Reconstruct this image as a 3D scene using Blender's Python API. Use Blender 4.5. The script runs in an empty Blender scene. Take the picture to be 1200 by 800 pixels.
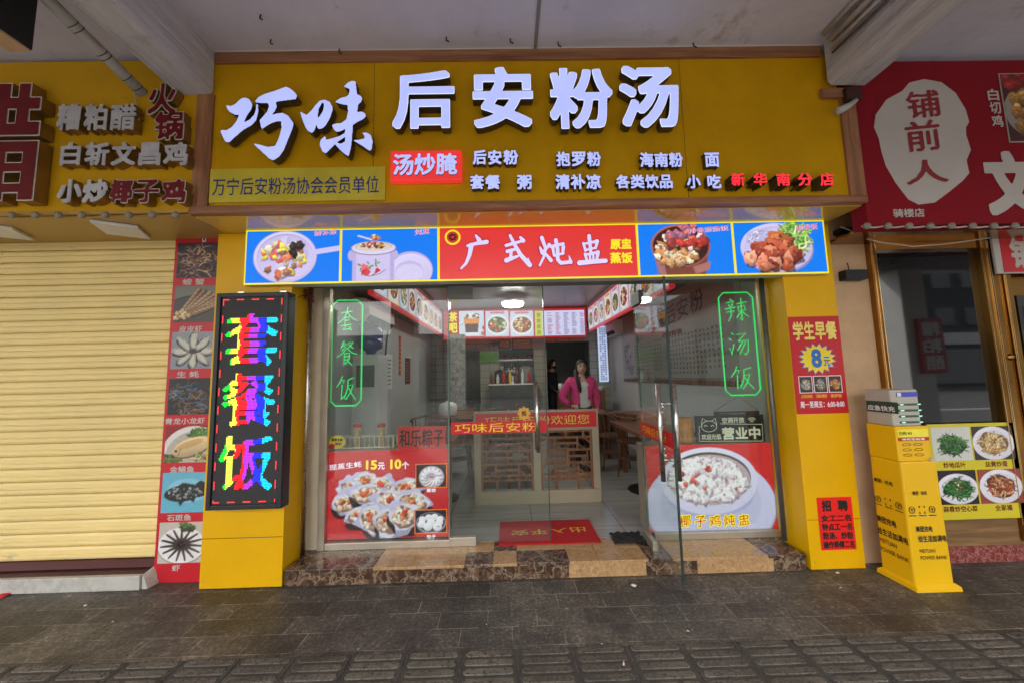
import bpy, bmesh, math, random
import numpy as np
import sys
from mathutils import Vector, Matrix
SC = bpy.context.scene
COL = SC.collection
rnd = random.Random(7)
# ------------------------------------------------------------------ camera, sky, sun, exposure
FPX = 420.0                                   # focal length in px of a 1200 px wide frame
CAM = np.array([0.0, 0.0, 1.5])
def cam_matrix(p, y, r):
    cy, sy, cp, sp, cr, sr = math.cos(y), math.sin(y), math.cos(p), math.sin(p), math.cos(r), math.sin(r)
    Ry = np.array([[cy, -sy, 0], [sy, cy, 0], [0, 0, 1]]); B = np.array([[1, 0, 0], [0, 0, -1], [0, 1, 0.]])
    Rp = np.array([[1, 0, 0], [0, cp, sp], [0, -sp, cp]]); Rr = np.array([[cr, -sr, 0], [sr, cr, 0], [0, 0, 1]])
    return Rr @ Rp @ B @ Ry
CM = cam_matrix(math.radians(5.40), math.radians(0.81), math.radians(-1.357))
cd = bpy.data.cameras.new('camera'); cam = bpy.data.objects.new('camera', cd); COL.objects.link(cam)
m3 = Matrix((CM[0], -CM[1], -CM[2])).transposed()
cam.matrix_world = Matrix.Translation(Vector(CAM)) @ m3.to_4x4()
cd.sensor_width = 36; cd.lens = FPX / 1200 * 36; cd.clip_start = 0.05; cd.clip_end = 500
SC.camera = cam
EXPO = 2.4
EX = 2 ** EXPO
SUN_EL, SUN_AZ = 52, 205
SC.view_settings.view_transform = 'Standard'; SC.view_settings.look = 'None'
SC.view_settings.exposure = EXPO; SC.view_settings.gamma = 1
SC.cycles.use_denoising = True
SC.cycles.max_bounces = 8; SC.cycles.transparent_max_bounces = 16
SC.cycles.sample_clamp_indirect = 4
W = bpy.data.worlds.new('World'); SC.world = W; W.use_nodes = True
nt = W.node_tree; bg = nt.nodes['Background']
sky = nt.nodes.new('ShaderNodeTexSky'); sky.sky_type = 'NISHITA'; sky.sun_disc = False
sky.sun_elevation = math.radians(SUN_EL); sky.sun_rotation = math.radians(SUN_AZ)
sky.air_density = 1.0; sky.dust_density = 4.0; sky.ozone_density = 1.0
hs = nt.nodes.new('ShaderNodeHueSaturation'); hs.inputs['Saturation'].default_value = .35      # hazy bright day
nt.links.new(sky.outputs[0], hs.inputs['Color']); nt.links.new(hs.outputs[0], bg.inputs[0]); bg.inputs[1].default_value = 0.12
sl = bpy.data.lights.new('sun', 'SUN'); sl.energy = 2.4; sl.angle = math.radians(4); sl.color = (1, .95, .88)
sun = bpy.data.objects.new('sun', sl); COL.objects.link(sun)
_d = Vector((math.sin(math.radians(SUN_AZ)) * math.cos(math.radians(SUN_EL)), math.cos(math.radians(SUN_AZ)) * math.cos(math.radians(SUN_EL)), math.sin(math.radians(SUN_EL))))
sun.rotation_euler = _d.to_track_quat('Z', 'Y').to_euler(); sun.location = (0, -6, 30)

def ray(px, py): return CM.T @ np.array([(px - 600) / FPX, (py - 400) / FPX, 1.0])
def P(px, py, y):
    d = ray(px, py); return CAM + d * ((y - CAM[1]) / d[1])
def G(px, py, z):
    d = ray(px, py); return CAM + d * ((z - CAM[2]) / d[2])
def Q(px, py, x):
    d = ray(px, py); return CAM + d * ((x - CAM[0]) / d[0])
def rect(x0, y0, x1, y1, y):
    mx, my = (x0 + x1) / 2, (y0 + y1) / 2
    return P(x0, my, y)[0], P(x1, my, y)[0], P(mx, y1, y)[2], P(mx, y0, y)[2]

# ------------------------------------------------------------------ materials
def lin(c): c = c / 255.0; return c / 12.92 if c <= .04045 else ((c + .055) / 1.055) ** 2.4
def S(r, g, b): return (lin(r), lin(g), lin(b))
MATS = {}
def newmat(name):
    m = bpy.data.materials.new(name); m.use_nodes = True
    return m, m.node_tree, m.node_tree.nodes['Principled BSDF']
def N_(t, kind, **kw):
    n = t.nodes.new(kind)
    for k, v in kw.items():
        if k in n.inputs: n.inputs[k].default_value = v
        else: setattr(n, k, v)
    return n
def coords(t, scale=(1, 1, 1), rot=(0, 0, 0)):
    tc = t.nodes.new('ShaderNodeTexCoord'); mp = t.nodes.new('ShaderNodeMapping')
    mp.inputs['Scale'].default_value = scale; mp.inputs['Rotation'].default_value = rot
    t.links.new(tc.outputs['Object'], mp.inputs[0]); return mp.outputs[0]
def ramp(t, src, stops):
    r = t.nodes.new('ShaderNodeValToRGB'); e = r.color_ramp.elements
    while len(e) < len(stops): e.new(.5)
    for el, (p, c) in zip(e, stops): el.position = p; el.color = (*c, 1)
    t.links.new(src, r.inputs[0]); return r.outputs[0]
def mat(name, col, rough=.5, metal=0, var=.12, vs=3, bump=0, bs=60, spec=.5, emit=None, es=1, coat=0, dirt=None):
    if name in MATS: return MATS[name]
    m, t, b = newmat(name)
    b.inputs['Roughness'].default_value = rough; b.inputs['Metallic'].default_value = metal
    b.inputs['Specular IOR Level'].default_value = spec; b.inputs['Coat Weight'].default_value = coat
    v = coords(t)
    n = N_(t, 'ShaderNodeTexNoise', Scale=vs, Detail=6, Roughness=.62); t.links.new(v, n.inputs['Vector'])
    lo = tuple(c * (1 - var) for c in col); hi = tuple(min(1, c * (1 + var)) for c in col)
    o = ramp(t, n.outputs[0], [(.3, lo), (.7, hi)])
    if dirt:
        n3 = N_(t, 'ShaderNodeTexNoise', Scale=dirt[1], Detail=9, Roughness=.72); t.links.new(v, n3.inputs['Vector'])
        mk = ramp(t, n3.outputs[0], [(dirt[2], (0, 0, 0)), (dirt[2] + .12, (1, 1, 1))])
        mx = N_(t, 'ShaderNodeMix', data_type='RGBA'); t.links.new(mk, mx.inputs[0]); t.links.new(o, mx.inputs[6]); mx.inputs[7].default_value = (*dirt[0], 1); o = mx.outputs[2]
    t.links.new(o, b.inputs['Base Color'])
    rr = N_(t, 'ShaderNodeMapRange'); rr.inputs[3].default_value = max(0, rough - .08); rr.inputs[4].default_value = min(1, rough + .1)
    t.links.new(n.outputs[0], rr.inputs[0]); t.links.new(rr.outputs[0], b.inputs['Roughness'])
    if bump:
        n2 = N_(t, 'ShaderNodeTexNoise', Scale=bs, Detail=5); t.links.new(v, n2.inputs['Vector'])
        bp = N_(t, 'ShaderNodeBump', Strength=bump, Distance=.01); t.links.new(n2.outputs[0], bp.inputs['Height']); t.links.new(bp.outputs[0], b.inputs['Normal'])
    if emit:
        b.inputs['Emission Color'].default_value = (*emit, 1); b.inputs['Emission Strength'].default_value = es / EX
    MATS[name] = m; return m
def glow(name, col, k=1.0, rough=.3):
    """lit acrylic / neon / led: k=1 shows about the given colour at the scene's exposure"""
    if name in MATS: return MATS[name]
    m, t, b = newmat(name)
    b.inputs['Base Color'].default_value = (*[c * .35 for c in col], 1); b.inputs['Roughness'].default_value = rough
    v = coords(t); n = N_(t, 'ShaderNodeTexNoise', Scale=6.0, Detail=2); t.links.new(v, n.inputs['Vector'])
    o = ramp(t, n.outputs[0], [(.3, tuple(c * .9 for c in col)), (.7, col)])
    t.links.new(o, b.inputs['Emission Color']); b.inputs['Emission Strength'].default_value = k / EX
    MATS[name] = m; return m
def picmat(name, mode, k=1.0, rough=.35):
    """printed picture: reads the print colours of the sheet; backlit sheets give off light"""
    if name in MATS: return MATS[name]
    m, t, b = newmat(name)
    a = t.nodes.new('ShaderNodeAttribute'); a.attribute_name = 'Col'
    b.inputs['Roughness'].default_value = rough
    if mode == 'print': t.links.new(a.outputs[0], b.inputs['Base Color'])
    else:
        b.inputs['Base Color'].default_value = (.02, .02, .02, 1); b.inputs['Specular IOR Level'].default_value = .15
        t.links.new(a.outputs[0], b.inputs['Emission Color']); b.inputs['Emission Strength'].default_value = k / EX
    MATS[name] = m; return m
def marble(name, stops, scale=14, rough=.2, vein=None):
    m, t, b = newmat(name); v = coords(t)
    n = N_(t, 'ShaderNodeTexNoise', Scale=scale, Detail=9, Roughness=.68, Distortion=1.6); t.links.new(v, n.inputs['Vector'])
    o = ramp(t, n.outputs[0], stops)
    if vein:
        vo = N_(t, 'ShaderNodeTexVoronoi', Scale=scale * .8, feature='DISTANCE_TO_EDGE'); 
        ad = N_(t, 'ShaderNodeMix', data_type='VECTOR'); ad.inputs[0].default_value = .12; t.links.new(v, ad.inputs[4]); t.links.new(n.outputs[1], ad.inputs[5]); t.links.new(ad.outputs[1], vo.inputs['Vector'])
        mk = ramp(t, vo.outputs[0], [(.0, (1, 1, 1)), (.05, (0, 0, 0))])
        mx = N_(t, 'ShaderNodeMix', data_type='RGBA'); t.links.new(mk, mx.inputs[0]); t.links.new(o, mx.inputs[6]); mx.inputs[7].default_value = (*vein, 1); o = mx.outputs[2]
    t.links.new(o, b.inputs['Base Color']); b.inputs['Roughness'].default_value = rough
    return m
def wood(name, c0, c1, axis=0, rough=.45, sc=1.0):
    m, t, b = newmat(name); s = [26 * sc, 26 * sc, 26 * sc]; s[axis] = 1.6 * sc
    v = coords(t, tuple(s)); n = N_(t, 'ShaderNodeTexNoise', Scale=1.0, Detail=7, Roughness=.6, Distortion=.8); t.links.new(v, n.inputs['Vector'])
    o = ramp(t, n.outputs[0], [(.32, c0), (.68, c1)]); t.links.new(o, b.inputs['Base Color']); b.inputs['Roughness'].default_value = rough
    bp = N_(t, 'ShaderNodeBump', Strength=.15, Distance=.004); t.links.new(n.outputs[0], bp.inputs['Height']); t.links.new(bp.outputs[0], b.inputs['Normal'])
    return m
def glass(name, tint=(.9, .93, .91), ior=1.5, haze=.0):
    m, t, b = newmat(name); out = t.nodes['Material Output']; t.nodes.remove(b)
    tr = N_(t, 'ShaderNodeBsdfTransparent'); tr.inputs[0].default_value = (*tint, 1)
    gl = N_(t, 'ShaderNodeBsdfGlossy'); gl.inputs['Roughness'].default_value = .01; gl.inputs[0].default_value = (.95, .97, .96, 1)
    lw = N_(t, 'ShaderNodeLayerWeight', Blend=.5); pw = N_(t, 'ShaderNodeMath', operation='POWER'); pw.inputs[1].default_value = 5; t.links.new(lw.outputs['Facing'], pw.inputs[0])
    f0 = ((ior - 1) / (ior + 1)) ** 2; fr = N_(t, 'ShaderNodeMapRange'); fr.inputs[3].default_value = f0; fr.inputs[4].default_value = 1; t.links.new(pw.outputs[0], fr.inputs[0])
    mx = t.nodes.new('ShaderNodeMixShader'); t.links.new(fr.outputs[0], mx.inputs[0]); t.links.new(tr.outputs[0], mx.inputs[1]); t.links.new(gl.outputs[0], mx.inputs[2])
    if haze:                                  # thin film of dust on the pane
        df = N_(t, 'ShaderNodeBsdfDiffuse'); df.inputs[0].default_value = (.55, .55, .5, 1)
        n = N_(t, 'ShaderNodeTexNoise', Scale=2.5, Detail=6); v = coords(t); t.links.new(v, n.inputs['Vector'])
        mr = N_(t, 'ShaderNodeMapRange'); mr.inputs[3].default_value = haze * .4; mr.inputs[4].default_value = haze * 1.6; t.links.new(n.outputs[0], mr.inputs[0])
        m2 = t.nodes.new('ShaderNodeMixShader'); t.links.new(mr.outputs[0], m2.inputs[0]); t.links.new(mx.outputs[0], m2.inputs[1]); t.links.new(df.outputs[0], m2.inputs[2]); mx = m2
    t.links.new(mx.outputs[0], out.inputs[0]); return m

# ------------------------------------------------------------------ mesh builder, things and parts
class MB:
    def __init__(s): s.v = []; s.f = []; s.m = []
    def add(s, vs, fs, mi=0):
        o = len(s.v); s.v += [tuple(map(float, p)) for p in vs]; s.f += [tuple(i + o for i in f) for f in fs]; s.m += [mi] * len(fs); return s
    def box(s, x0, x1, y0, y1, z0, z1, mi=0):
        v = [(x, y, z) for z in (z0, z1) for y in (y0, y1) for x in (x0, x1)]
        return s.add(v, [(0, 2, 3, 1), (4, 5, 7, 6), (0, 1, 5, 4), (1, 3, 7, 5), (3, 2, 6, 7), (2, 0, 4, 6)], mi)
    def quad(s, a, b, c, d, mi=0): return s.add([a, b, c, d], [(0, 1, 2, 3)], mi)
    def obox(s, o, U, V, Nn, u0, u1, v0, v1, n0, n1, mi=0):
        o, U, V, Nn = map(np.array, (o, U, V, Nn))
        v = [o + U * u + V * w + Nn * n for n in (n0, n1) for w in (v0, v1) for u in (u0, u1)]
        return s.add(v, [(0, 2, 3, 1), (4, 5, 7, 6), (0, 1, 5, 4), (1, 3, 7, 5), (3, 2, 6, 7), (2, 0, 4, 6)], mi)
    def tube(s, pts, r, n=8, mi=0, closed=False, cap=True):
        pts = [Vector(p) for p in pts]; k = len(pts); rings = []
        rs = r if isinstance(r, (list, tuple)) else [r] * k
        up = None
        for i in range(k):
            if closed: t = pts[(i + 1) % k] - pts[i - 1]
            else: t = pts[min(i + 1, k - 1)] - pts[max(i - 1, 0)]
            t = t.normalized() if t.length > 1e-9 else Vector((0, 0, 1))
            if up is None: up = t.orthogonal().normalized()
            up = (up - t * up.dot(t)); up = up.normalized() if up.length > 1e-6 else t.orthogonal().normalized()
            w = t.cross(up)
            rings.append([pts[i] + (up * math.cos(a) + w * math.sin(a)) * rs[i] for a in [2 * math.pi * j / n for j in range(n)]])
        fs = []
        for i in range(k if closed else k - 1):
            for j in range(n): fs.append((i * n + j, i * n + (j + 1) % n, ((i + 1) % k) * n + (j + 1) % n, ((i + 1) % k) * n + j))
        if cap and not closed: fs += [tuple(range(n))[::-1], tuple(range((k - 1) * n, k * n))]
        return s.add([p for q in rings for p in q], fs, mi)
    def lathe(s, c, prof, n=20, mi=0, axis='z'):
        vs = []
        for r, h in prof:
            for j in range(n):
                a = 2 * math.pi * j / n; p = (r * math.cos(a), r * math.sin(a), h)
                if axis == 'y': p = (p[0], p[2], p[1])
                if axis == 'x': p = (p[2], p[0], p[1])
                vs.append((c[0] + p[0], c[1] + p[1], c[2] + p[2]))
        k = len(prof); fs = [(i * n + j, i * n + (j + 1) % n, (i + 1) * n + (j + 1) % n, (i + 1) * n + j) for i in range(k - 1) for j in range(n)]
        fs += [tuple(range(n))[::-1], tuple(range((k - 1) * n, k * n))]
        return s.add(vs, fs, mi)
    def ball(s, c, rx, ry=None, rz=None, n=14, mi=0):
        ry = ry or rx; rz = rz or rx; k = n // 2 + 1; o = []
        for i in range(k):
            a = math.pi * i / (k - 1)
            for j in range(n):
                b = 2 * math.pi * j / n; o.append((c[0] + rx * max(math.sin(a), .02) * math.cos(b), c[1] + ry * max(math.sin(a), .02) * math.sin(b), c[2] - rz * math.cos(a)))
        return s.add(o, [(i * n + j, i * n + (j + 1) % n, (i + 1) * n + (j + 1) % n, (i + 1) * n + j) for i in range(k - 1) for j in range(n)], mi)
def link_mesh(name, vs, fs, mi, mats, parent=None, smooth=False, bevel=0, cols=None):
    vs = np.array(vs, float)
    if parent is not None: base = np.array(parent['_w'])
    else:
        lo, hi = vs.min(0), vs.max(0); base = np.array([(lo[0] + hi[0]) / 2, (lo[1] + hi[1]) / 2, lo[2]])
    me = bpy.data.meshes.new(name); me.from_pydata((vs - base).tolist(), [], fs)
    for m in mats: me.materials.append(m)
    if mi is not None and len(mats) > 1: me.polygons.foreach_set('material_index', np.array(mi, np.int32))
    if smooth: me.polygons.foreach_set('use_smooth', np.ones(len(fs), bool))
    if cols is not None:
        a = me.color_attributes.new('Col', 'FLOAT_COLOR', 'POINT'); c = np.ones((len(vs), 4), np.float32); c[:, :3] = cols; a.data.foreach_set('color', c.ravel())
    o = bpy.data.objects.new(name, me); COL.objects.link(o)
    if parent is not None: o.parent = parent; o['_w'] = list(base)
    else: o.location = base; o['_w'] = list(base)
    if bevel:
        b = o.modifiers.new('bevel', 'BEVEL'); b.width = bevel; b.segments = 2; b.limit_method = 'ANGLE'; b.angle_limit = math.radians(40)
    if smooth and bevel == 0:
        pass
    return o
# a part's mesh is stored relative to its thing's base, so its parent-space origin is the thing's base
def part(name, mb, mats, parent, smooth=False, bevel=0, label=None):
    o = link_mesh(name, mb.v, mb.f, mb.m, mats if isinstance(mats, (list, tuple)) else [mats], parent, smooth, bevel)
    if label: o['label'] = label
    return o
def tag(o, label=None, cat=None, group=None, kind=None):
    if label: o['label'] = label
    if cat: o['category'] = cat
    if group: o['group'] = group
    if kind: o['kind'] = kind
    return o
def thing(name, label, cat, loc, group=None):
    o = bpy.data.objects.new(name, None); COL.objects.link(o); o.location = tuple(map(float, loc)); o['_w'] = [float(q) for q in loc]; o.empty_display_size = .1
    return tag(o, label, cat, group)
def solo(name, mb, mats, label, cat, group=None, smooth=False, bevel=0):
    return tag(link_mesh(name, mb.v, mb.f, mb.m, mats if isinstance(mats, (list, tuple)) else [mats], None, smooth, bevel), label, cat, group)
def structure(name, mb, mats, smooth=False, bevel=0):
    return tag(link_mesh(name, mb.v, mb.f, mb.m, mats if isinstance(mats, (list, tuple)) else [mats], None, smooth, bevel), kind='structure')
def copy_thing(o, loc, label=None, rotz=None):
    c = o.copy(); COL.objects.link(c); c.location = loc
    if rotz is not None: c.rotation_euler = (0, 0, rotz)
    if label: c['label'] = label
    for ch in list(o.children):
        d = ch.copy(); COL.objects.link(d); d.parent = c
        for g in list(ch.children): e = g.copy(); COL.objects.link(e); e.parent = d
    return c

# ------------------------------------------------------------------ lettering: glyph outlines -> field -> mesh
_gl = {}
def glyph_field(s, N):
    if (s, N) in _gl: return _gl[(s, N)]
    cu = bpy.data.curves.new('t', 'FONT'); cu.body = s; cu.size = 1; cu.fill_mode = 'FRONT'; cu.resolution_u = 4
    ob = bpy.data.objects.new('t', cu); me = bpy.data.meshes.new_from_object(ob)
    nv = len(me.vertices); co = np.zeros(nv * 3, np.float32); me.vertices.foreach_get('co', co); co = co.reshape(-1, 3)[:, :2]
    me.calc_loop_triangles(); tr = np.zeros(len(me.loop_triangles) * 3, np.int32); me.loop_triangles.foreach_get('vertices', tr); tr = tr.reshape(-1, 3)
    bpy.data.meshes.remove(me); bpy.data.objects.remove(ob); bpy.data.curves.remove(cu)
    pad = 14; lo = co.min(0); hi = co.max(0); SS = 2
    w = int((hi[0] - lo[0]) * N * SS) + 2 * pad * SS; h = int((hi[1] - lo[1]) * N * SS) + 2 * pad * SS
    F = np.zeros((h, w), np.float32); q = (co - lo) * N * SS + pad * SS
    for a, b, c in tr:
        A, B, Cc = q[a], q[b], q[c]
        x0, x1 = int(min(A[0], B[0], Cc[0])), int(max(A[0], B[0], Cc[0])) + 2; y0, y1 = int(min(A[1], B[1], Cc[1])), int(max(A[1], B[1], Cc[1])) + 2
        X, Y = np.meshgrid(np.arange(x0, x1) + .5, np.arange(y0, y1) + .5)
        d1 = (B[0] - A[0]) * (Y - A[1]) - (B[1] - A[1]) * (X - A[0]); d2 = (Cc[0] - B[0]) * (Y - B[1]) - (Cc[1] - B[1]) * (X - B[0]); d3 = (A[0] - Cc[0]) * (Y - Cc[1]) - (A[1] - Cc[1]) * (X - Cc[0])
        ins = ((d1 >= 0) & (d2 >= 0) & (d3 >= 0)) | ((d1 <= 0) & (d2 <= 0) & (d3 <= 0))
        sub = F[y0:y1, x0:x1]; sub[ins[:sub.shape[0], :sub.shape[1]]] = 1
    h2, w2 = h // 2 * 2, w // 2 * 2
    F = F[:h2, :w2].reshape(h2 // 2, 2, w2 // 2, 2).mean((1, 3))
    _gl[(s, N)] = F; return F
def shift(F, dy, dx):
    o = np.zeros_like(F); h, w = F.shape
    o[max(dy, 0):h + min(dy, 0), max(dx, 0):w + min(dx, 0)] = F[max(-dy, 0):h + min(-dy, 0), max(-dx, 0):w + min(-dx, 0)]; return o
def dilate(F, r, nib='round', ang=35, asp=.45):
    if r <= 0: return F
    R_ = int(math.ceil(r)); O = F.copy(); ca, sa = math.cos(math.radians(ang)), math.sin(math.radians(ang))
    for dy in range(-R_, R_ + 1):
        for dx in range(-R_, R_ + 1):
            if nib == 'square': w = min(max(r + 1 - max(abs(dx), abs(dy)), 0), 1)
            elif nib == 'round': w = min(max(r + .7 - math.hypot(dx, dy), 0), 1)
            else:
                u, v = dx * ca + dy * sa, -dx * sa + dy * ca; w = min(max((1.15 - math.hypot(u / r, v / (r * asp))) * r, 0), 1)
            if w > 0 and (dx or dy): O = np.maximum(O, shift(F, dy, dx) * w)
    return O
def blur(F, n=1):
    for _ in range(n):
        G_ = np.pad(F, 1); F = (G_[1:-1, :-2] + 2 * G_[1:-1, 1:-1] + G_[1:-1, 2:]) / 4
        G_ = np.pad(F, 1); F = (G_[:-2, 1:-1] + 2 * G_[1:-1, 1:-1] + G_[2:, 1:-1]) / 4
    return F
def slant(F, k):                              # brush slope: verticals kept, strokes rise to the right
    if not k: return F
    h, w = F.shape; p = int(abs(k) * w) + 2; O = np.zeros((h + 2 * p, w), np.float32)
    for x in range(w):
        d = p + int(round(k * (x - w / 2))); O[d:d + h, x] = F[:, x]
    return O
def field_mesh(F, t=.5):
    """marching squares: 2D verts (px), faces, boundary segments"""
    ys, xs = np.where(F > t)
    if len(ys) == 0: return [], [], [], (0, 1, 0, 1)
    bb = (xs.min() - .5, xs.max() + .5, ys.min() - .5, ys.max() + .5)
    I = F > t; code = I[:-1, :-1] * 1 + I[:-1, 1:] * 2 + I[1:, 1:] * 4 + I[1:, :-1] * 8
    V, Fs, E, idx = [], [], [], {}
    def vid(key, x, y):
        i = idx.get(key)
        if i is None: i = len(V); idx[key] = i; V.append((x, y))
        return i
    def corner(y, x): return vid((y, x), x, y)
    def edge(y0, x0, y1, x1):
        k = (y0, x0, y1, x1); i = idx.get(k)
        if i is not None: return i
        a, b = F[y0, x0], F[y1, x1]; w = float((t - a) / (b - a)); w = min(max(w, .02), .98); i = len(V); idx[k] = i; V.append((x0 + (x1 - x0) * w, y0 + (y1 - y0) * w)); return i
    H, Wd = code.shape
    for y in range(H):
        row = code[y]; nz = np.nonzero(row)[0]; run = None; last = -5
        for x in nz:
            c = row[x]
            if c == 15:
                if run is None: run = x
                elif last != x - 1:
                    Fs.append((corner(y, run), corner(y, last + 1), corner(y + 1, last + 1), corner(y + 1, run))); run = x
                last = x; continue
            if run is not None: Fs.append((corner(y, run), corner(y, last + 1), corner(y + 1, last + 1), corner(y + 1, run))); run = None
            ring = []; cs = [(y, x, 1), (y, x + 1, 2), (y + 1, x + 1, 4), (y + 1, x, 8)]
            for j in range(4):
                a, b = cs[j], cs[(j + 1) % 4]; ia, ib = bool(c & a[2]), bool(c & b[2])
                if ia: ring.append((corner(a[0], a[1]), 0))
                if ia != ib:
                    k = (a, b) if (a[0], a[1]) < (b[0], b[1]) else (b, a); ring.append((edge(k[0][0], k[0][1], k[1][0], k[1][1]), 1))
            Fs.append(tuple(i for i, _ in ring)); n = len(ring)
            for j in range(n):
                if ring[j][1] and ring[(j + 1) % n][1]: E.append((ring[j][0], ring[(j + 1) % n][0]))
        if run is not None: Fs.append((corner(y, run), corner(y, last + 1), corner(y + 1, last + 1), corner(y + 1, run)))
    return V, Fs, E, bb
def field_part(name, F, frame, r, mats, parent, depth=0, lift=0, trim=None, hang=0):
    """frame=(O,U,V): a plane; r=(u0,u1,v0,v1) the ink box on it. mats=[face, side]; trim=(rim material, width px)"""
    O, U, V = (np.array(q, float) for q in frame); Nn = np.cross(U, V)
    Vx, Fs, E, bb = field_mesh(F)
    if not Vx: return None
    vs2 = np.array(Vx); u = r[0] + (vs2[:, 0] - bb[0]) / (bb[1] - bb[0]) * (r[1] - r[0]); v = r[2] + (vs2[:, 1] - bb[2]) / (bb[3] - bb[2]) * (r[3] - r[2])
    at = lambda n: O + u[:, None] * U + v[:, None] * V + n * Nn
    vs = at(lift); fs = list(Fs); mi = [0] * len(fs); k = len(vs)
    if depth:
        vs = np.vstack([vs, at(lift), at(lift - depth)])
        for a, b in E: fs.append((k + b, k + a, 2 * k + a, 2 * k + b)); mi.append(1)
        for f in Fs: fs.append(tuple(2 * k + i for i in reversed(f))); mi.append(1)
    ms = list(mats)
    if trim:
        bx = field_mesh(trim[1]); V2 = np.array(bx[0])
        u = r[0] + (V2[:, 0] - bb[0]) / (bb[1] - bb[0]) * (r[1] - r[0]); v = r[2] + (V2[:, 1] - bb[2]) / (bb[3] - bb[2]) * (r[3] - r[2])
        o = len(vs); vs = np.vstack([vs, at(lift + .003)]); fs += [tuple(i + o for i in f) for f in bx[1]]; mi += [len(ms)] * len(bx[1]); ms.append(trim[0])
    return link_mesh(name, vs, fs, mi, ms, parent)
def text(name, s, frame, r, mats, parent, bold=.0, nib='round', slope=0, N=56, depth=0, lift=.001, vertical=False, trim=None, sm=1):
    if not isinstance(mats, (list, tuple)): mats = [mats]
    if vertical:
        n = len(s); h = (r[3] - r[2]) / (n - .12)
        mbs = []
        for i, c in enumerate(s):
            if c == ' ': continue
            top = r[3] - i * h
            mbs.append(text(name, c, frame, (r[0], r[1], top - h * .88, top), mats, parent, bold, nib, slope, N, depth, lift, sm=sm))
        for o in mbs: o.name = 'letter'
        return mbs[0]
    F = slant(glyph_field(s, N), slope); F = blur(dilate(F, bold * N, nib), sm)
    tr = None
    if trim: tr = (trim[0], np.clip(1 - dilate(1 - F, trim[1] * N), 0, 1))
    return field_part(name, F, frame, r, mats, parent, depth, lift, tr)
FR = lambda y: ((0, y, 0), (1, 0, 0), (0, 0, 1))
def ptext(name, s, px, y, mats, parent, **kw): return text(name, s, FR(y), rect(*px, y), mats, parent, **kw)
def stroke_field(strokes, w, h):
    """brush strokes [(pts, w0, w1)] in px, y down -> field (row 0 at bottom)"""
    F = np.zeros((h, w), np.float32); Y, X = np.mgrid[0:h, 0:w].astype(np.float32)
    for pts, w0, w1 in strokes:
        pts = np.array(pts, float); k = len(pts) - 1
        for i in range(k):
            a, b = pts[i], pts[i + 1]; d = b - a; L = max((d ** 2).sum(), 1e-6); t = np.clip(((X - a[0]) * d[0] + (Y - a[1]) * d[1]) / L, 0, 1)
            dist = np.hypot(X - a[0] - t * d[0], Y - a[1] - t * d[1]); wd = w0 + (w1 - w0) * ((i + t) / k)
            F = np.maximum(F, np.clip(wd / 2 - dist + .5, 0, 1))
    return F[::-1].copy()
def poly_field(polys, w, h):
    Y, X = np.mgrid[0:h, 0:w].astype(np.float32); F = np.zeros((h, w), bool)
    for p in polys:
        I = np.zeros((h, w), bool); n = len(p)
        for i in range(n):
            (xa, ya), (xb, yb) = p[i], p[(i + 1) % n]
            if ya == yb: continue
            c = (ya > Y) != (yb > Y); I ^= c & (X < (xb - xa) * (Y - ya) / (yb - ya) + xa)
        F ^= I
    return blur(F.astype(np.float32), 2)[::-1].copy()

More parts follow.
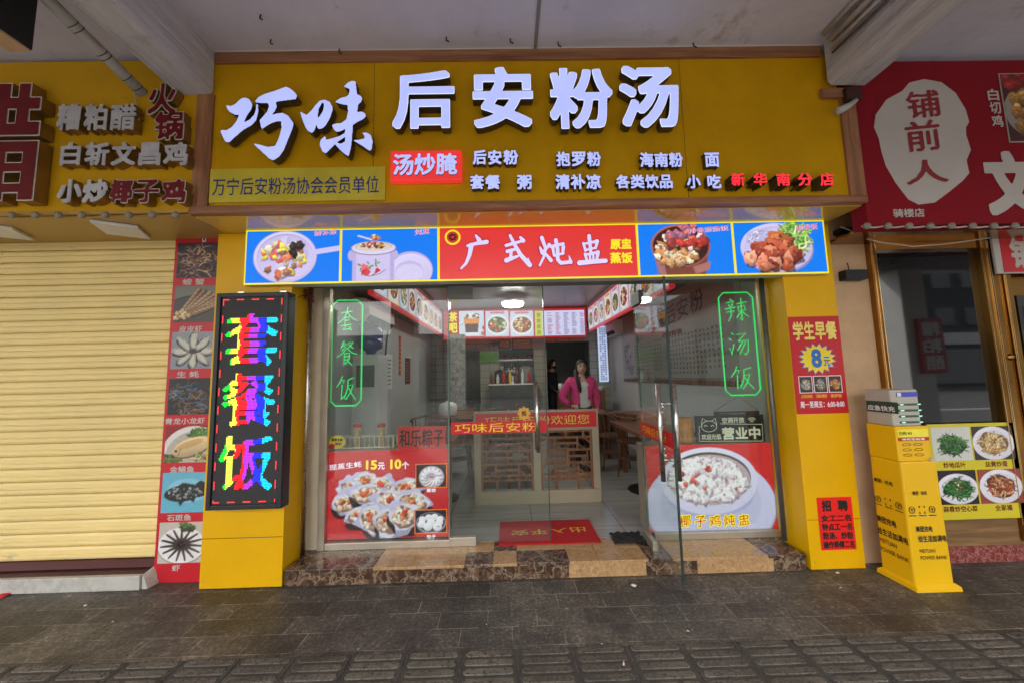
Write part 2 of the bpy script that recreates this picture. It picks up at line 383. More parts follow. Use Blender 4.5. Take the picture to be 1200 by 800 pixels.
# ------------------------------------------------------------------ printed pictures (posters, light boxes, menus)
class Pic:
    def __init__(s, w, h, bgc, seed=0):
        s.w, s.h = w, h; s.asp = w / h; s.a = np.zeros((h, w, 3), np.float32); s.a[:] = S(*bgc); s.r = np.random.RandomState(seed)
        s.Y, s.X = np.mgrid[0:h, 0:w].astype(np.float32); s.X = s.X / h; s.Y = s.Y / h; s.e = 1.0 / h
    def _win(s, cx, cy, R):
        x0 = max(int((cx - R) * s.h) - 1, 0); x1 = min(int((cx + R) * s.h) + 2, s.w); y0 = max(int((cy - R) * s.h) - 1, 0); y1 = min(int((cy + R) * s.h) + 2, s.h)
        return (slice(y0, y1), slice(x0, x1)) if x1 > x0 and y1 > y0 else None
    def _put(s, sl, m, c):
        s.a[sl] = s.a[sl] * (1 - m[..., None]) + c * m[..., None]
    def ell(s, cx, cy, rx, ry, col, rot=0, shade=0, a=1.0, rough=0):
        sl = s._win(cx, cy, max(rx, ry) * 1.2 + s.e * 2)
        if sl is None: return
        X, Y = s.X[sl] - cx, s.Y[sl] - cy; c_, s_ = math.cos(rot), math.sin(rot); u = X * c_ + Y * s_; v = -X * s_ + Y * c_
        r = np.hypot(u / rx, v / ry)
        if rough:
            th = np.arctan2(v / ry, u / rx); ph = s.r.rand(4) * 6.28
            r = r * (1 + rough * (np.sin(2 * th + ph[0]) * .4 + np.sin(3 * th + ph[1]) * .35 + np.sin(5 * th + ph[2]) * .25 + np.sin(9 * th + ph[3]) * .15))
        m = np.clip((1 - r) * min(rx, ry) / s.e + .5, 0, 1) * a
        c = np.array(S(*col), np.float32) * (1 - shade * (Y / max(ry, 1e-6) * .7 + X / max(rx, 1e-6) * .25))[..., None]
        s._put(sl, m, np.clip(c, 0, 1))
    def line(s, pts, w, col, w1=None, a=1.0):
        w1 = w if w1 is None else w1; k = len(pts) - 1
        for i in range(k):
            (xa, ya), (xb, yb) = pts[i], pts[i + 1]; sl = s._win((xa + xb) / 2, (ya + yb) / 2, math.hypot(xb - xa, yb - ya) / 2 + w + s.e)
            if sl is None: continue
            X, Y = s.X[sl], s.Y[sl]; dx, dy = xb - xa, yb - ya; t = np.clip(((X - xa) * dx + (Y - ya) * dy) / max(dx * dx + dy * dy, 1e-9), 0, 1)
            d = np.hypot(X - xa - t * dx, Y - ya - t * dy); wd = w + (w1 - w) * (i + t) / k
            s._put(sl, np.clip((wd / 2 - d) / s.e + .5, 0, 1) * a, np.array(S(*col), np.float32))
    def box(s, x0, y0, x1, y1, col, a=1.0):
        m = (np.clip((s.X - x0) / s.e + .5, 0, 1) * np.clip((x1 - s.X) / s.e + .5, 0, 1) * np.clip((s.Y - y0) / s.e + .5, 0, 1) * np.clip((y1 - s.Y) / s.e + .5, 0, 1)) * a
        s._put((slice(None), slice(None)), m, np.array(S(*col), np.float32))
    def poly(s, p, col, a=1.0):
        I = np.zeros(s.X.shape, bool); n = len(p)
        for i in range(n):
            (xa, ya), (xb, yb) = p[i], p[(i + 1) % n]
            if ya == yb: continue
            I ^= ((ya > s.Y) != (yb > s.Y)) & (s.X < (xb - xa) * (s.Y - ya) / (yb - ya) + xa)
        s._put((slice(None), slice(None)), blur(I.astype(np.float32)) * a, np.array(S(*col), np.float32))
    def chunks(s, n, cx, cy, rx, ry, sz, cols, shadow=(60, 30, 20), el=(.6, 1.0), hi=.5):
        pts = []
        for _ in range(n):
            q = math.sqrt(s.r.rand()); th = s.r.rand() * 6.28; pts.append((cx + rx * q * math.cos(th), cy + ry * q * math.sin(th)))
        pts.sort(key=lambda p: p[1])
        for x, y in pts:
            c = cols[s.r.randint(len(cols))]; z = sz * (.6 + .8 * s.r.rand()); e = el[0] + (el[1] - el[0]) * s.r.rand(); ro = s.r.rand() * 3.14
            k = .85 + .3 * s.r.rand(); c = tuple(min(255, v * k) for v in c)
            s.ell(x + z * .12, y + z * .22, z * 1.08, z * e * 1.08, shadow, ro, a=.75, rough=.3)
            s.ell(x, y, z, z * e, c, ro, shade=.55, rough=.35)
            for _k in range(3): s.ell(x + z * (s.r.rand() - .5), y + z * e * (s.r.rand() - .5), z * .3, z * .2, tuple(min(255, v * (.72 if _k % 2 else 1.2)) for v in c), s.r.rand() * 3, a=.7, rough=.5)
            if hi: s.ell(x - z * .2, y - z * .3, z * .32, z * .16, tuple(min(255, v + 70) for v in c), ro, a=hi)
    def strands(s, n, cx, cy, rx, ry, L, w, cols, curl=1.2, dark=.45):
        pts = []
        for _ in range(n):
            q = math.sqrt(s.r.rand()); th = s.r.rand() * 6.28; pts.append((cx + rx * q * math.cos(th), cy + ry * q * math.sin(th)))
        pts.sort(key=lambda p: p[1])
        for x, y in pts:
            a = s.r.rand() * 6.28; c = cols[s.r.randint(len(cols))]; k = .8 + .4 * s.r.rand(); c = tuple(min(255, v * k) for v in c); cv = (s.r.rand() - .5) * curl; P_ = [(x, y)]
            for i in range(4): a += cv; x += math.cos(a) * L / 4; y += math.sin(a) * L / 4 * .7; P_.append((x, y))
            s.line([(px + w * .3, py + w * .5) for px, py in P_], w * 1.1, tuple(v * dark for v in c), w * .5, .7); s.line(P_, w, c, w * .5)
    def grain(s, k=.06):
        n = blur(s.r.randn(s.h, s.w).astype(np.float32), 1)[..., None]; s.a = np.clip(s.a * (1 + k * 1.6 * n), 0, 1); return s
def plate(p, cx, cy, rx, ry, col=(225, 222, 228), dark=(150, 145, 150)):
    p.ell(cx + .01, cy + .03, rx * 1.02, ry * 1.02, (40, 35, 35), a=.5); p.ell(cx, cy, rx, ry, col, shade=.12); p.ell(cx, cy, rx * .78, ry * .76, dark, a=.45); p.ell(cx, cy + .008, rx * .76, ry * .74, col, shade=-.1)
def pic_dessert(w, h):
    p = Pic(w, h, (0, 124, 246), 1); cx = .72
    p.ell(cx, .5, .59, .5, (184, 172, 218)); p.ell(cx, .5, .575, .485, (214, 203, 244), shade=.15); p.ell(cx, .5, .52, .44, (168, 156, 203)); p.ell(cx + .005, .51, .515, .43, (206, 196, 238), shade=-.1)
    for i in range(40):
        q = p.r.rand() ** .5; t = p.r.rand() * 6.28; p.ell(cx + q * .45 * math.cos(t), .5 + q * .36 * math.sin(t), .07, .04, [(190, 178, 215), (222, 214, 248)][i % 2], t, a=.6, rough=.3)
    p.line([(cx + .32, .45), (1.8, .34)], .1, (208, 198, 242)); p.ell(cx + .3, .44, .14, .09, (195, 185, 228), -.2)
    for c, n in (((240, 92, 62), 12), ((245, 215, 80), 11), ((250, 240, 190), 11), ((150, 105, 80), 9), ((236, 120, 84), 6)): p.chunks(n, cx - .04, .54, .40, .33, .066, [c], (130, 104, 130))
    p.chunks(6, cx + .22, .4, .1, .17, .06, [(40, 28, 30), (55, 40, 38)], (20, 10, 20)); return p.grain(.03)
def pic_pot(w, h):
    p = Pic(w, h, (0, 124, 246), 2)
    p.ell(1.28, .8, .42, .36, (186, 176, 222)); p.ell(1.29, .82, .4, .34, (214, 204, 243), shade=.15); p.ell(1.26, .82, .26, .2, (196, 187, 228)); p.ell(1.26, .85, .25, .17, (216, 208, 244))
    p.box(.2, .36, .98, 1.0, (209, 198, 240)); p.box(.2, .36, .27, 1, (185, 172, 222), .8); p.box(.9, .36, .98, 1, (180, 168, 218), .8)
    p.ell(.17, .5, .06, .1, (190, 178, 225)); p.ell(1.0, .5, .05, .09, (190, 178, 225))
    p.ell(.59, .37, .42, .13, (120, 92, 110)); p.ell(.59, .36, .41, .125, (222, 214, 246)); p.ell(.59, .33, .35, .09, (205, 170, 120)); p.ell(.59, .34, .33, .08, (222, 205, 190))
    p.chunks(16, .58, .3, .24, .05, .035, [(200, 150, 90), (235, 215, 190), (170, 60, 50), (90, 60, 50)]); p.ell(.62, .17, .1, .05, (190, 120, 50)); p.chunks(6, .62, .15, .08, .03, .025, [(240, 210, 150), (190, 50, 40)])
    p.line([(.3, .12), (.55, .2)], .03, (215, 208, 240))
    for i in range(9): p.ell(.4 + .3 * p.r.rand(), .66 + .2 * p.r.rand(), .06, .035, [(210, 40, 60), (235, 110, 120), (220, 70, 80)][i % 3], p.r.rand() * 3, rough=.4)
    for i in range(12): p.ell(.32 + .5 * p.r.rand(), .6 + .3 * p.r.rand(), .035, .015, (110, 150, 60), p.r.rand() * 3)
    p.line([(.35, .8), (.5, .9), (.7, .86), (.82, .78)], .012, (90, 110, 50)); return p.grain(.03)
def pic_clay(w, h):
    p = Pic(w, h, (0, 126, 246), 3); cx = .8
    p.poly([(cx - .55, .4), (cx + .55, .4), (cx + .44, 1.02), (cx - .44, 1.02)], (128, 66, 54)); p.poly([(cx - .55, .4), (cx - .36, .6), (cx - .3, 1.02), (cx - .44, 1.02)], (168, 112, 120)); p.poly([(cx + .2, .84), (cx + .55, .74), (cx + .52, .9), (cx + .26, .98)], (176, 116, 108))
    p.ell(cx, .43, .57, .42, (165, 96, 84), shade=.3); p.ell(cx, .43, .53, .385, (62, 26, 24))
    p.chunks(90, cx - .06, .52, .43, .28, .062, [(214, 170, 110), (240, 220, 180), (190, 130, 80), (228, 205, 172), (172, 120, 84)], (90, 50, 30)); p.chunks(26, cx + .12, .28, .36, .22, .085, [(200, 60, 50), (160, 60, 60), (215, 110, 95), (150, 90, 110), (225, 190, 190)], (80, 20, 25)); return p.grain(.05)
def pic_roast(w, h):
    p = Pic(w, h, (0, 126, 246), 4); cx = .8
    p.ell(cx + .02, .53, .69, .48, (150, 140, 190)); p.ell(cx, .5, .69, .48, (205, 196, 240), shade=.15); p.ell(cx, .5, .6, .41, (188, 178, 224)); p.ell(cx, .51, .59, .4, (207, 199, 238))
    p.ell(cx + .35, .36, .26, .3, (150, 200, 90), .4, rough=.2); p.strands(150, cx + .33, .3, .26, .28, .22, .035, [(130, 190, 70), (190, 225, 130), (220, 240, 180), (90, 150, 50)], 1.6, .6); p.ell(cx - .3, .33, .27, .2, (190, 186, 228), rough=.1); p.chunks(40, cx - .3, .32, .23, .16, .022, [(215, 212, 245), (180, 176, 215)], (150, 145, 190))
    p.chunks(4, cx + .05, .38, .14, .14, .19, [(200, 110, 62), (184, 92, 52)], (80, 30, 15), (.45, .6)); p.chunks(44, cx - .05, .68, .52, .2, .115, [(190, 92, 62), (160, 70, 48), (215, 125, 95), (130, 50, 35), (224, 150, 120)], (60, 20, 16)); return p.grain(.05)
def pic_oyster(w, h):
    p = Pic(w, h, (206, 34, 40), 5); A = p.asp
    for (x, y, rx, ry, ro) in [(.42, .36, .15, .1, -.2), (.62, .4, .13, .09, .1), (.26, .45, .15, .1, .3), (.2, .6, .14, .1, .2), (.46, .5, .2, .1, .1), (.9, .44, .16, .1, -.1), (.36, .73, .15, .08, -.3), (.74, .57, .17, .1, .25), (.98, .6, .18, .11, .2), (.5, .78, .12, .15, -.5), (.68, .82, .13, .15, 0), (.87, .76, .15, .14, .3)]:
        x = x * A / 1.4; rx *= 1.12; ry *= 1.12
        p.ell(x + .01, y + .06, rx * 1.05, ry * 1.1, (24, 22, 24), ro, a=.95, rough=.15); p.ell(x, y, rx * 1.04, ry * 1.04, (190, 184, 216), ro, rough=.34, shade=.3); p.ell(x, y, rx * .93, ry * .9, (228, 222, 240), ro, rough=.25)
        p.ell(x, y + .01, rx * .78, ry * .74, (150, 110, 92), ro, rough=.2)
        p.chunks(40, x, y, rx * .66, ry * .6, .026, [(238, 208, 188), (222, 186, 164), (246, 226, 210), (206, 160, 134)], (140, 92, 72), hi=.5); p.chunks(7, x, y - ry * .15, rx * .34, ry * .24, .022, [(224, 88, 48), (205, 64, 34), (232, 130, 80)], (150, 60, 36)); p.chunks(3, x, y, rx * .5, ry * .4, .01, [(90, 130, 50)])
    return p.grain(.04)
def pic_dump(w, h):
    p = Pic(w, h, (48, 30, 26), 6); cx = p.asp / 2; p.ell(cx, .55, .58, .5, (120, 90, 60)); p.ell(cx, .54, .54, .47, (205, 196, 214))
    for i in range(13):
        t = i / 13 * 6.28; p.ell(cx + .33 * math.cos(t) + .015, .55 + .28 * math.sin(t) + .02, .17, .075, (140, 100, 80), t + .5); p.ell(cx + .33 * math.cos(t), .54 + .28 * math.sin(t), .16, .07, (240, 236, 246), t + .5, shade=.2)
    p.ell(cx, .54, .12, .05, (170, 120, 110)); return p.grain(.03)
def pic_buns(w, h):
    p = Pic(w, h, (40, 30, 38), 8); cx = p.asp / 2; p.ell(cx, .55, .66, .46, (170, 165, 185)); p.ell(cx, .53, .62, .42, (70, 64, 72))
    for x, y, r in ((-.38, .4, .16), (-.1, .32, .16), (.16, .3, .16), (.4, .4, .15), (-.42, .6, .18), (0, .55, .19), (.36, .55, .17), (-.14, .72, .2), (.28, .74, .2)): p.ell(cx + x, y + .03, r, r * .85, (105, 95, 105), a=.8); p.ell(cx + x, y, r, r * .88, (236, 233, 240), shade=.25)
    p.ell(cx + .32, .72, .05, .035, (190, 140, 60)); return p.grain(.03)
def pic_coconut(w, h):
    p = Pic(w, h, (212, 40, 44), 9); A = p.asp; cx = A / 2 - .02
    p.ell(cx + .0, .72, .78, .56, (170, 172, 205)); p.ell(cx, .7, .77, .55, (212, 212, 244), shade=.1); p.ell(cx, .68, .6, .4, (196, 196, 230), a=.8)
    p.ell(cx, .56, .53, .28, (176, 174, 210)); p.ell(cx, .44, .58, .4, (186, 184, 222)); p.ell(cx, .42, .58, .385, (226, 224, 252), shade=.12); p.ell(cx, .39, .5, .3, (86, 76, 66)); p.ell(cx, .41, .49, .29, (196, 176, 180))
    p.chunks(260, cx - .01, .41, .46, .255, .045, [(240, 232, 242), (228, 212, 222), (250, 246, 252), (214, 192, 198), (236, 222, 228)], (160, 128, 136), (.35, .75), .7); p.chunks(9, cx, .4, .4, .2, .026, [(205, 40, 40), (220, 90, 60)], (130, 50, 50)); return p.grain(.03)
def pic_greens(w, h, bgc, seed, pl=True, dark=0):
    p = Pic(w, h, bgc, seed); cx, cy = p.asp / 2, .54
    if pl: plate(p, cx, cy, .62, .5 if not dark else .44)
    else: p.ell(cx, cy + .14, .5, .2, (205, 205, 200), a=.6)
    g = [(38, 92, 40), (60, 120, 52), (25, 62, 30), (95, 150, 70)] if not dark else [(50, 125, 45), (30, 85, 32), (95, 165, 80), (22, 60, 26)]
    p.ell(cx, cy, .4, .27, (18, 44, 22), rough=.2); p.strands(150, cx, cy - .02, .36, .25, .24, .032, g, 1.6, .35)
    if dark: p.chunks(16, cx + .02, cy - .08, .16, .16, .025, [(120, 90, 60), (90, 60, 40), (200, 190, 150)])
    return p.grain(.06)
def pic_noodle(w, h, seed, bgc, cols, pl=True):
    p = Pic(w, h, bgc, seed); cx, cy = p.asp / 2, .5
    if pl: plate(p, cx, cy, .64, .49)
    p.ell(cx, cy, .42, .33, tuple(v * .5 for v in cols[0]), rough=.15); p.strands(170, cx, cy, .36, .27, .2, .036, cols, 1.5, .45); p.chunks(12, cx, cy, .3, .2, .03, cols); return p.grain(.06)
def pic_crab(w, h, seed, bgc, cols, n=130):
    p = Pic(w, h, bgc, seed); p.chunks(12, p.asp / 2, .6, p.asp / 2, .35, .12, [(70, 52, 44), (95, 70, 58)], (25, 20, 22)); p.strands(n, p.asp / 2, .55, p.asp / 2, .45, .3, .03, cols, 2.4, .3); return p.grain(.12)
def pic_mantis(w, h):
    p = Pic(w, h, (120, 118, 105), 21); p.ell(.6, .75, .9, .5, (40, 38, 36)); p.ell(.62, .72, .85, .45, (75, 68, 58))
    for i in range(7):
        o = i * .14; a, b = (.1 + o * .5, .85 - .02 * i), (.62 + o, .08 + .05 * i); p.line([(a[0] + .02, a[1] + .03), (b[0] + .02, b[1] + .03)], .17, (35, 26, 20), .1); p.line([a, b], .15, [(150, 112, 74), (125, 90, 60), (170, 132, 90)][i % 3], .09); p.line([(a[0] - .02, a[1]), (b[0] - .02, b[1])], .04, (205, 172, 128), .02)
        for k in range(9): t = k / 9; x, y = a[0] + (b[0] - a[0]) * t, a[1] + (b[1] - a[1]) * t; p.line([(x - .06, y - .03), (x + .06, y + .03)], .012, (70, 48, 34))
    p.chunks(14, .2, .8, .22, .12, .05, [(190, 150, 100), (210, 180, 130)]); return p.grain(.08)
def pic_shells(w, h):
    p = Pic(w, h, (142, 144, 150), 22); cx = p.asp / 2
    for i in range(8): t = i / 8 * 6.28; x, y = cx + .32 * math.cos(t), .52 + .26 * math.sin(t); p.ell(x, y + .02, .25, .12, (30, 30, 30), t, rough=.15); p.ell(x, y, .23, .1, (168, 165, 150), t, rough=.2, shade=.3); p.ell(x, y, .17, .06, (205, 200, 180), t, rough=.2)
    p.ell(cx, .52, .1, .07, (60, 58, 52)); return p.grain(.07)
def pic_fish(w, h):
    p = Pic(w, h, (150, 30, 30), 23); p.ell(.75, .8, .85, .78, (222, 218, 210)); p.ell(.78, .84, .76, .68, (188, 178, 160)); p.strands(60, .95, .2, .3, .12, .16, .04, [(60, 100, 40), (100, 140, 60)]); p.strands(60, .2, .88, .25, .12, .16, .04, [(50, 80, 36), (120, 130, 60)])
    p.ell(.72, .6, .52, .24, (120, 90, 60), -.32); p.ell(.7, .57, .52, .23, (214, 190, 140), -.32, shade=.5); p.ell(.66, .5, .36, .09, (196, 140, 60), -.32, a=.6); p.ell(.3, .68, .035, .035, (30, 30, 30)); p.line([(.36, .8), (.42, .62)], .02, (120, 90, 60)); p.strands(30, .95, .82, .2, .1, .14, .03, [(80, 110, 50), (200, 190, 130)]); return p.grain(.06)
def pic_grouper(w, h):
    p = Pic(w, h, (105, 178, 200), 24); p.ell(.62, .45, .5, .3, (150, 205, 220), a=.6)
    p.ell(.5, .52, .44, .2, (38, 40, 40), -.06); p.poly([(.06, .6), (.2, .45), (.3, .62)], (38, 40, 40)); p.ell(.95, .42, .17, .2, (36, 38, 38), rough=.1); p.poly([(.3, .4), (.5, .25), (.8, .3), (.85, .45)], (34, 36, 36)); p.poly([(.4, .66), (.46, .84), (.58, .68)], (34, 36, 36)); p.poly([(.68, .66), (.8, .76), (.84, .6)], (34, 36, 36))
    p.chunks(45, .56, .5, .42, .15, .028, [(130, 140, 135), (85, 92, 90), (160, 168, 160)], (20, 22, 22), hi=0); p.ell(.18, .5, .02, .02, (220, 220, 200)); return p.grain(.05)
def pic_shrimp(w, h):
    p = Pic(w, h, (196, 186, 172), 25); cx = p.asp / 2; p.ell(cx, .58, .58, .44, (150, 140, 130)); p.ell(cx, .56, .57, .43, (232, 228, 224)); p.chunks(6, cx + .15, .1, .15, .08, .1, [(60, 80, 44), (86, 110, 60)])
    for i in range(15): t = i / 15 * 6.28; x, y = cx + .06 * math.cos(t), .54 + .05 * math.sin(t); p.line([(x, y), (cx + .5 * math.cos(t + .1), .55 + .38 * math.sin(t + .1))], .085, (38, 28, 26), .04); p.line([(x, y), (cx + .46 * math.cos(t + .12), .53 + .36 * math.sin(t + .12))], .02, (110, 92, 84), .01)
    return p.grain(.06)
def pic_menu_food(w, h, seed, bgc=(196, 196, 214)):
    p = Pic(w, h, bgc, seed); r = p.r; cx = p.asp / 2; pal = [[(90, 140, 60), (200, 190, 160), (190, 70, 50)], [(200, 130, 70), (230, 200, 150), (160, 70, 40)], [(235, 225, 205), (200, 160, 110), (90, 130, 60)], [(170, 60, 45), (220, 120, 80), (240, 210, 170)]][seed % 4]
    p.ell(cx, .54, min(.46, cx * .95), .4, (230, 228, 238)); p.ell(cx, .54, min(.38, cx * .8), .31, tuple(v * .6 for v in pal[0])); p.chunks(34, cx, .53, min(.34, cx * .7), .26, .05, pal); p.box(cx * .4, .03, cx * 1.6, .11, (200, 40, 40), .7); return p.grain(.06)
def pic_drink(w, h):
    p = Pic(w, h, (205, 214, 232), 31); cx = p.asp / 2; p.poly([(cx - .3, .2), (cx + .3, .2), (cx + .24, .85), (cx - .24, .85)], (85, 42, 26)); p.box(cx - .29, .3, cx + .29, .5, (230, 140, 40)); p.ell(cx, .2, .3, .1, (236, 226, 214)); p.chunks(12, cx, .17, .24, .06, .05, [(240, 232, 220), (120, 70, 40)]); p.ell(cx, .9, .4, .06, (225, 225, 235)); p.chunks(10, cx + .45, .78, .12, .15, .05, [(210, 60, 60), (230, 225, 235), (90, 50, 40)]); p.chunks(8, cx - .5, .6, .12, .3, .05, [(240, 190, 60), (235, 235, 240)]); return p.grain(.04)
def pic_table(w, h):
    p = Pic(w, h, (206, 206, 234), 32); p.box(0, 0, .3, 1, (200, 205, 50)); 
    for i in range(4): p.box(.08, .08 + i * .23, .22, .24 + i * .23, (120, 60, 20), .6)
    for c in range(7):
        for k in range(17):
            if p.r.rand() < .9: x = .5 + c * .33; p.box(x, .08 + k * .052, x + .12 + .1 * p.r.rand(), .11 + k * .052, [(190, 60, 80), (110, 110, 170), (90, 90, 140)][0 if c < 2 and p.r.rand() < .5 else 1 + k % 2], .75)
    p.box(2.55, .7, 2.85, .93, (205, 40, 40)); return p
def pic_calligraphy(w, h):
    p = Pic(w, h, (150, 148, 140), 33)
    p.a *= (.9 + .2 * blur(p.r.rand(h, w).astype(np.float32), 8))[..., None]
    for x0, n in ((.55, 13), (1.62, 15)):
        for r_ in range(9):
            for c in range(n):
                if r_ == 8 and c > n - 5: continue
                x, y = x0 + c * .068, .5 + r_ * .052
                for k in range(4):
                    t = p.r.rand() * 3.14; a = p.r.rand(4) * .03 - .015; p.line([(x + a[0], y + a[1]), (x + a[2], y + a[3])], .009, (36, 34, 32))
    for i in range(26): a = .1 + .25 * p.r.rand(), .45 + .4 * p.r.rand(); p.ell(*a, .05, .015, (60, 60, 56), p.r.rand() * 3, a=.7)
    p.line([(.2, .95), (.18, .7), (.24, .45)], .02, (60, 60, 56)); p.ell(.36, .86, .1, .09, (70, 70, 66), a=.6, rough=.2)
    for i in range(60): p.ell(.5 + i * .038, .99, .014, .014, (60, 52, 44)); 
    return p
def picture(name, p, frame, r, mt, parent, lift=.0015):
    O, U, V = (np.array(q, float) for q in frame); Nn = np.cross(U, V); h, w = p.h, p.w
    u = np.linspace(r[0], r[1], w); v = np.linspace(r[3], r[2], h); uu, vv = np.meshgrid(u, v)
    vs = O + uu.reshape(-1, 1) * U + vv.reshape(-1, 1) * V + lift * Nn
    i = np.arange((h - 1) * w).reshape(h - 1, w)[:, :-1].ravel(); fs = np.stack([i + w, i + w + 1, i + 1, i], 1).tolist()
    return link_mesh(name, vs, fs, None, [mt], parent, cols=p.a.reshape(-1, 3))
def ppic(name, fn, px, y, mt, parent, k=1.3, lift=.0015, *a):
    w = max(int((px[2] - px[0]) * k), 12); h = max(int((px[3] - px[1]) * k), 12)
    return picture(name, fn(w, h), FR(y), rect(*px, y), mt, parent, lift)

# ================================================================== materials used
YEL = S(232, 172, 10)
M_yel = mat('yellow panel', (.78, .42, .001), .36, var=.06, vs=2, spec=.28, bump=.12, bs=3.5, dirt=((.33, .19, .01), 5, .68))
M_yshade = mat('shaded yellow panel', (.60, .315, .001), .6, var=.09, vs=3, spec=.14, bump=.1, bs=4, dirt=((.40, .20, .004), 7, .63))  # the pillars' yellow, darker: shade near the ceiling put into its colour
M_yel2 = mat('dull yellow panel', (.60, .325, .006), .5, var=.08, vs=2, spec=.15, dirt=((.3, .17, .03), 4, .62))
M_plaster = mat('stained plaster', (.60, .575, .655), .9, var=.12, vs=1.2, bump=.5, bs=14, dirt=((.36, .33, .32), 2.0, .565))
def streaky():
    m, t, b = newmat('rough painted concrete'); v = coords(t); v2 = coords(t, (16, 1.1, 16)); v3 = coords(t, (60, 3, 60))
    n1 = N_(t, 'ShaderNodeTexNoise', Scale=1.0, Detail=8, Roughness=.7); t.links.new(v2, n1.inputs['Vector']); n2 = N_(t, 'ShaderNodeTexNoise', Scale=3.0, Detail=8, Roughness=.7); t.links.new(v, n2.inputs['Vector']); n3 = N_(t, 'ShaderNodeTexNoise', Scale=1.0, Detail=5); t.links.new(v3, n3.inputs['Vector'])
    o = ramp(t, n1.outputs[0], [(.3, (.36, .34, .36)), (.5, (.55, .53, .55)), (.7, (.64, .62, .63))]); mk = ramp(t, n2.outputs[0], [(.58, (0, 0, 0)), (.7, (.8, .8, .8))])
    mx = N_(t, 'ShaderNodeMix', data_type='RGBA'); t.links.new(mk, mx.inputs[0]); t.links.new(o, mx.inputs[6]); mx.inputs[7].default_value = (.26, .235, .21, 1); t.links.new(mx.outputs[2], b.inputs['Base Color']); b.inputs['Roughness'].default_value = .9
    ad = N_(t, 'ShaderNodeMath', operation='ADD'); t.links.new(n3.outputs[0], ad.inputs[0]); t.links.new(n2.outputs[0], ad.inputs[1]); bp = N_(t, 'ShaderNodeBump', Strength=.9, Distance=.02); t.links.new(ad.outputs[0], bp.inputs['Height']); t.links.new(bp.outputs[0], b.inputs['Normal']); return m
M_conc = streaky()
M_wood = wood('brown wood strip', S(118, 74, 48), S(176, 122, 84), 0)
M_woodv = wood('brown wood upright', S(118, 74, 48), S(176, 122, 84), 2)
M_steel = mat('brushed steel', (.62, .60, .56), .28, 1, var=.1, vs=20)
M_champ = mat('champagne metal frame', (.52, .46, .36), .38, .7, var=.1, vs=6)
M_black = mat('black metal', (.012, .012, .013), .45, var=.3)
M_dark = mat('dark rubber', (.02, .02, .02), .8, var=.3)
M_shut = mat('cream shutter paint', (.86, .665, .27), .55, var=.07, vs=1.5, dirt=((.42, .34, .19), 3.5, .64))
M_white = mat('white paint', (.74, .73, .70), .5, var=.06)
M_redp = mat('red print', S(196, 26, 36), .4, var=.04)
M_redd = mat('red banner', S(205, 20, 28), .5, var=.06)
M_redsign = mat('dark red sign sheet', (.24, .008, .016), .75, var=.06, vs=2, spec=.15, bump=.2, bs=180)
M_ivory = mat('ivory print', (.50, .46, .42), .5, var=.05)
M_gold = mat('gold lettering', S(236, 196, 60), .45, var=.05)
M_ylw = mat('yellow print', S(245, 214, 40), .45, var=.05)
M_blackp = mat('black print', (.012, .011, .010), .5, var=.1)
M_blue = mat('navy print', S(16, 52, 128), .4, var=.1)
M_lblue = mat('bright blue print', S(40, 110, 190), .45, var=.05)
M_whitep = mat('white print', (.78, .77, .78), .45, var=.04)
M_brownp = mat('brown print', S(110, 40, 14), .5, var=.1)
M_tan = mat('tan stucco', (.53, .345, .19), .85, var=.15, vs=3, bump=.4, bs=40, dirt=((.18, .12, .09), 4, .66))
M_goldm = mat('gold steel', S(158, 114, 54), .18, 1, var=.15, vs=2)
M_cable = mat('grey cable', (.10, .10, .10), .6)
M_pvc = mat('grey white pvc', (.50, .48, .45), .5, var=.1, dirt=((.25, .23, .2), 5, .6))
M_pale = mat('pale blue white wall paint', (.48, .50, .48), .7, var=.06, vs=1.5)
M_grey = mat('grey interior paint', (.22, .22, .215), .6, var=.1, vs=2)
M_glass = glass('clear pane', ior=1.4, haze=.008)
M_glassd = glass('door pane', (.93, .96, .94), ior=1.3, haze=.014)
M_brown = marble('dark brown marble', [(.25, (.02, .011, .007)), (.48, (.07, .037, .022)), (.62, (.20, .12, .07)), (.75, (.40, .28, .17))], 13, .14, (.34, .25, .16))
M_beige = marble('tan marble', [(.25, (.26, .14, .06)), (.5, (.46, .27, .12)), (.75, (.62, .42, .22))], 22, .16)
M_whitem = marble('white marble', [(.2, (.28, .26, .22)), (.5, (.50, .48, .42)), (.8, (.62, .60, .53))], 8, .35)
M_redm = marble('red marble', [(.2, (.10, .018, .014)), (.5, (.22, .04, .03)), (.75, (.34, .09, .07))], 26, .15, (.5, .3, .26))
M_browng = marble('brown granite', [(.3, (.06, .022, .016)), (.6, (.13, .05, .036))], 60, .25)
GW = (.45, .51, .97)
M_ltr = glow('lit white acrylic', GW, 1.0); M_rim = glow('lit letter rim', (.72, .78, 1.0), 1.05); M_side = mat('dark letter return', (.075, .05, .022), .4, .2, var=.2)
M_litred = glow('lit red acrylic', (1.0, .03, .05), 1.0)
M_redbox = glow('backlit red sheet', S(228, 52, 50), .95)
M_lbred = glow('backlit red panel', S(214, 50, 48), 1.0); M_lbyel = glow('backlit yellow edge', S(240, 225, 40), .95)
M_lbwhite = glow('backlit lavender', S(212, 205, 250), 1.0); M_lbpink = glow('backlit crimson', S(205, 40, 80), .9)
M_green = glow('green neon', (.03, .86, .17), .95)
P_print = picmat('printed picture', 'print'); P_lit = picmat('backlit picture', 'lit', 1.0); P_dim = picmat('dim backlit picture', 'lit', .8); P_led = picmat('led colours', 'lit', 2.2)
M_ledoff = mat('unlit led matrix', (.022, .020, .020), .6, var=.3, vs=40)
M_darkroom = mat('dark room wall', (.03, .03, .03), .8)
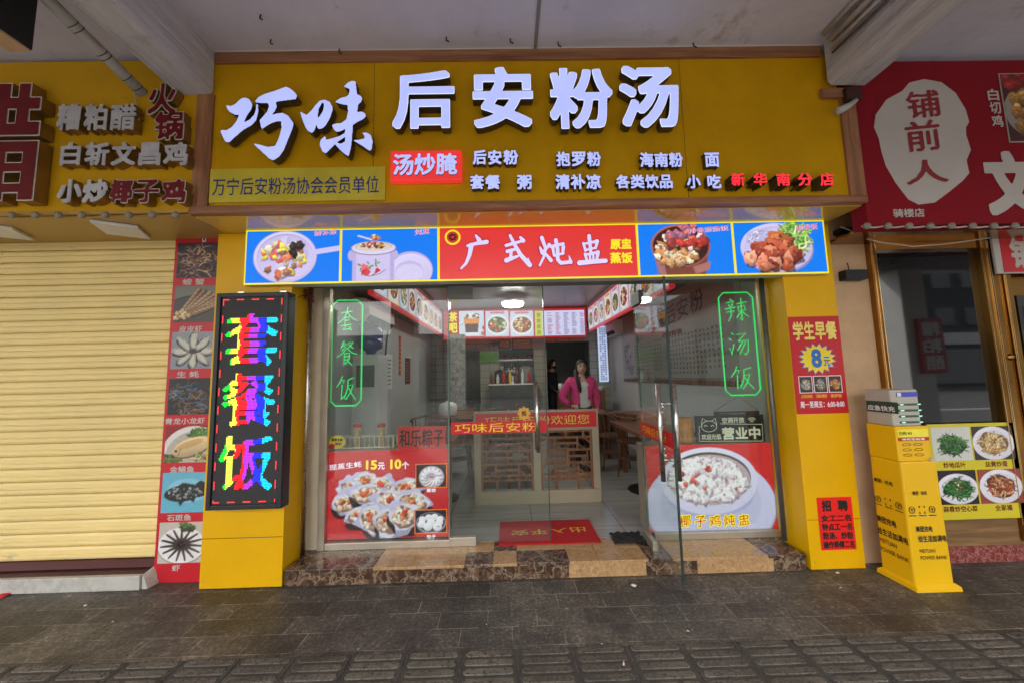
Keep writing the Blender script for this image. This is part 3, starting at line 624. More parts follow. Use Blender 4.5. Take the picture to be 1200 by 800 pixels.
M_twood = wood('table wood', S(96, 58, 34), S(150, 100, 62), 0, .35); M_cwood = wood('chair wood', S(84, 52, 32), S(136, 92, 58), 2, .4)
M_lat = wood('lattice wood', S(92, 54, 28), S(150, 98, 54), 2, .5); M_beigew = mat('beige frame paint', (.36, .285, .19), .5, var=.06)

# ================================================================== ground, road, sky side of the street
def slate():
    m, t, b = newmat('dark paving slabs'); v = coords(t)
    def nz(scale, vec=None, det=7, ro=.65): n = N_(t, 'ShaderNodeTexNoise', Scale=scale, Detail=det, Roughness=ro); t.links.new(vec or v, n.inputs['Vector']); return n.outputs[0]
    def mul(a, c): x = N_(t, 'ShaderNodeMix', data_type='RGBA', blend_type='MULTIPLY'); x.inputs[0].default_value = 1; t.links.new(a, x.inputs[6]); t.links.new(c, x.inputs[7]); return x.outputs[2]
    def mix(f, a, c): x = N_(t, 'ShaderNodeMix', data_type='RGBA'); t.links.new(f, x.inputs[0]); t.links.new(a, x.inputs[6]); x.inputs[7].default_value = (*c, 1); return x.outputs[2]
    wob = N_(t, 'ShaderNodeMix', data_type='VECTOR'); wob.inputs[0].default_value = .012; n0 = N_(t, 'ShaderNodeTexNoise', Scale=5.0, Detail=3); t.links.new(v, n0.inputs['Vector']); t.links.new(v, wob.inputs[4]); t.links.new(n0.outputs[1], wob.inputs[5])
    br = N_(t, 'ShaderNodeTexBrick', offset=.5, Scale=1.0); br.inputs['Brick Width'].default_value = .30; br.inputs['Row Height'].default_value = .152; br.inputs['Mortar Size'].default_value = .0032; br.inputs['Mortar Smooth'].default_value = .4
    br.inputs['Color1'].default_value = (.070, .061, .050, 1); br.inputs['Color2'].default_value = (.125, .110, .090, 1); br.inputs['Mortar'].default_value = (.095, .083, .068, 1); t.links.new(wob.outputs[1], br.inputs['Vector'])
    o = mul(br.outputs[0], ramp(t, nz(1.5), [(.3, (.45, .45, .46)), (.5, (1, 1, 1)), (.72, (1.7, 1.66, 1.58))]))
    o = mul(o, ramp(t, nz(9.0), [(.3, (.6, .6, .6)), (.55, (1, 1, 1)), (.75, (1.6, 1.58, 1.52))]))
    o = mul(o, ramp(t, nz(55.0, det=4), [(.32, (.42, .42, .42)), (.58, (1.05, 1.05, 1.05)), (.7, (2.6, 2.5, 2.3))]))
    o = mix(ramp(t, nz(70.0, det=2), [(.71, (0, 0, 0)), (.76, (.8, .8, .8))]), o, (.34, .31, .27))                                        # grit
    v2 = coords(t, (9, 40, 1)); o = mix(ramp(t, nz(1.0, v2), [(.68, (0, 0, 0)), (.82, (.45, .45, .45))]), o, (.24, .21, .175))          # pale scuffs along the walking line
    jm = N_(t, 'ShaderNodeMath', operation='MULTIPLY'); t.links.new(br.outputs[1], jm.inputs[0]); t.links.new(ramp(t, nz(4.5), [(.46, (.05, .05, .05)), (.62, (.95, .95, .95))]), jm.inputs[1])
    o = mix(jm.outputs[0], o, (.33, .29, .235))
    o = mix(ramp(t, nz(3.4), [(.62, (0, 0, 0)), (.72, (.75, .75, .75))]), o, (.034, .030, .027))                                        # dark old stains
    t.links.new(o, b.inputs['Base Color']); rr = N_(t, 'ShaderNodeMapRange'); rr.inputs[3].default_value = .3; rr.inputs[4].default_value = .75; t.links.new(nz(2.2), rr.inputs[0]); t.links.new(rr.outputs[0], b.inputs['Roughness'])
    ad = N_(t, 'ShaderNodeMath', operation='SUBTRACT'); t.links.new(nz(38.0), ad.inputs[0]); t.links.new(br.outputs[1], ad.inputs[1])
    bp = N_(t, 'ShaderNodeBump', Strength=.8, Distance=.008); t.links.new(ad.outputs[0], bp.inputs['Height']); t.links.new(bp.outputs[0], b.inputs['Normal']); return m
M_slate = slate()
M_tact = mat('worn tactile slab', (.06, .053, .044), .85, var=.35, vs=9, bump=.5, bs=90, dirt=((.10, .09, .076), 16, .6)); M_bar = mat('worn tactile bar top', (.135, .118, .093), .85, var=.55, vs=2.2, bump=.9, bs=120, spec=.2, dirt=((.055, .048, .040), 55, .5))
M_asph = mat('asphalt', (.05, .05, .05), .85, var=.2, bump=.4, bs=90)
SW0 = -1.9                                     # kerb edge of the covered pavement
gm = MB(); gm.box(-13, 13, SW0, 9.6, -.15, 0); structure('sidewalk', gm, M_slate)
kb = MB(); kb.box(-40, 40, SW0 - .15, SW0, -.15, -.002); structure('kerb', kb, mat('kerb granite', (.3, .29, .28), .7), bevel=.01)
rd = MB(); rd.box(-90, 90, -90, SW0 - .15, -.6, -.13); structure('road', rd, M_asph)
mk = MB()
for i in range(-10, 11): mk.box(i * 4, i * 4 + 2, -7.6, -7.48, -.13, -.126)
structure('road_markings', mk, M_white)
# tactile paving: 0.3 m slabs each with five raised bars along x
tb = MB(); ty1 = 2.125
for iy in range(2):
    for ix in range(-14, 15):
        x0 = ix * .3 + .02; y1 = ty1 - iy * .3
        tb.box(x0 + .004, x0 + .296, y1 - .296, y1 - .004, .001, .004)
        for k in range(5):
            yy = y1 - .03 - k * .06; w = .021; a, b = x0 + .012 + rnd.uniform(0, .004), x0 + .286 - rnd.uniform(0, .004)
            h = .0085 + rnd.uniform(-.001, .001); rr_ = w; o8 = []
            for (cx_, sg) in ((b - rr_, 1), (a + rr_, -1)):
                for q in range(5): an = (-math.pi / 2 + math.pi * q / 4) if sg > 0 else (math.pi / 2 + math.pi * q / 4); o8.append((cx_ + rr_ * math.cos(an) * .8 * (1 if True else 0), yy + rr_ * math.sin(an)))
            n8 = len(o8); ins = [(x + (.004 if x < (a + b) / 2 else -.004), y + (yy - y) * .16) for x, y in o8]
            tb.add([(x, y, .0035) for x, y in o8] + [(x, y, h) for x, y in ins], [tuple(range(n8, 2 * n8))] + [(q, (q + 1) % n8, n8 + (q + 1) % n8, n8 + q) for q in range(n8)], 1)
structure('tactile_paving', tb, [M_tact, M_bar])
# houses across the street (seen only in reflections), sized to let in sky light
hw = [mat('far wall a', (.5, .48, .44), .8), mat('far wall b', (.42, .36, .3), .8), mat('far wall c', (.56, .55, .53), .8), mat('far wall d', (.035, .035, .035), .8)]; hwin = mat('far window', (.05, .06, .07), .1)
HY = -22.0
for i, (x0, x1, h, c) in enumerate(((-40, -27, 5, 0), (-27, -15, 4.6, 1), (-15, -5, 4.9, 2), (-5, 6, 4.5, 0), (6, 15, 5.0, 1), (15, 26, 8, 3), (26, 38, 10, 3), (38, 52, 9, 1))):
    t = thing('street_house', ('far left cream', 'second brown', 'third pale', 'cream one directly opposite', 'tall brown', 'dark grey', 'tallest dark', 'last brown')[i] + ' house across the street reflected in the shop glass', 'house', ((x0 + x1) / 2, HY, -.12))
    b = MB(); b.box(x0 + .05, x1 - .05, HY - 7, HY, -.13, h); part('wall', b, hw[c], t)
    b = MB(); b.box(x0 + .3, x1 - .3, HY, HY + .25, 3.1, 4.0); part('sign_board', b, hw[2], t)
    b = MB()
    for k in range(12): b.box(x0 + .6, x1 - .6, HY, HY + .04 + .03 * (k % 2), .1 + k * .22, .3 + k * .22)
    part('shutter', b, M_steel if i % 2 else M_grey, t)
    if i == 6:
        b = MB()
        for k in range(8): b.box(26.5, 31.5, HY + .07, HY + .12 + .05 * (k % 2), 6.2 + k * .3, 6.42 + k * .3)
        part('white_louvre', b, M_white, t)
    for fz in range(4, int(h - 1.5), 3):
        for k in range(int((x1 - x0) / 2.4)):
            w = MB(); xx = x0 + .8 + k * 2.4; w.box(xx, xx + 1.5, HY, HY + .06, fz + .6, fz + 2.0); part('window', w, hwin, t)

# ================================================================== arcade: ceiling, beams, columns
CZ = 3.93; YS = 2.483
t = thing('arcade_ceiling', 'stained white plaster ceiling of the covered walkway with heavy beams', 'ceiling', (0, 0, CZ))
b = MB(); b.box(-13, 13, SW0 + .3, 9.6, CZ, CZ + .3); part('slab', b, M_plaster, t)
def rough_beam(x0, x1, y0, y1, z0, z1, ny=26):
    b = MB(); prof = [(x0, z1), (x0, z0 + .02), (x0 + .025, z0), (x1 - .02, z0), (x1, z0 + .025), (x1, z1)]; vs = []
    for j in range(ny + 1):
        y = y0 + (y1 - y0) * j / ny
        for (x, z) in prof: vs.append((x + rnd.uniform(-.006, .006), y, z + rnd.uniform(-.006, .006) * (z < z1)))
    k = len(prof); b.add(vs, [(j * k + i, j * k + i + 1, (j + 1) * k + i + 1, (j + 1) * k + i) for j in range(ny) for i in range(k - 1)])
    b.add(vs[-k:], [tuple(range(k))]); b.add(vs[:k], [tuple(range(k))[::-1]]); return b
part('beam', rough_beam(-2.375, -2.115, SW0 + .3, 2.47, 3.60, CZ), M_conc, t)
part('beam', rough_beam(2.425, 2.715, SW0 + .3, 2.44, 3.585, CZ), M_conc, t)
part('beam', rough_beam(-6.9, -6.6, SW0 + .3, 2.44, 3.6, CZ), M_conc, t)
part('beam', rough_beam(6.9, 7.2, SW0 + .3, 2.44, 3.6, CZ), M_conc, t)
b = MB(); b.box(-13, 13, SW0, SW0 + .3, 3.5, CZ + .3); part('edge_beam', b, M_conc, t)  # unseen front beam, dropped to keep sky light off the upper sign
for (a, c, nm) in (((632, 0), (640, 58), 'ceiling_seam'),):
    p0, p1 = G(*a, CZ), G(*c, CZ); b = MB(); b.box(p0[0] - .012, p0[0] + .012, -1.4, YS - .01, CZ - .008, CZ + .001); part(nm, b, mat('grey seam strip', (.22, .21, .2), .9), t)  # grey strip marks the seam in the slab
for x, lab in ((-6.75, 'left'), (-2.24, 'middle'), (2.57, 'right'), (8.4, 'far right')):
    c = MB(); c.box(x - .25, x + .25, SW0 + .001, SW0 + .45, -.001, 3.5); solo('arcade_column', c, M_white, 'square white column at the kerb, %s of the row' % lab, 'column', 'columns along the kerb', bevel=.015)
t = thing('column_sign', 'red vertical sign with white characters on a kerb column', 'sign', (8.5, SW0 + .46, 1.6))
b = MB(); b.box(8.33, 8.83, SW0 + .452, SW0 + .52, 1.35, 2.45); part('panel', b, M_redp, t)
text('lettering', '糟粕醋', ((0, SW0 + .52, 0), (-1, 0, 0), (0, 0, 1)), (-8.77, -8.39, 1.42, 2.38), M_whitep, t, bold=.03, vertical=True, lift=.002)

# hanging hooks and stains on the ceiling
hk = [(318, 47), (398, 58), (523, 44), (598, 46), (654, 50), (812, 51), (306, 18)]
for i, q in enumerate(hk):
    p = G(*q, CZ); b = MB(); b.tube([(p[0], p[1], CZ + .01), (p[0], p[1] - .01, CZ - .035), (p[0] + .02, p[1] - .015, CZ - .05)], .005, 5)
    solo('ceiling_hook', b, M_black, 'small rusty hook stub hanging from the stained plaster ceiling', 'hook', 'hook stubs on the ceiling')

# ================================================================== main sign
X0, X1 = -2.105, 2.528
wL, wR = P(229, 180, YS)[0], P(1006, 170, YS)[0]
zb = 2.745; zt = P(620, 72, YS)[2]
t = thing('shop_sign', 'wide yellow shop sign with big lit white characters and wooden frame', 'sign', (.2, YS, 2.69))
b = MB(); b.box(X0 - .05, X1 + .002, YS, 2.80, 2.70, zt + .04); part('panel', b, M_yshade, t)
b = MB(); b.box(wL, wR, YS - .022, YS + .05, 2.69, zb); part('frame', b, M_wood, t, bevel=.003)
b = MB(); b.box(wL, X0 - .0, YS - .018, YS + .05, zb + .001, 3.598); part('frame', b, M_woodv, t, bevel=.003); b = MB(); b.box(X1, wR, YS - .018, YS + .05, zb + .001, 3.52); part('frame', b, M_woodv, t, bevel=.003)
b = MB(); b.box(-2.11, 2.425, YS - .02, YS + .05, zt, P(620, 60, YS)[2]); part('frame', b, M_wood, t, bevel=.003)
b = MB(); b.box(-2.11, 2.425, YS - .03, YS + .05, P(620, 60, YS)[2] + .002, CZ - .002); part('filler_board', b, M_white, t)
b = MB(); b.box(wL, wR, YS + .03, 2.84, 2.682, 2.6895); part('soffit', b, mat('glossy yellow soffit', (.66, .40, .06), .15, var=.03, spec=.5, coat=.35), t)
for xx in (438, 801):
    b = MB(); p = P(xx, 150, YS); b.box(p[0] - .0015, p[0] + .0015, YS - .0015, YS + .001, zb, zt); part('panel_seam', b, M_side, t)
LY = YS - .075
for s, px in (('后', (460, 83, 533, 151)), ('安', (554, 79, 625, 150)), ('粉', (644, 80, 718, 151)), ('汤', (726, 77, 796, 150))):
    ptext('letter', s, px, LY, [M_rim, M_side], t, bold=.030, nib='square', N=110, depth=.06, lift=0, trim=(M_ltr, .013), sm=1)
A1 = [(88, 200), (120, 208), (150, 195), (190, 155), (215, 148), (245, 160), (270, 200), (262, 235), (235, 275), (215, 325), (255, 305), (285, 270), (297, 230), (297, 195), (308, 200), (312, 250), (300, 310), (270, 345), (215, 375), (165, 420), (120, 462), (95, 455), (75, 420), (55, 380), (75, 374), (100, 378), (135, 355), (165, 315), (180, 270), (150, 268), (115, 250), (95, 225)]
A2 = [(287, 175), (310, 145), (350, 125), (420, 105), (470, 85), (500, 76), (530, 90), (560, 115), (578, 140), (570, 165), (520, 170), (440, 180), (430, 185), (440, 215), (425, 250), (405, 275), (440, 265), (480, 260), (520, 280), (560, 335), (555, 370), (525, 450), (500, 520), (470, 565), (430, 590), (400, 575), (340, 520), (285, 470), (330, 480), (390, 497), (440, 490), (465, 430), (478, 370), (475, 320), (450, 318), (410, 330), (375, 350), (345, 372), (335, 355), (325, 310), (350, 280), (375, 250), (385, 210), (375, 190), (335, 190), (295, 185)]
B1 = [(612, 245), (640, 262), (660, 270), (690, 240), (720, 200), (745, 172), (780, 165), (815, 180), (835, 215), (838, 235), (822, 290), (795, 340), (770, 365), (745, 370), (733, 355), (728, 330), (722, 360), (710, 388), (695, 395), (670, 380), (650, 350), (625, 290)]
B1h = [(735, 285), (740, 230), (765, 182), (778, 195), (772, 240), (750, 280), (730, 300)]
B2 = [(912, 75), (940, 45), (965, 35), (995, 38), (998, 80), (1005, 130), (1030, 140), (1042, 160), (1035, 185), (1015, 200), (1008, 255), (1040, 252), (1065, 265), (1070, 285), (1050, 305), (1010, 325), (980, 345), (975, 450), (968, 510), (955, 560), (930, 545), (895, 515), (860, 475), (830, 505), (800, 538), (775, 525), (755, 480), (760, 445), (785, 420), (795, 425), (798, 445), (840, 435), (890, 420), (925, 400), (930, 370), (900, 385), (870, 392), (850, 375), (835, 345), (850, 335), (900, 330), (935, 305), (945, 255), (942, 205), (900, 198), (852, 182), (890, 155), (930, 145), (950, 130), (952, 90)]
B2h = [(870, 465), (930, 425), (928, 460), (900, 473)]
B3 = [(985, 450), (1020, 448), (1060, 440), (1065, 425), (1045, 398), (1075, 398), (1105, 415), (1120, 460), (1112, 520), (1095, 522), (1050, 490), (1000, 460)]
def traced(name, polys, off, k, px, y, mats, parent, **kw):
    xs = [p[0] for q in polys for p in q]; ys = [p[1] for q in polys for p in q]; x0, y0 = min(xs) - 8, min(ys) - 8
    F = poly_field([[((p[0] - x0) * k, (p[1] - y0) * k) for p in q] for q in polys], int((max(xs) - x0 + 8) * k), int((max(ys) - y0 + 8) * k))
    return field_part(name, F, FR(y), rect(*px, y), mats, parent, **kw)
traced('letter', [A1, A2], 0, .3, (259, 102.5, 346.5, 188.5), LY, [M_ltr, M_side], t, depth=.06)
traced('letter', [B1, B1h, B2, B2h, B3], 0, .3, (352, 95.5, 437, 183.5), LY, [M_ltr, M_side], t, depth=.06)
SY = YS - .05
def row(chars, y0, y1, mats, nm='letter', bold=.034, depth=.04, N=64, yy=SY, dx=0):
    for s, x0, x1 in chars: ptext(nm, s, (x0, y0, x1, y1), yy, mats, t, bold=bold, nib='square', N=N, depth=depth, lift=0)
row([('后', 554, 570), ('安', 572, 588), ('粉', 590, 607)], 176, 193, [M_ltr, M_side])
row([('抱', 652, 668), ('罗', 670, 686), ('粉', 688, 704)], 178, 195, [M_ltr, M_side])
row([('海', 750, 766), ('南', 767, 783), ('粉', 784, 800), ('面', 826, 843)], 179, 196, [M_ltr, M_side])
row([('套', 551, 567), ('餐', 569, 586), ('粥', 606, 623)], 205, 222, [M_ltr, M_side])
row([('清', 651, 668), ('补', 669, 686), ('凉', 687, 704)], 204.5, 222, [M_ltr, M_side])
row([('各', 722, 738), ('类', 739, 755), ('饮', 756, 772), ('品', 773, 788), ('小', 805, 821), ('吃', 829, 845)], 205, 221, [M_ltr, M_side])
row([('新', 857, 873), ('华', 883, 899), ('南', 910, 926), ('分', 935, 952), ('店', 961, 977)], 203, 218, [M_litred, M_side], yy=SY - .04, depth=.08)
x0, x1, z0, z1 = rect(457, 176, 541, 212, SY)
b = MB(); b.box(x0, x1, SY, SY + .045, z0, z1); rb = part('lit_plaque', b, M_redbox, t, bevel=.012)
ptext('lettering', '汤炒腌', (461, 181, 536, 206), SY, [M_ltr, M_side], rb, bold=.035, N=64, depth=.01, lift=.01)
x0, x1, z0, z1 = rect(242, 198, 452, 237, YS)
M_brass = mat('brassy foil plaque', S(205, 186, 52), .35, .0, var=.14, vs=3)
b = MB(); b.box(X0 + .005, x1, YS - .012, YS - .002, z0, z1); rb = part('brass_plaque', b, M_brass, t)
ptext('lettering', '万宁后安粉汤协会会员单位', (249, 208, 444, 228), YS - .013, M_blue, rb, bold=.026, nib='brush', N=64)

# ================================================================== picture light box under the sign
YB = 2.75
t = thing('light_box_sign', 'long backlit picture sign with blue ends and red middle above the door', 'light box', (.28, YB, 2.24))
x0, x1 = -2.03, P(968, 290, YB)[0]; z0, z1 = 2.243, 2.680
b = MB(); b.box(x0, x1, YB + .002, YB + .10, z0, z1); part('case', b, mat('white light box case', (.6, .6, .58), .4), t)
b = MB(); w = .013
b.box(x0, x1, YB - .004, YB + .001, z1 - w * .7, z1); b.box(x0, x1, YB - .004, YB + .001, z0, z0 + w)
segs = [288, 398, 514, 748, 860, 968]
xs = [x0 + .0] + [P(q, 295, YB)[0] for q in (399.5, 514, 747.5, 860)] + [x1]
for q in xs: b.box(max(q - .009, x0), min(q + .009, x1), YB - .0041, YB + .0009, z0 + w, z1 - w * .7)
part('edge_strip', b, M_lbyel, t)
zz0, zz1 = z0 + w, z1 - w * .7
for i, fn in ((0, pic_dessert), (1, pic_pot), (3, pic_clay), (4, pic_roast)):
    a, c = xs[i] + .009, xs[i + 1] - .009; hh = 90; ww = int(hh * (c - a) / (zz1 - zz0))
    picture('food_picture', fn(ww, hh), FR(YB), (a, c, zz0, zz1), P_lit, t)
b = MB(); b.quad((xs[2] + .009, YB - .001, zz0), (xs[3] - .009, YB - .001, zz0), (xs[3] - .009, YB - .001, zz1), (xs[2] + .009, YB - .001, zz1)); part('red_panel', b, M_lbred, t)
st = {'广': [([(130, 28), (152, 60)], 10, 24), ([(72, 98), (130, 84), (205, 74)], 14, 22), ([(98, 95), (85, 160), (60, 215), (26, 248)], 26, 10)],
      '式': [([(308, 98), (380, 80), (430, 66)], 18, 14), ([(412, 42), (432, 66)], 14, 24), ([(315, 140), (378, 125)], 20, 14), ([(345, 130), (338, 185)], 16, 18), ([(308, 203), (388, 176)], 26, 14), ([(338, 28), (370, 95), (410, 165), (474, 238)], 16, 26), ([(474, 238), (464, 190)], 20, 5)],
      '炖': [([(530, 105), (546, 142)], 10, 22), ([(545, 40), (568, 110), (555, 170), (524, 228)], 20, 10), ([(594, 88), (572, 122)], 18, 8), ([(568, 150), (602, 195)], 12, 20), ([(604, 102), (690, 84)], 16, 16), ([(618, 110), (624, 162)], 16, 12), ([(690, 106), (682, 154)], 20, 12), ([(625, 164), (690, 148)], 12, 12), ([(640, 58), (650, 120), (648, 190), (668, 214), (735, 208)], 20, 18), ([(737, 210), (726, 165)], 18, 4)],
      '盅': [([(804, 80), (816, 132)], 16, 14), ([(805, 84), (905, 66)], 12, 16), ([(905, 66), (893, 116)], 22, 12), ([(812, 128), (895, 112)], 12, 12), ([(848, 28), (856, 155)], 22, 16), ([(812, 155), (826, 208)], 16, 14), ([(815, 160), (908, 144)], 12, 16), ([(908, 144), (895, 204)], 22, 14), ([(845, 156), (850, 205)], 12, 12), ([(872, 152), (872, 202)], 12, 12), ([(768, 217), (860, 210), (962, 205)], 26, 22)]}
for s, px in (('广', (539, 275, 573, 316)), ('式', (590.5, 274.5, 623, 314)), ('炖', (630.5, 276.5, 670.5, 312.5)), ('盅', (675.5, 274.5, 711.5, 311))):
    q = st[s]; mx = min(p[0] for a in q for p in a[0]) - 20; my = min(p[1] for a in q for p in a[0]) - 20; k = .5
    F = blur(stroke_field([([((x - mx) * k, (y - my) * k) for x, y in pts], a * k * 1.3, c * k * 1.3) for pts, a, c in q], 140, 140), 2)
    field_part('letter', F, FR(YB), rect(*px, YB), [M_lbwhite], t, lift=.004); field_part('letter_outline', dilate(F, 2.2), FR(YB), [v + d for v, d in zip(rect(*px, YB), (-.01, .01, -.01, .01))], [glow('outline red', S(180, 20, 60), .8)], t, lift=.0025)
ptext('lettering', '原盅', (715, 280, 740, 292.5), YB, M_lbyel, t, bold=.05, N=56, lift=.003); ptext('lettering', '蒸饭', (715, 296, 741, 309), YB, M_lbyel, t, bold=.05, N=56, lift=.003)
p = P(530.5, 278.5, YB); b = MB(); b.lathe((p[0], YB - .003, p[2]), [(.062, .0), (.062, .002)], 28, axis='y'); part('round_emblem', b, M_lbyel, t)
b = MB(); b.lathe((p[0], YB - .005, p[2]), [(.047, .0), (.047, .002)], 28, axis='y'); part('emblem_centre', b, glow('emblem red', S(200, 50, 40), .9), t)
b = MB()
for k in range(7): a = k * .9; b.ball((p[0] + .022 * math.cos(a), YB - .006, p[2] + .022 * math.sin(a)), .013, .002, .008, 8)
part('emblem_mark', b, M_blackp, t)
for s, px in (('清补凉', (368, 269.5, 395, 277)), ('炖盅', (486, 268, 504, 276)), ('排骨腊肠饭', (806, 265, 854, 274)), ('套餐饭', (933, 262, 958, 271))):
    for b_, mt, lf in ((.07, M_lbwhite, .0035), (.015, M_lbpink, .0045)): ptext('lettering', s, px, YB, mt, t, bold=b_, nib='brush', slope=.1, N=48, lift=lf)
# ================================================================== pillars clad in yellow sheet
PT = 2.69
zlow = 0.0
xa, xb = P(233, 689, 2.8)[0], P(330, 687, 2.8)[0]
t = thing('yellow_pillar', 'pillar clad in yellow sheet behind the rainbow led sign', 'pillar', ((xa + xb) / 2, 2.9, 0))
b = MB(); b.box(xa, xb, 2.80, 3.12, .004, 2.68); part('cladding', b, M_yel, t, bevel=.003)
b = MB(); zz = P(280, 630, 2.8)[2]; b.box(xa + .004, xb - .004, 2.7985, 2.801, zz, zz + .004); part('sheet_joint', b, M_side, t)
xr0, xr1 = P(951, 668, 2.8)[0], P(1018, 665, 2.8)[0]
t = thing('yellow_pillar', 'pillar clad in yellow sheet carrying the red breakfast poster', 'pillar', ((xr0 + xr1) / 2, 2.9, 0))
b = MB(); b.box(xr0, xr1 - .02, 2.80, 3.12, .004, 2.68); part('cladding', b, M_yel, t, bevel=.003)
b = MB()
for py in (608, 455): zz = P(980, py, 2.8)[2]; b.box(xr0 + .004, xr1 - .024, 2.7985, 2.801, zz, zz + .003)
part('sheet_joint', b, M_side, t)
for tt, xa2, xb2 in ((bpy.data.objects['yellow_pillar'], xa, xb), (t, xr0, xr1 - .02)):
    for xx in (xa2 + .03, xb2 - .03):
        for zz_ in (.06, .75, 1.35, 2.0): b = MB(); b.lathe((xx, 2.799, zz_), [(.006, 0), (.005, -.002)], 10, axis='y'); part('screw', b, M_steel, tt)
for px, lab in ((349, 'thin steel drain pipe with a tangle of red wire at its top'), (911, 'thin grey pipe running down beside the glass on the right')):
    left = px < 600; X = xb + .035 if left else xr0 - .035
    y = 3.0; b = MB(); b.tube([(X, y, .13), (X, y, 2.4)], .019, 10); solo('drain_pipe', b, M_steel if left else mat('dark galvanised pipe', (.16, .16, .15), .4, .6), lab, 'pipe', smooth=True)
b = MB(); q = rnd
pts = [(xb + .035 + .05 * q.uniform(-1, 1), 2.965 + .02 * q.uniform(-1, 1), 2.2 + .06 * q.uniform(-1, 1)) for _ in range(26)]
b.tube([(P(344, 350, 2.72)[0], 2.74, 2.16), (xb - .01, 2.78, 2.12)] + pts, .005, 5); solo('wire_tangle', b, mat('dark red wire', (.12, .01, .01), .5), 'tangle of dark red wires tied to the pipe above the led sign', 'wires')

# ================================================================== led sign on the left pillar
YL = 2.70
x0, x1, z0, z1 = rect(249, 343, 337, 596.5, YL)
x0, x1 = P(242, 560, YL)[0], P(330, 560, YL)[0]
t = thing('led_sign', 'tall black led sign with rainbow characters and red dashed border', 'led sign', ((x0 + x1) / 2, YL, z0))
fw = .032
b = MB(); b.box(x0, x1, YL + .012, YL + .096, z0, z1); part('case', b, M_black, t)
b = MB(); b.box(x0, x0 + fw, YL, YL + .02, z0, z1); b.box(x1 - fw, x1, YL, YL + .02, z0, z1); b.box(x0 + fw, x1 - fw, YL, YL + .02, z1 - fw, z1); b.box(x0 + fw, x1 - fw, YL, YL + .02, z0, z0 + fw); part('frame', b, M_black, t, bevel=.004)
NX, NZ = 50, 146; ux0, ux1, uz0, uz1 = x0 + fw + .004, x1 - fw - .004, z0 + fw + .004, z1 - fw - .004
px_, pz_ = (ux1 - ux0) / NX, (uz1 - uz0) / NZ
b = MB()
b.quad((ux0, YL + .0115, uz0), (ux1, YL + .0115, uz0), (ux1, YL + .0115, uz1), (ux0, YL + .0115, uz1)); part('matrix_panel', b, M_ledoff, t)
lv, lf, lc = [], [], []
def dot(i, j, c):
    x, z = ux0 + (i + .5) * px_, uz1 - (j + .5) * pz_; k = len(lv); r1, r2 = px_ * .37, pz_ * .37
    lv.extend([(x - r1, YL + .008, z - r2), (x + r1, YL + .008, z - r2), (x + r1, YL + .008, z + r2), (x - r1, YL + .008, z + r2)]); lf.append((k, k + 1, k + 2, k + 3)); lc.extend([c] * 4)
bands = [(.12, (0, 235, 60)), (.28, (236, 246, 80)), (.47, (255, 20, 36)), (.64, (190, 50, 255)), (.80, (26, 44, 255)), (1.01, (0, 214, 240))]
for ci, (s, j0) in enumerate((('套', 12), ('餐', 55), ('饭', 99))):
    F = blur(dilate(glyph_field(s, 80), 80 * .034, 'brush'), 1); _, _, _, bb = field_mesh(F); w_, h_ = 42, 38
    for i in range(w_):
        for j in range(h_):
            fx = bb[0] + (i + .5) / w_ * (bb[1] - bb[0]); fy = bb[3] - (j + .5) / h_ * (bb[3] - bb[2])
            if F[min(int(fy), F.shape[0] - 1), min(int(fx), F.shape[1] - 1)] > .5:
                u = (i + .5) / w_ + .02 * math.sin(j * .5); c = next(c for k, c in bands if u < k); dot(i + 4, j + j0, S(*c))
for i in range(1, NX - 1):
    if i % 12 < 6: dot(i, 1, S(255, 60, 60)); dot(i, NZ - 2, S(255, 60, 60))
for j in range(1, NZ - 1):
    if j % 13 < 6: dot(1, j, S(255, 60, 60)); dot(NX - 2, j, S(255, 60, 60))
o = link_mesh('lit_dots', lv, lf, None, [P_led], t, cols=np.array(lc)); 
for xx in (x0 + .09, x1 - .12): b = MB(); b.box(xx, xx + .05, YL + .09, YL + .11, z1 - .01, z1 + .03); part('bracket', b, M_steel, t)

# ================================================================== entrance step
t = thing('entrance_step', 'low step faced with brown and tan marble tiles', 'step', (.25, 2.8, 0))
ST = .12; sx0, sx1 = P(333, 681, 2.8)[0], 2.20
b = MB(); b.box(sx0, sx1, 2.812, 3.2, .002, ST - .012, 0); part('base', b, M_dark, t)
b = MB(); fx = [sx0] + [P(q, 672, 2.8)[0] for q in (667, 758, 818, 908)] + [sx1]
for i in range(5): b.box(fx[i] + .001, fx[i + 1] - .001, 2.80, 2.8125, .002, ST - .022, i % 2)
part('riser_tiles', b, [M_brown, M_beige], t, bevel=.0015)
tx = [sx0] + [P(q, 655, 2.85)[0] for q in (440, 545, 578, 606, 666, 700, 757, 785, 895)] + [sx1]; order = [1, 1, 0, 1, 0, 1, 1, 0, 1, 0]
b = MB()
for i in range(len(tx) - 1):
    b.box(tx[i] + .001, tx[i + 1] - .001, 2.79, 2.985, ST - .02, ST, order[i] if i else 0); b.box(tx[i] + .001, tx[i + 1] - .001, 2.987, 3.16, ST - .02, ST - .0005, [0, 1, 1, 0, 1, 1, 1, 0, 1, 0][i])
part('tread_tiles', b, [M_brown, M_beige], t, bevel=.002)

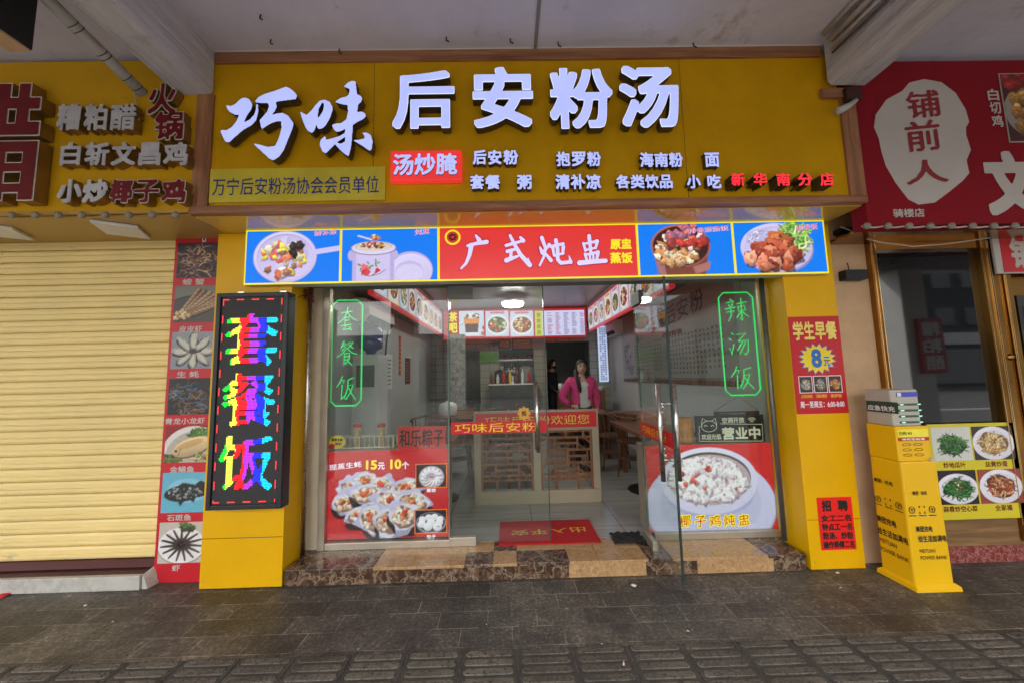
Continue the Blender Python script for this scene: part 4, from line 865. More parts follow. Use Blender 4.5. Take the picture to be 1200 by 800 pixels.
# ================================================================== shop interior: room
IX0, IX1, IB = -1.72, 2.285, 9.2
t = thing('shop_room', 'dim tiled dining room of the noodle shop seen through the glass', 'room', (.2, 6, .12))
def tilefloor():
    m, tr, b = newmat('polished floor tile'); v = coords(tr)
    br = N_(tr, 'ShaderNodeTexBrick', offset=0.0, Scale=1.0); br.inputs['Brick Width'].default_value = .8; br.inputs['Row Height'].default_value = .8; br.inputs['Mortar Size'].default_value = .003
    br.inputs['Color1'].default_value = (.36, .35, .32, 1); br.inputs['Color2'].default_value = (.40, .385, .35, 1); br.inputs['Mortar'].default_value = (.1, .095, .085, 1); tr.links.new(v, br.inputs['Vector'])
    v2 = coords(tr, (.6, 9, 1)); n = N_(tr, 'ShaderNodeTexNoise', Scale=2.2, Detail=6); tr.links.new(v2, n.inputs['Vector']); r = ramp(tr, n.outputs[0], [(.3, (.8, .8, .79)), (.7, (1.1, 1.1, 1.1))])
    mx = N_(tr, 'ShaderNodeMix', data_type='RGBA', blend_type='MULTIPLY'); mx.inputs[0].default_value = 1; tr.links.new(br.outputs[0], mx.inputs[6]); tr.links.new(r, mx.inputs[7]); tr.links.new(mx.outputs[2], b.inputs['Base Color']); b.inputs['Roughness'].default_value = .13; return m
b = MB(); b.box(IX0, IX1, 3.162, 12, .004, .12); part('floor', b, tilefloor(), t)
b = MB(); b.box(IX0 - .1, IX0, 3.125, 12, .004, 3.9); part('side_wall', b, M_pale, t)
b = MB(); b.box(IX1, IX1 + .1, 3.125, 12, .004, 3.9); part('side_wall', b, M_pale, t)
M_rib = mat('ribbed pvc ceiling', (.34, .34, .36), .35, var=.06)
b = MB()
for i in range(60): yy = 3.2 + i * .1; b.box(IX0, IX1, yy, yy + .094, 2.92, 2.95); 
b.box(IX0, IX1, 3.13, 12, 2.951, 3.0); part('ceiling', b, M_rib, t)
b = MB(); b.box(IX0 + .001, -1.36, 3.6, 8.6, 2.45, 2.918); part('bulkhead', b, M_grey, t)
b = MB(); b.box(1.70, IX1 - .001, 3.6, 8.6, 2.58, 2.918); part('bulkhead', b, M_grey, t)
b = MB(); b.box(IX0 + .002, IX1 - .002, 3.13, 3.2, 2.30, 2.918); part('door_lintel', b, M_grey, t)
# back part: tiled kitchen wall with openings, at y 8.0
YK = 8.0
kx = lambda q, py=440: P(q, py, YK)[0]; kz = lambda py, q=600: P(q, py, YK)[2]
def tilewall():
    m, tr, b = newmat('greenish wall tile'); v = coords(tr, rot=(math.radians(90), 0, 0)); br = N_(tr, 'ShaderNodeTexBrick', offset=0, Scale=1.0); br.inputs['Brick Width'].default_value = .3; br.inputs['Row Height'].default_value = .15; br.inputs['Mortar Size'].default_value = .006
    br.inputs['Color1'].default_value = (.36, .36, .27, 1); br.inputs['Color2'].default_value = (.30, .31, .23, 1); br.inputs['Mortar'].default_value = (.14, .14, .11, 1); tr.links.new(v, br.inputs['Vector']); tr.links.new(br.outputs[0], b.inputs['Base Color']); b.inputs['Roughness'].default_value = .25; return m
M_tw = tilewall()
b = MB()
b.box(IX0, kx(546), YK, YK + .12, .12, 2.95)                                   # left of curtain door
b.box(kx(546), kx(562), YK, YK + .12, kz(408), 2.95); b.box(kx(562), kx(585), YK, YK + .12, .12, 2.95)
b.box(kx(585), kx(626), YK, YK + .12, .12, kz(452)); b.box(kx(585), kx(626), YK, YK + .12, kz(410), 2.95)
b.box(kx(626), kx(641), YK - .02, YK + .13, .12, 2.95); b.box(kx(641), kx(692), YK, YK + .12, kz(402), 2.95); b.box(kx(692), IX1, YK, YK + .12, .12, 2.95)
part('back_wall', b, M_tw, t)
b = MB(); b.box(IX0, IX1, 10.6, 10.7, .12, 2.95); part('kitchen_wall', b, mat('kitchen wall', (.42, .42, .40), .6), t)
# left partition wall column with marble face
c0 = P(527, 440, 7.2)[0]; c1 = P(545, 440, 7.2)[0]
b = MB(); b.box(c0, c1, 7.2, 7.4, .121, 2.35); solo('marble_column', b, marble('grey mottled marble', [(.3, (.1, .1, .1)), (.5, (.4, .4, .38)), (.7, (.6, .6, .58))], 9, .2), 'square column faced with grey mottled marble below the menu lights', 'column')
# curtain
b = MB(); vs = []; n = 40
for i in range(n + 1):
    x = kx(545) + (kx(563) - kx(545)) * i / n
    for z in (kz(472), kz(410)): vs.append((x, YK - .03 + .018 * math.sin(i * 1.3) + .006 * rnd.random(), z))
b.add(vs, [(2 * i, 2 * i + 2, 2 * i + 3, 2 * i + 1) for i in range(n)]); 
o = solo('door_curtain', b, mat('drab curtain cloth', (.075, .072, .062), .9, var=.3, vs=6), 'drab olive curtain hanging in the narrow kitchen doorway', 'curtain', smooth=True); m = o.modifiers.new('thick', 'SOLIDIFY'); m.thickness = .006

# ceiling lamps (lit in the photograph)
p = P(601, 357, 6.3)
t = thing('ceiling_lamp', 'round white ceiling lamp glowing in the middle of the room', 'lamp', (p[0], p[1], p[2] - .03))
b = MB(); b.lathe((p[0], p[1], p[2] - .03), [(.02, 0), (.17, .005), (.19, .03), (.185, .06)], 28); part('diffuser', b, glow('lamp diffuser', (1, .96, .86), 44), t, smooth=True)
b = MB(); b.lathe((p[0], p[1], p[2] + .03), [(.2, 0), (.2, .02)], 28); b.tube([(p[0], p[1], p[2] + .04), (p[0], p[1], 2.93)], .012, 6); part('lamp_base', b, M_white, t)
p = P(611, 337, 4.7)
t = thing('tube_lamp', 'lit white tube lamp fixed along the ribbed ceiling', 'lamp', (p[0], 4.9, 2.88))
b = MB(); b.tube([(p[0], 4.45, 2.885), (p[0], 5.35, 2.885)], .014, 10); part('tube', b, glow('tube light', (.9, .95, 1), 80), t, smooth=True)
b = MB(); b.box(p[0] - .02, p[0] + .02, 4.42, 5.38, 2.902, 2.918); part('fitting', b, M_white, t)
b = MB(); p = P(565, 405, 9.0); b.ball((p[0], 9.0, p[2]), .05); solo('kitchen_bulb', b, glow('kitchen bulb', (.8, 1, .85), 30), 'small glaring bulb by the curtained kitchen doorway', 'lamp', smooth=True)

# ================================================================== menu light boxes
def strip(name, label, X, y0, y1, z0, z1, face, n, seed):
    t = thing(name, label, 'menu light box', (X, (y0 + y1) / 2, z0))
    b = MB(); b.box(min(X, X - face * .06), max(X, X - face * .06), y0, y1, z0, z1); part('case', b, glow('menu case red', S(196, 44, 50), .7), t)
    fr = ((X, 0, 0), (0, face * 1.0, 0), (0, 0, 1)); L = (y1 - y0) / n
    for i in range(n):
        a, c = y0 + i * L + .012, y0 + (i + 1) * L - .012
        u0, u1 = (a, c) if face > 0 else (-c, -a)
        picture('menu_picture', pic_menu_food(44, 44, seed + i, [(206, 206, 226), (230, 220, 190), (180, 190, 215), (215, 205, 200)][i % 4]), fr, (u0, u1, z0 + .035, z1 - .035), P_dim, t)
# left box faces +x: its u axis must run towards the back so that U x V points into the room
strip('menu_strip', 'lit row of dish pictures along the left wall top', -1.352, 3.62, 7.44, 2.36, 2.86, 1, 9, 40)
strip('menu_strip', 'lit row of dish pictures along the right wall top', 1.692, 3.62, 7.3, 2.36, 2.86, -1, 9, 60)
YM = 7.45
x0, x1, z0, z1 = rect(520, 362.5, 687, 396, YM)
t = thing('menu_board', 'wide lit menu board hanging over the kitchen front', 'menu board', ((x0 + x1) / 2, YM, z0))
b = MB(); b.box(x0, x1, YM, YM + .08, z0, z1); part('case', b, glow('menu case red', S(196, 44, 50), .7), t)
ptext('lettering', '茶吧', (526, 366, 536, 390), YM, glow('lit yellow text', S(240, 220, 40), 1), t, bold=.05, vertical=True, lift=.003)
b = MB(); p = P(531, 393, YM); b.box(p[0] - .02, p[0] + .02, YM - .003, YM - .001, p[2] - .05, p[2] + .0); part('arrow_mark', b, glow('lit yellow text', S(240, 220, 40), 1), t)
ppic('menu_picture', pic_drink, (538, 364.5, 567, 394), YM, P_lit, t, 2.2)
for i, (a, c) in enumerate(((569, 596), (598, 625))): ppic('menu_picture', lambda w, h: pic_menu_food(w, h, 80 + i, (206, 206, 230)), (a, 364.5, c, 394), YM, P_lit, t, 2.2)
ppic('price_table', pic_table, (627, 364, 685, 393), YM, P_lit, t, 2.4)

# ================================================================== mural on the right wall
t = thing('wall_mural', 'long grey mural with brush calligraphy and columns of small text on the right wall', 'mural', (IX1 - .004, 4.8, 1.4))
fr = ((IX1 - .004, 0, 0), (0, -1, 0), (0, 0, 1))
picture('mural_print', pic_calligraphy(360, 130), fr, (-7.05, -3.5, 1.40, 2.56), P_print, t)
a = [Q(q, 380, IX1)[1] for q in (768, 826)]
text('lettering', '巧味后安粉', fr, (-5.75, -4.05, 2.10, 2.47), M_blackp, t, bold=.025, nib='brush', slope=.1, N=72, lift=.004)
text('lettering', '后安粉汤', fr, (-5.2, -4.6, 1.99, 2.06), mat('seal red', S(110, 30, 25), .6), t, bold=.05, N=48, lift=.004)
b = MB()
for i in range(30): y = 3.5 + i * .118; b.box(IX1 - .012, IX1 - .001, y + .004, y + .114, 1.335, 1.395)
part('border_strip', b, M_cwood, t)
# ================================================================== interior furniture
def make_table(label, loc, w=.62, d=1.05, rot=0, round_base=False):
    t = thing('dining_table', label, 'table', (0, 0, 0)); b = MB(); b.box(-w / 2, w / 2, -d / 2, d / 2, .70, .745); part('tabletop', b, M_twood, t, bevel=.006)
    if round_base:
        b = MB(); b.tube([(0, 0, .02), (0, 0, .7)], .035, 10); part('column', b, M_black, t); b = MB(); b.lathe((0, 0, .001), [(.26, 0), (.26, .008), (.1, .022), (.05, .03)], 28); part('base_plate', b, M_black, t)
    else:
        for sx in (-1, 1):
            for sy in (-1, 1): b = MB(); b.box(sx * (w / 2 - .04) - .028, sx * (w / 2 - .04) + .028, sy * (d / 2 - .05) - .028, sy * (d / 2 - .05) + .028, 0, .70); part('leg', b, M_cwood, t)
        b = MB(); b.box(-w / 2 + .07, w / 2 - .07, -d / 2 + .03, -d / 2 + .05, .62, .70); part('apron', b, M_cwood, t)
    t.location = loc; t.rotation_euler = (0, 0, rot); return t
def make_chair(label):
    t = thing('dining_chair', label, 'chair', (0, 0, 0)); b = MB(); b.lathe((0, 0, .43), [(.05, 0), (.2, .0), (.21, .02), (.2, .035)], 20); part('seat', b, M_cwood, t, smooth=False)
    for sx, sy in ((-1, -1), (1, -1), (-1, 1), (1, 1)): b = MB(); b.tube([(sx * .19, sy * .19, 0), (sx * .155, sy * .155, .43)], [.014, .018], 8); part('leg', b, M_cwood, t)
    b = MB(); arc = [(.21 * math.sin(a), .2 * math.cos(a), .8 + .0 * a) for a in [(-1.9 + 3.8 * i / 14) for i in range(15)]]; b.tube([(x * 1.05, y * 1.1, z - .04 * abs(i - 7) / 7) for i, (x, y, z) in enumerate(arc)], .017, 8); part('back_rail', b, M_cwood, t, smooth=True)
    for k in range(7): a = -1.2 + .4 * k; b = MB(); b.tube([(.185 * math.sin(a), .185 * math.cos(a), .45), (.22 * math.sin(a), .22 * math.cos(a), .79)], .009, 6); part('spindle', b, M_cwood, t)
    b = MB(); b.lathe((0, 0, .2), [(.155, 0), (.165, .008), (.155, .016)], 18); part('stretcher', b, M_cwood, t); return t
F0 = .1205
make_table('long dark table with round base plate inside the left window', (-.85, 4.25, F0), .6, 1.1, 0, True)
make_table('long dark table with round base plate behind the open glass door', (1.66, 4.35, F0), .6, 1.1, 0, True)
make_table('brown wooden table right behind the lattice screen', (-.05, 5.5, F0), .7, 1.2)
make_table('brown wooden table beside the woman in pink', (1.32, 6.5, F0), .7, 1.1)
make_table('brown wooden table near the marble column', (-.95, 6.3, F0), .7, 1.1)
make_table('brown wooden table against the right wall under the mural', (1.88, 5.6, F0), .6, 1.0)
make_table('small brown wooden table in the left corner before the curtain', (-1.0, 7.4, F0), .6, .8)
ch = make_chair('brown spindle back chair half behind the lattice screen, left one'); ch.location = (-.2, 4.7, F0); ch.rotation_euler = (0, 0, math.pi)
for (x, y, r, lab) in ((.18, 4.72, math.pi, 'brown spindle back chair behind the lattice screen, right one'), (-.2, 6.35, 0, 'brown chair at the far side of the table behind the screen'), (-1.2, 5.35, .3, 'brown chair by the grey left wall near the white dispenser'), (-.75, 5.3, math.pi, 'brown chair in front of the table near the marble column'),
                    (1.12, 5.45, math.pi * .9, 'brown spindle back chair just right of the woman, nearest the door'), (1.55, 5.5, math.pi, 'brown spindle back chair under the lower edge of the mural'), (1.7, 5.05, 1.2, 'brown spindle back chair against the right wall'), (1.4, 7.3, 0, 'brown chair at the far side of the table beside the woman')):
    c = copy_thing(ch, (x, y, F0), lab, r)
# wooden sideboard behind the woman with bowls and jars
x0, x1 = P(655, 470, 7.3)[0], P(708, 470, 7.3)[0]
t = thing('sideboard', 'brown wooden sideboard crowded with bowls behind the woman', 'cabinet', ((x0 + x1) / 2, 7.4, .12)); zt_ = P(680, 457, 7.3)[2]
b = MB(); b.box(x0, x1, 7.2, 7.6, F0, zt_ - .03); part('body', b, M_cwood, t); b = MB(); b.box(x0 - .02, x1 + .02, 7.18, 7.62, zt_ - .029, zt_); part('top', b, M_twood, t, bevel=.004)
zt2 = zt_ + .001
for i in range(9):
    x = x0 + .05 + (x1 - x0 - .1) * i / 8; b = MB(); h = rnd.uniform(.06, .16); r = rnd.uniform(.035, .06)
    b.lathe((x, 7.32 + .12 * (i % 2), zt2), [(r * .7, 0), (r, h * .5), (r * .95, h)], 14); col = [(.6, .6, .62), (.35, .03, .03), (.5, .5, .46), (.55, .4, .15)][i % 4]
    solo('condiment_jar', b, mat('jar %d' % (i % 4), col, .3), ['white bowl', 'red jar', 'grey tin', 'amber jar'][i % 4] + ' on the wooden sideboard, number %s from the doorway side' % ['one', 'two', 'three', 'four', 'five', 'six', 'seven', 'eight', 'nine'][i], 'jar', 'jars on the sideboard', smooth=True)
# red jar standing by the vertical notice
p = P(706, 447, 7.0)
# vertical lit notice on right wall side
x0, x1, z0, z1 = rect(701.5, 382, 712, 447, 7.5)
t = thing('vertical_notice', 'narrow pale lit notice with small text beside the wooden sideboard', 'notice', ((x0 + x1) / 2, 7.5, z0)); b = MB(); b.box(x0, x1, 7.5, 7.53, z0, z1); part('panel', b, glow('pale notice', S(190, 205, 240), .95), t)
b = MB()
for i in range(30):
    for c in range(3):
        if rnd.random() < .8: z = z1 - .04 - i * (z1 - z0 - .06) / 30; x = x0 + .03 + c * (x1 - x0 - .05) / 3; b.box(x, x + .035, 7.498, 7.4995, z - .02, z)
part('small_text', b, mat('faint ink', (.1, .12, .25), .6), t)
# air conditioners
def aircon(label, x0, x1, y0, y1, z0, z1, face):
    t = thing('air_conditioner', label, 'air conditioner', ((x0 + x1) / 2, (y0 + y1) / 2, z0)); xf = x1 if face > 0 else x0; xb_ = x0 if face > 0 else x1
    b = MB(); prof = [(xb_, z0), (xf - face * .06, z0), (xf, z0 + .08), (xf, z1 - .05), (xf - face * .05, z1), (xb_, z1)]; n = len(prof)
    vs = [(x, y, z) for y in (y0, y1) for x, z in prof]; b.add(vs, [(i, (i + 1) % n, n + (i + 1) % n, n + i) for i in range(n)] + [tuple(range(n))[::-1], tuple(range(n, 2 * n))]); part('housing', b, M_white, t, bevel=.008)
    b = MB(); b.obox((xf - face * .06, y0 + .04, z0 - .001), (0, 1, 0), (face * .06, 0, .08), (face * .8, 0, -.6), 0, y1 - y0 - .08, .1, .9, .001, .006); part('louvre', b, M_dark, t)
p0 = Q(432, 384, IX0)
aircon('white split air conditioner high on the left wall', IX0 + .001, IX0 + .2, 3.95, 4.84, 2.14, 2.40, 1)
aircon('white split air conditioner high on the right wall past the mural', IX1 - .2, IX1 - .001, 6.95, 7.8, 2.27, 2.55, -1)
b = MB(); b.tube([(IX0 + .12, 4.86, 2.2), (IX0 + .06, 4.95, 2.05), (IX0 + .02, 5.02, 1.8), (IX0 + .02, 5.02, .9)], .012, 8); solo('aircon_hose', b, M_dark, 'dark hose dropping from the left air conditioner', 'hose', smooth=True)
# water dispenser with blue bottle
pw = P(428, 455, 4.0)
t = thing('water_dispenser', 'white floor dispenser by the left wall behind the green neon sign', 'water dispenser', (pw[0], 4.15, .12)); zt_ = P(428, 415, 4.0)[2]
b = MB(); b.box(pw[0] - .15, pw[0] + .15, 4.0, 4.3, F0, zt_); part('body', b, M_white, t, bevel=.012)
b = MB(); b.box(pw[0] - .1, pw[0] + .1, 3.996, 4.001, zt_ - .36, zt_ - .12); part('tap_recess', b, M_grey, t)
b = MB(); b.lathe((pw[0], 4.15, zt_ + .001), [(.04, 0), (.07, .05), (.125, .08), (.13, .17), (.122, .18), (.13, .2), (.13, .32), (.1, .36)], 24); solo('water_bottle', b, mat('deep blue bottle', S(24, 36, 110), .15, spec=.8), 'dark blue water bottle upside down on the dispenser', 'bottle', smooth=True)
# kitchen front: counter, steamer box, shelf
x0, x1 = kx(575), kx(628)
t = thing('kitchen_counter', 'grey metal serving counter in front of the kitchen hatch', 'counter', ((x0 + x1) / 2, 7.7, .12)); zc = kz(450)
b = MB(); b.box(x0, x1, 7.5, 7.97, F0, zc); part('body', b, mat('dark counter cloth', (.075, .075, .078), .8, var=.3, vs=5), t); b = MB(); b.box(x0 - .02, x1 + .02, 7.48, 7.975, zc + .001, zc + .03); part('top', b, M_steel, t)
for i, (a, c, h, lab, mt) in enumerate(((580, 592, .25, 'dark steamer drum on the serving counter', M_dark), (595, 606, .16, 'steel pot on the serving counter', M_steel), (608, 624, .32, 'tall grey machine on the serving counter', M_grey))):
    b = MB(); xa_, xb_ = kx(a), kx(c); r = (xb_ - xa_) / 2; b.lathe(((xa_ + xb_) / 2, 7.72, zc + .031), [(r * .9, 0), (r, .02), (r, h), (r * .5, h + .03), (r * .1, h + .05)], 18); solo('cooking_pot', b, mt, lab, 'pot', smooth=False)
t = thing('kitchen_shelf', 'steel shelf of red and white dishes in the kitchen hatch', 'shelf', (kx(605), 8.3, kz(425)))
b = MB(); b.box(kx(585), kx(626), 8.2, 8.5, kz(436), kz(434)); b.box(kx(585), kx(626), 8.2, 8.5, kz(422), kz(420)); part('board', b, M_steel, t)
for i in range(10):
    b = MB(); x = kx(588) + i * .075; z = (kz(420) if i % 2 else kz(434)) + .002; h = rnd.uniform(.06, .12); b.lathe((x, 8.3, z), [(.02, 0), (.034, h * .5), (.036, h)], 12); solo('kitchen_dish', b, [M_whitep, M_redp][i % 2], ('white' if i % 2 == 0 else 'red') + ' dish standing on the steel kitchen shelf', 'dish', 'dishes on the kitchen shelf', smooth=True)
for (a, y0, c, y1, lab) in ((584, 398, 598, 408, 'small gold framed certificate above the kitchen hatch'), (600, 396.5, 623, 409, 'wide gold framed certificate above the kitchen hatch')):
    x0, x1, z0, z1 = rect(a, y0, c, y1, 7.95); t = thing('framed_certificate', lab, 'picture frame', ((x0 + x1) / 2, 7.96, z0)); b = MB(); b.box(x0, x1, 7.95, 7.98, z0, z1); part('frame', b, M_dark, t); b = MB(); b.box(x0 + .02, x1 - .02, 7.945, 7.949, z0 + .02, z1 - .02); part('sheet', b, mat('old gold sheet', S(168, 128, 60), .5, var=.3, vs=9), t)
x0, x1, z0, z1 = rect(562, 412, 583, 424, 7.95); t = thing('green_poster', 'small green poster on the tiled wall by the curtain', 'poster', ((x0 + x1) / 2, 7.95, z0)); b = MB(); b.box(x0, x1, 7.955, 7.99, z0, z1); part('sheet', b, mat('green sheet', S(90, 150, 60), .5, var=.3, vs=6), t)
for i in range(9):
    x = kx(587) + i * .082; z = kz(424); L = rnd.uniform(.16, .3); b = MB(); b.tube([(x, 8.12, z), (x + rnd.uniform(-.01, .01), 8.12, z - L)], .007, 6); b.ball((x, 8.12, z - L - .03), .035, .012, .04, 10)
    solo('kitchen_ladle', b, [M_steel, M_dark, M_cwood][i % 3], ['steel', 'black', 'wooden'][i % 3] + ' ladle hanging in the row under the kitchen hatch shelf', 'ladle', 'ladles in the kitchen hatch', smooth=True)
for i in range(7):
    x = kx(577) + i * .13; b = MB(); h = .2 + .1 * rnd.random(); b.lathe((x, 7.55, zc + .031), [(.03, 0), (.034, .02), (.034, h * .65), (.014, h * .85), (.014, h)], 12)
    solo('kitchen_bottle', b, [M_brownp, M_white, M_redp, M_gold][i % 4], ['dark brown', 'white', 'red', 'yellow'][i % 4] + ' bottle at the front edge of the dark serving counter', 'bottle', 'bottles on the serving counter', smooth=True)
# dried plant on shelf
p = P(579, 402, 7.9); b = MB()
for k in range(26): a = rnd.uniform(0, 6.28); r = rnd.uniform(.05, .16); b.tube([(p[0], 7.9, p[2] - .08), (p[0] + r * .5 * math.cos(a), 7.9 + .05 * math.sin(a), p[2] + .02), (p[0] + r * math.cos(a), 7.9 + .08 * math.sin(a), p[2] + rnd.uniform(-.08, .09))], .007, 4)
solo('dried_plant', b, mat('dried leaves', (.06, .04, .025), .8), 'dried brown plant hanging beside the gold certificates', 'plant')

# ================================================================== lattice screen
ys = 4.0; x0, x1 = -.385, .985; zt_ = P(632, 480.5, ys)[2]
t = thing('lattice_screen', 'beige screen with brown lattice and red welcome banner', 'screen', ((x0 + x1) / 2, ys, .12)); z0 = F0
b = MB(); fw = .075
b.box(x0, x0 + fw, ys, ys + .08, z0 + .14, zt_ - .0); b.box(x1 - fw, x1, ys, ys + .08, z0 + .14, zt_); b.box(x0, x1, ys - .002, ys + .09, z0, z0 + .139); b.box(x0 + fw, x1 - fw, ys, ys + .08, zt_ - .04, zt_)
b.box(x0 + fw, x1 - fw, ys, ys + .08, zt_ - .22, zt_ - .19); xm = (x0 + x1) / 2; b.box(xm - .04, xm + .04, ys, ys + .07, z0 + .14, zt_ - .22); part('frame', b, M_beigew, t, bevel=.004)
b = MB(); b.box(x0 + .02, x1 - .02, ys - .006, ys - .003, zt_ - .188, zt_ - .02); rb = part('banner', b, M_redd, t)
text('lettering', '巧味后安粉欢迎您', FR(ys - .006), (x0 + .12, x1 - .1, zt_ - .155, zt_ - .055), mat('pale gold text', S(216, 190, 70), .5), rb, bold=.02, nib='brush', N=56)
def lattice(a, c, zb_, zt2):
    b = MB(); w = .011; d0, d1 = ys + .02, ys + .05
    H = lambda z, u0, u1: b.box(a + (c - a) * u0, a + (c - a) * u1, d0, d1, zb_ + (zt2 - zb_) * z - w, zb_ + (zt2 - zb_) * z + w)
    V = lambda u, z0_, z1_: b.box(a + (c - a) * u - w, a + (c - a) * u + w, d0 + .003, d1 - .003, zb_ + (zt2 - zb_) * z0_, zb_ + (zt2 - zb_) * z1_)
    for z in (.98, .87, .66, .44, .25, .17): H(z, 0, 1)
    for u in (.02, .98): V(u, 0, 1)
    for u in (.3, .72): V(u, 0, .17)
    for u in (.16, .34, .52, .7, .86): V(u, .17, .25)
    for u in (.16, .5, .84): V(u, .87, .98)
    V(.28, .66, .87); V(.72, .66, .87); V(.5, .44, .66); V(.28, .25, .44); V(.72, .25, .44)
    H(.77, .28, .72); H(.55, .1, .5); H(.55, .5, .9); H(.34, .28, .72); V(.1, .44, .66); V(.9, .44, .66)
    for (u0, z0_, u1, z1_) in ((.02, .77, .16, .87), (.84, .87, .98, .77), (.14, .66, .28, .77), (.72, .77, .86, .66), (.02, .34, .14, .44), (.86, .44, .98, .34), (.14, .25, .28, .34), (.72, .34, .86, .25)):
        b.tube([(a + (c - a) * u0, ys + .035, zb_ + (zt2 - zb_) * z0_), (a + (c - a) * u1, ys + .035, zb_ + (zt2 - zb_) * z1_)], .012, 4)
    part('lattice', b, M_lat, t)
lattice(x0 + fw, xm - .04, z0 + .14, zt_ - .22); lattice(xm + .04, x1 - fw, z0 + .14, zt_ - .22)
b = MB(); b.lathe((-1.0, 6.0, F0 + .746), [(.12, 0), (.15, .03), (.15, .16), (.13, .2), (.03, .23), (.02, .25)], 22); solo('rice_cooker', b, M_white, 'white domed rice cooker on the table near the marble column', 'rice cooker', smooth=True)
for i, (y_, z_0, w_, h_, lab, mt_) in enumerate(((5.2, 1.35, .34, .5, 'pale paper notice on the grey left wall beside the water dispenser', M_whitep), (6.2, 1.4, .3, .44, 'brown framed menu sheet further along the left wall', M_brownp), (5.75, 1.55, .1, .62, 'narrow red strip standing in for a reflection between two notices', M_redp))):  # the narrow red one is a reflection built as a solid sheet
    b = MB(); b.box(IX0 + .0005, IX0 + .006, y_ - w_ / 2, y_ + w_ / 2, z_0, z_0 + h_); o_ = solo('wall_sheet', b, mt_, lab, 'notice')
    b = MB()
    for k in range(7): b.box(IX0 + .0062, IX0 + .0075, y_ - w_ * .38, y_ + w_ * (.38 - .2 * rnd.random()), z_0 + h_ * (.12 + k * .115), z_0 + h_ * (.16 + k * .115))
    part('print_lines', b, M_grey if i != 2 else M_gold, o_)
for i, (x_, y_) in enumerate(((-.05, 5.3), (.12, 5.62), (1.25, 6.35), (1.45, 6.55))):
    t = thing('sauce_bottle', ['dark sauce bottle on the table behind the screen, nearer one', 'dark sauce bottle on the table behind the screen, further one', 'dark sauce bottle on the table beside the woman, nearer one', 'dark sauce bottle on the table beside the woman, further one'][i], 'bottle', (x_, y_, F0 + .746)); b = MB(); b.lathe((x_, y_, F0 + .746), [(.03, 0), (.032, .01), (.032, .11), (.014, .15), (.013, .18)], 14); part('body', b, M_brownp, t, smooth=True); b = MB(); b.lathe((x_, y_, F0 + .927), [(.015, 0), (.015, .025)], 12); part('cap', b, M_redp, t)
# red mat and black cloth
t = thing('door_mat', 'red doormat with gold characters facing inwards', 'doormat', (.32, 3.3, .12))
b = MB(); b.box(-.105, .738, 3.07, 3.535, F0, F0 + .009); part('mat', b, mat('red coir', S(190, 24, 30), .95, var=.15, vs=30, bump=.6, bs=300), t)
text('lettering', '出入平安', ((0, 0, F0 + .009), (-1, 0, 0), (0, -1, 0)), (-.66, -.0, -3.36, -3.23), mat('mat gold', S(226, 176, 60), .8), t, bold=.035, nib='brush', slope=.08, N=48, lift=.0015)
# wide the gaps between the four characters by building them singly would crowd the mat: one line keeps their order
b = MB(); n = 12; c0 = G(735, 630, .125); vs = []
for i in range(n + 1):
    for j in range(n + 1): vs.append((c0[0] + (i / n - .5) * .26 + rnd.uniform(-.008, .008), c0[1] + (j / n - .5) * .2 + rnd.uniform(-.008, .008), F0 + .004 + .022 * abs(math.sin(i * 1.1 + j * .6)) * rnd.uniform(.3, 1)))
b.add(vs, [(i * (n + 1) + j, (i + 1) * (n + 1) + j, (i + 1) * (n + 1) + j + 1, i * (n + 1) + j + 1) for i in range(n) for j in range(n)])
solo('floor_cloth', b, M_dark, 'crumpled black rag on the floor inside the doorway', 'rag', smooth=True)

# ================================================================== glass front
YG = 3.10
gx0, gx1 = P(381, 500, YG)[0], P(906, 480, YG)[0]; d0, d1 = P(527, 500, YG)[0], 1.135
GT = 2.30
t = thing('window_bay', 'fixed glass window left of the door in a champagne metal frame', 'window', ((gx0 + d0) / 2, YG, ST))
b = MB(); b.box(gx0 - .03, gx0 + .028, YG - .03, YG + .03, ST, GT); b.box(gx0 + .0285, d0, YG - .025, YG + .025, ST, ST + .055); part('frame', b, M_champ, t, bevel=.003)
b = MB(); b.box(d0 - .012, d0 - .001, YG - .012, YG + .012, ST + .056, GT); part('glass_edge', b, mat('green glass edge', (.12, .2, .16), .1), t)
b = MB(); b.box(gx0 + .029, d0 - .013, YG - .005, YG + .005, ST + .056, GT); part('pane', b, M_glass, t)
t = thing('window_bay', 'fixed glass window right of the door in a champagne metal frame', 'window', ((gx1 + d1) / 2, YG, ST))
b = MB(); b.box(gx1 - .028, gx1 + .03, YG - .03, YG + .03, ST, GT); b.box(d1 + .05, gx1 - .0285, YG - .025, YG + .025, ST, ST + .055); part('frame', b, M_champ, t, bevel=.003)
b = MB(); b.box(d1 + .001, d1 + .012, YG - .012, YG + .012, ST + .056, GT); part('glass_edge', b, mat('green glass edge', (.12, .2, .16), .1), t)
b = MB(); b.box(d1 + .013, gx1 - .029, YG - .005, YG + .005, ST + .056, GT); part('pane', b, M_glass, t)
for X in (gx0 - .05, gx1 + .05):
    pass
b = MB(); b.box(xb + .001, gx0 - .031, YG + .0, YG + .03, ST, GT); solo('frame_filler', b, mat('cream upright paint', (.66, .58, .42), .5), 'narrow beige upright between the yellow pillar and the left window', 'trim')
b = MB(); b.box(gx1 + .031, xr0 - .001, YG + .0, YG + .03, ST, GT); solo('frame_filler', b, M_champ, 'narrow metal upright between the right window and the yellow pillar', 'trim')
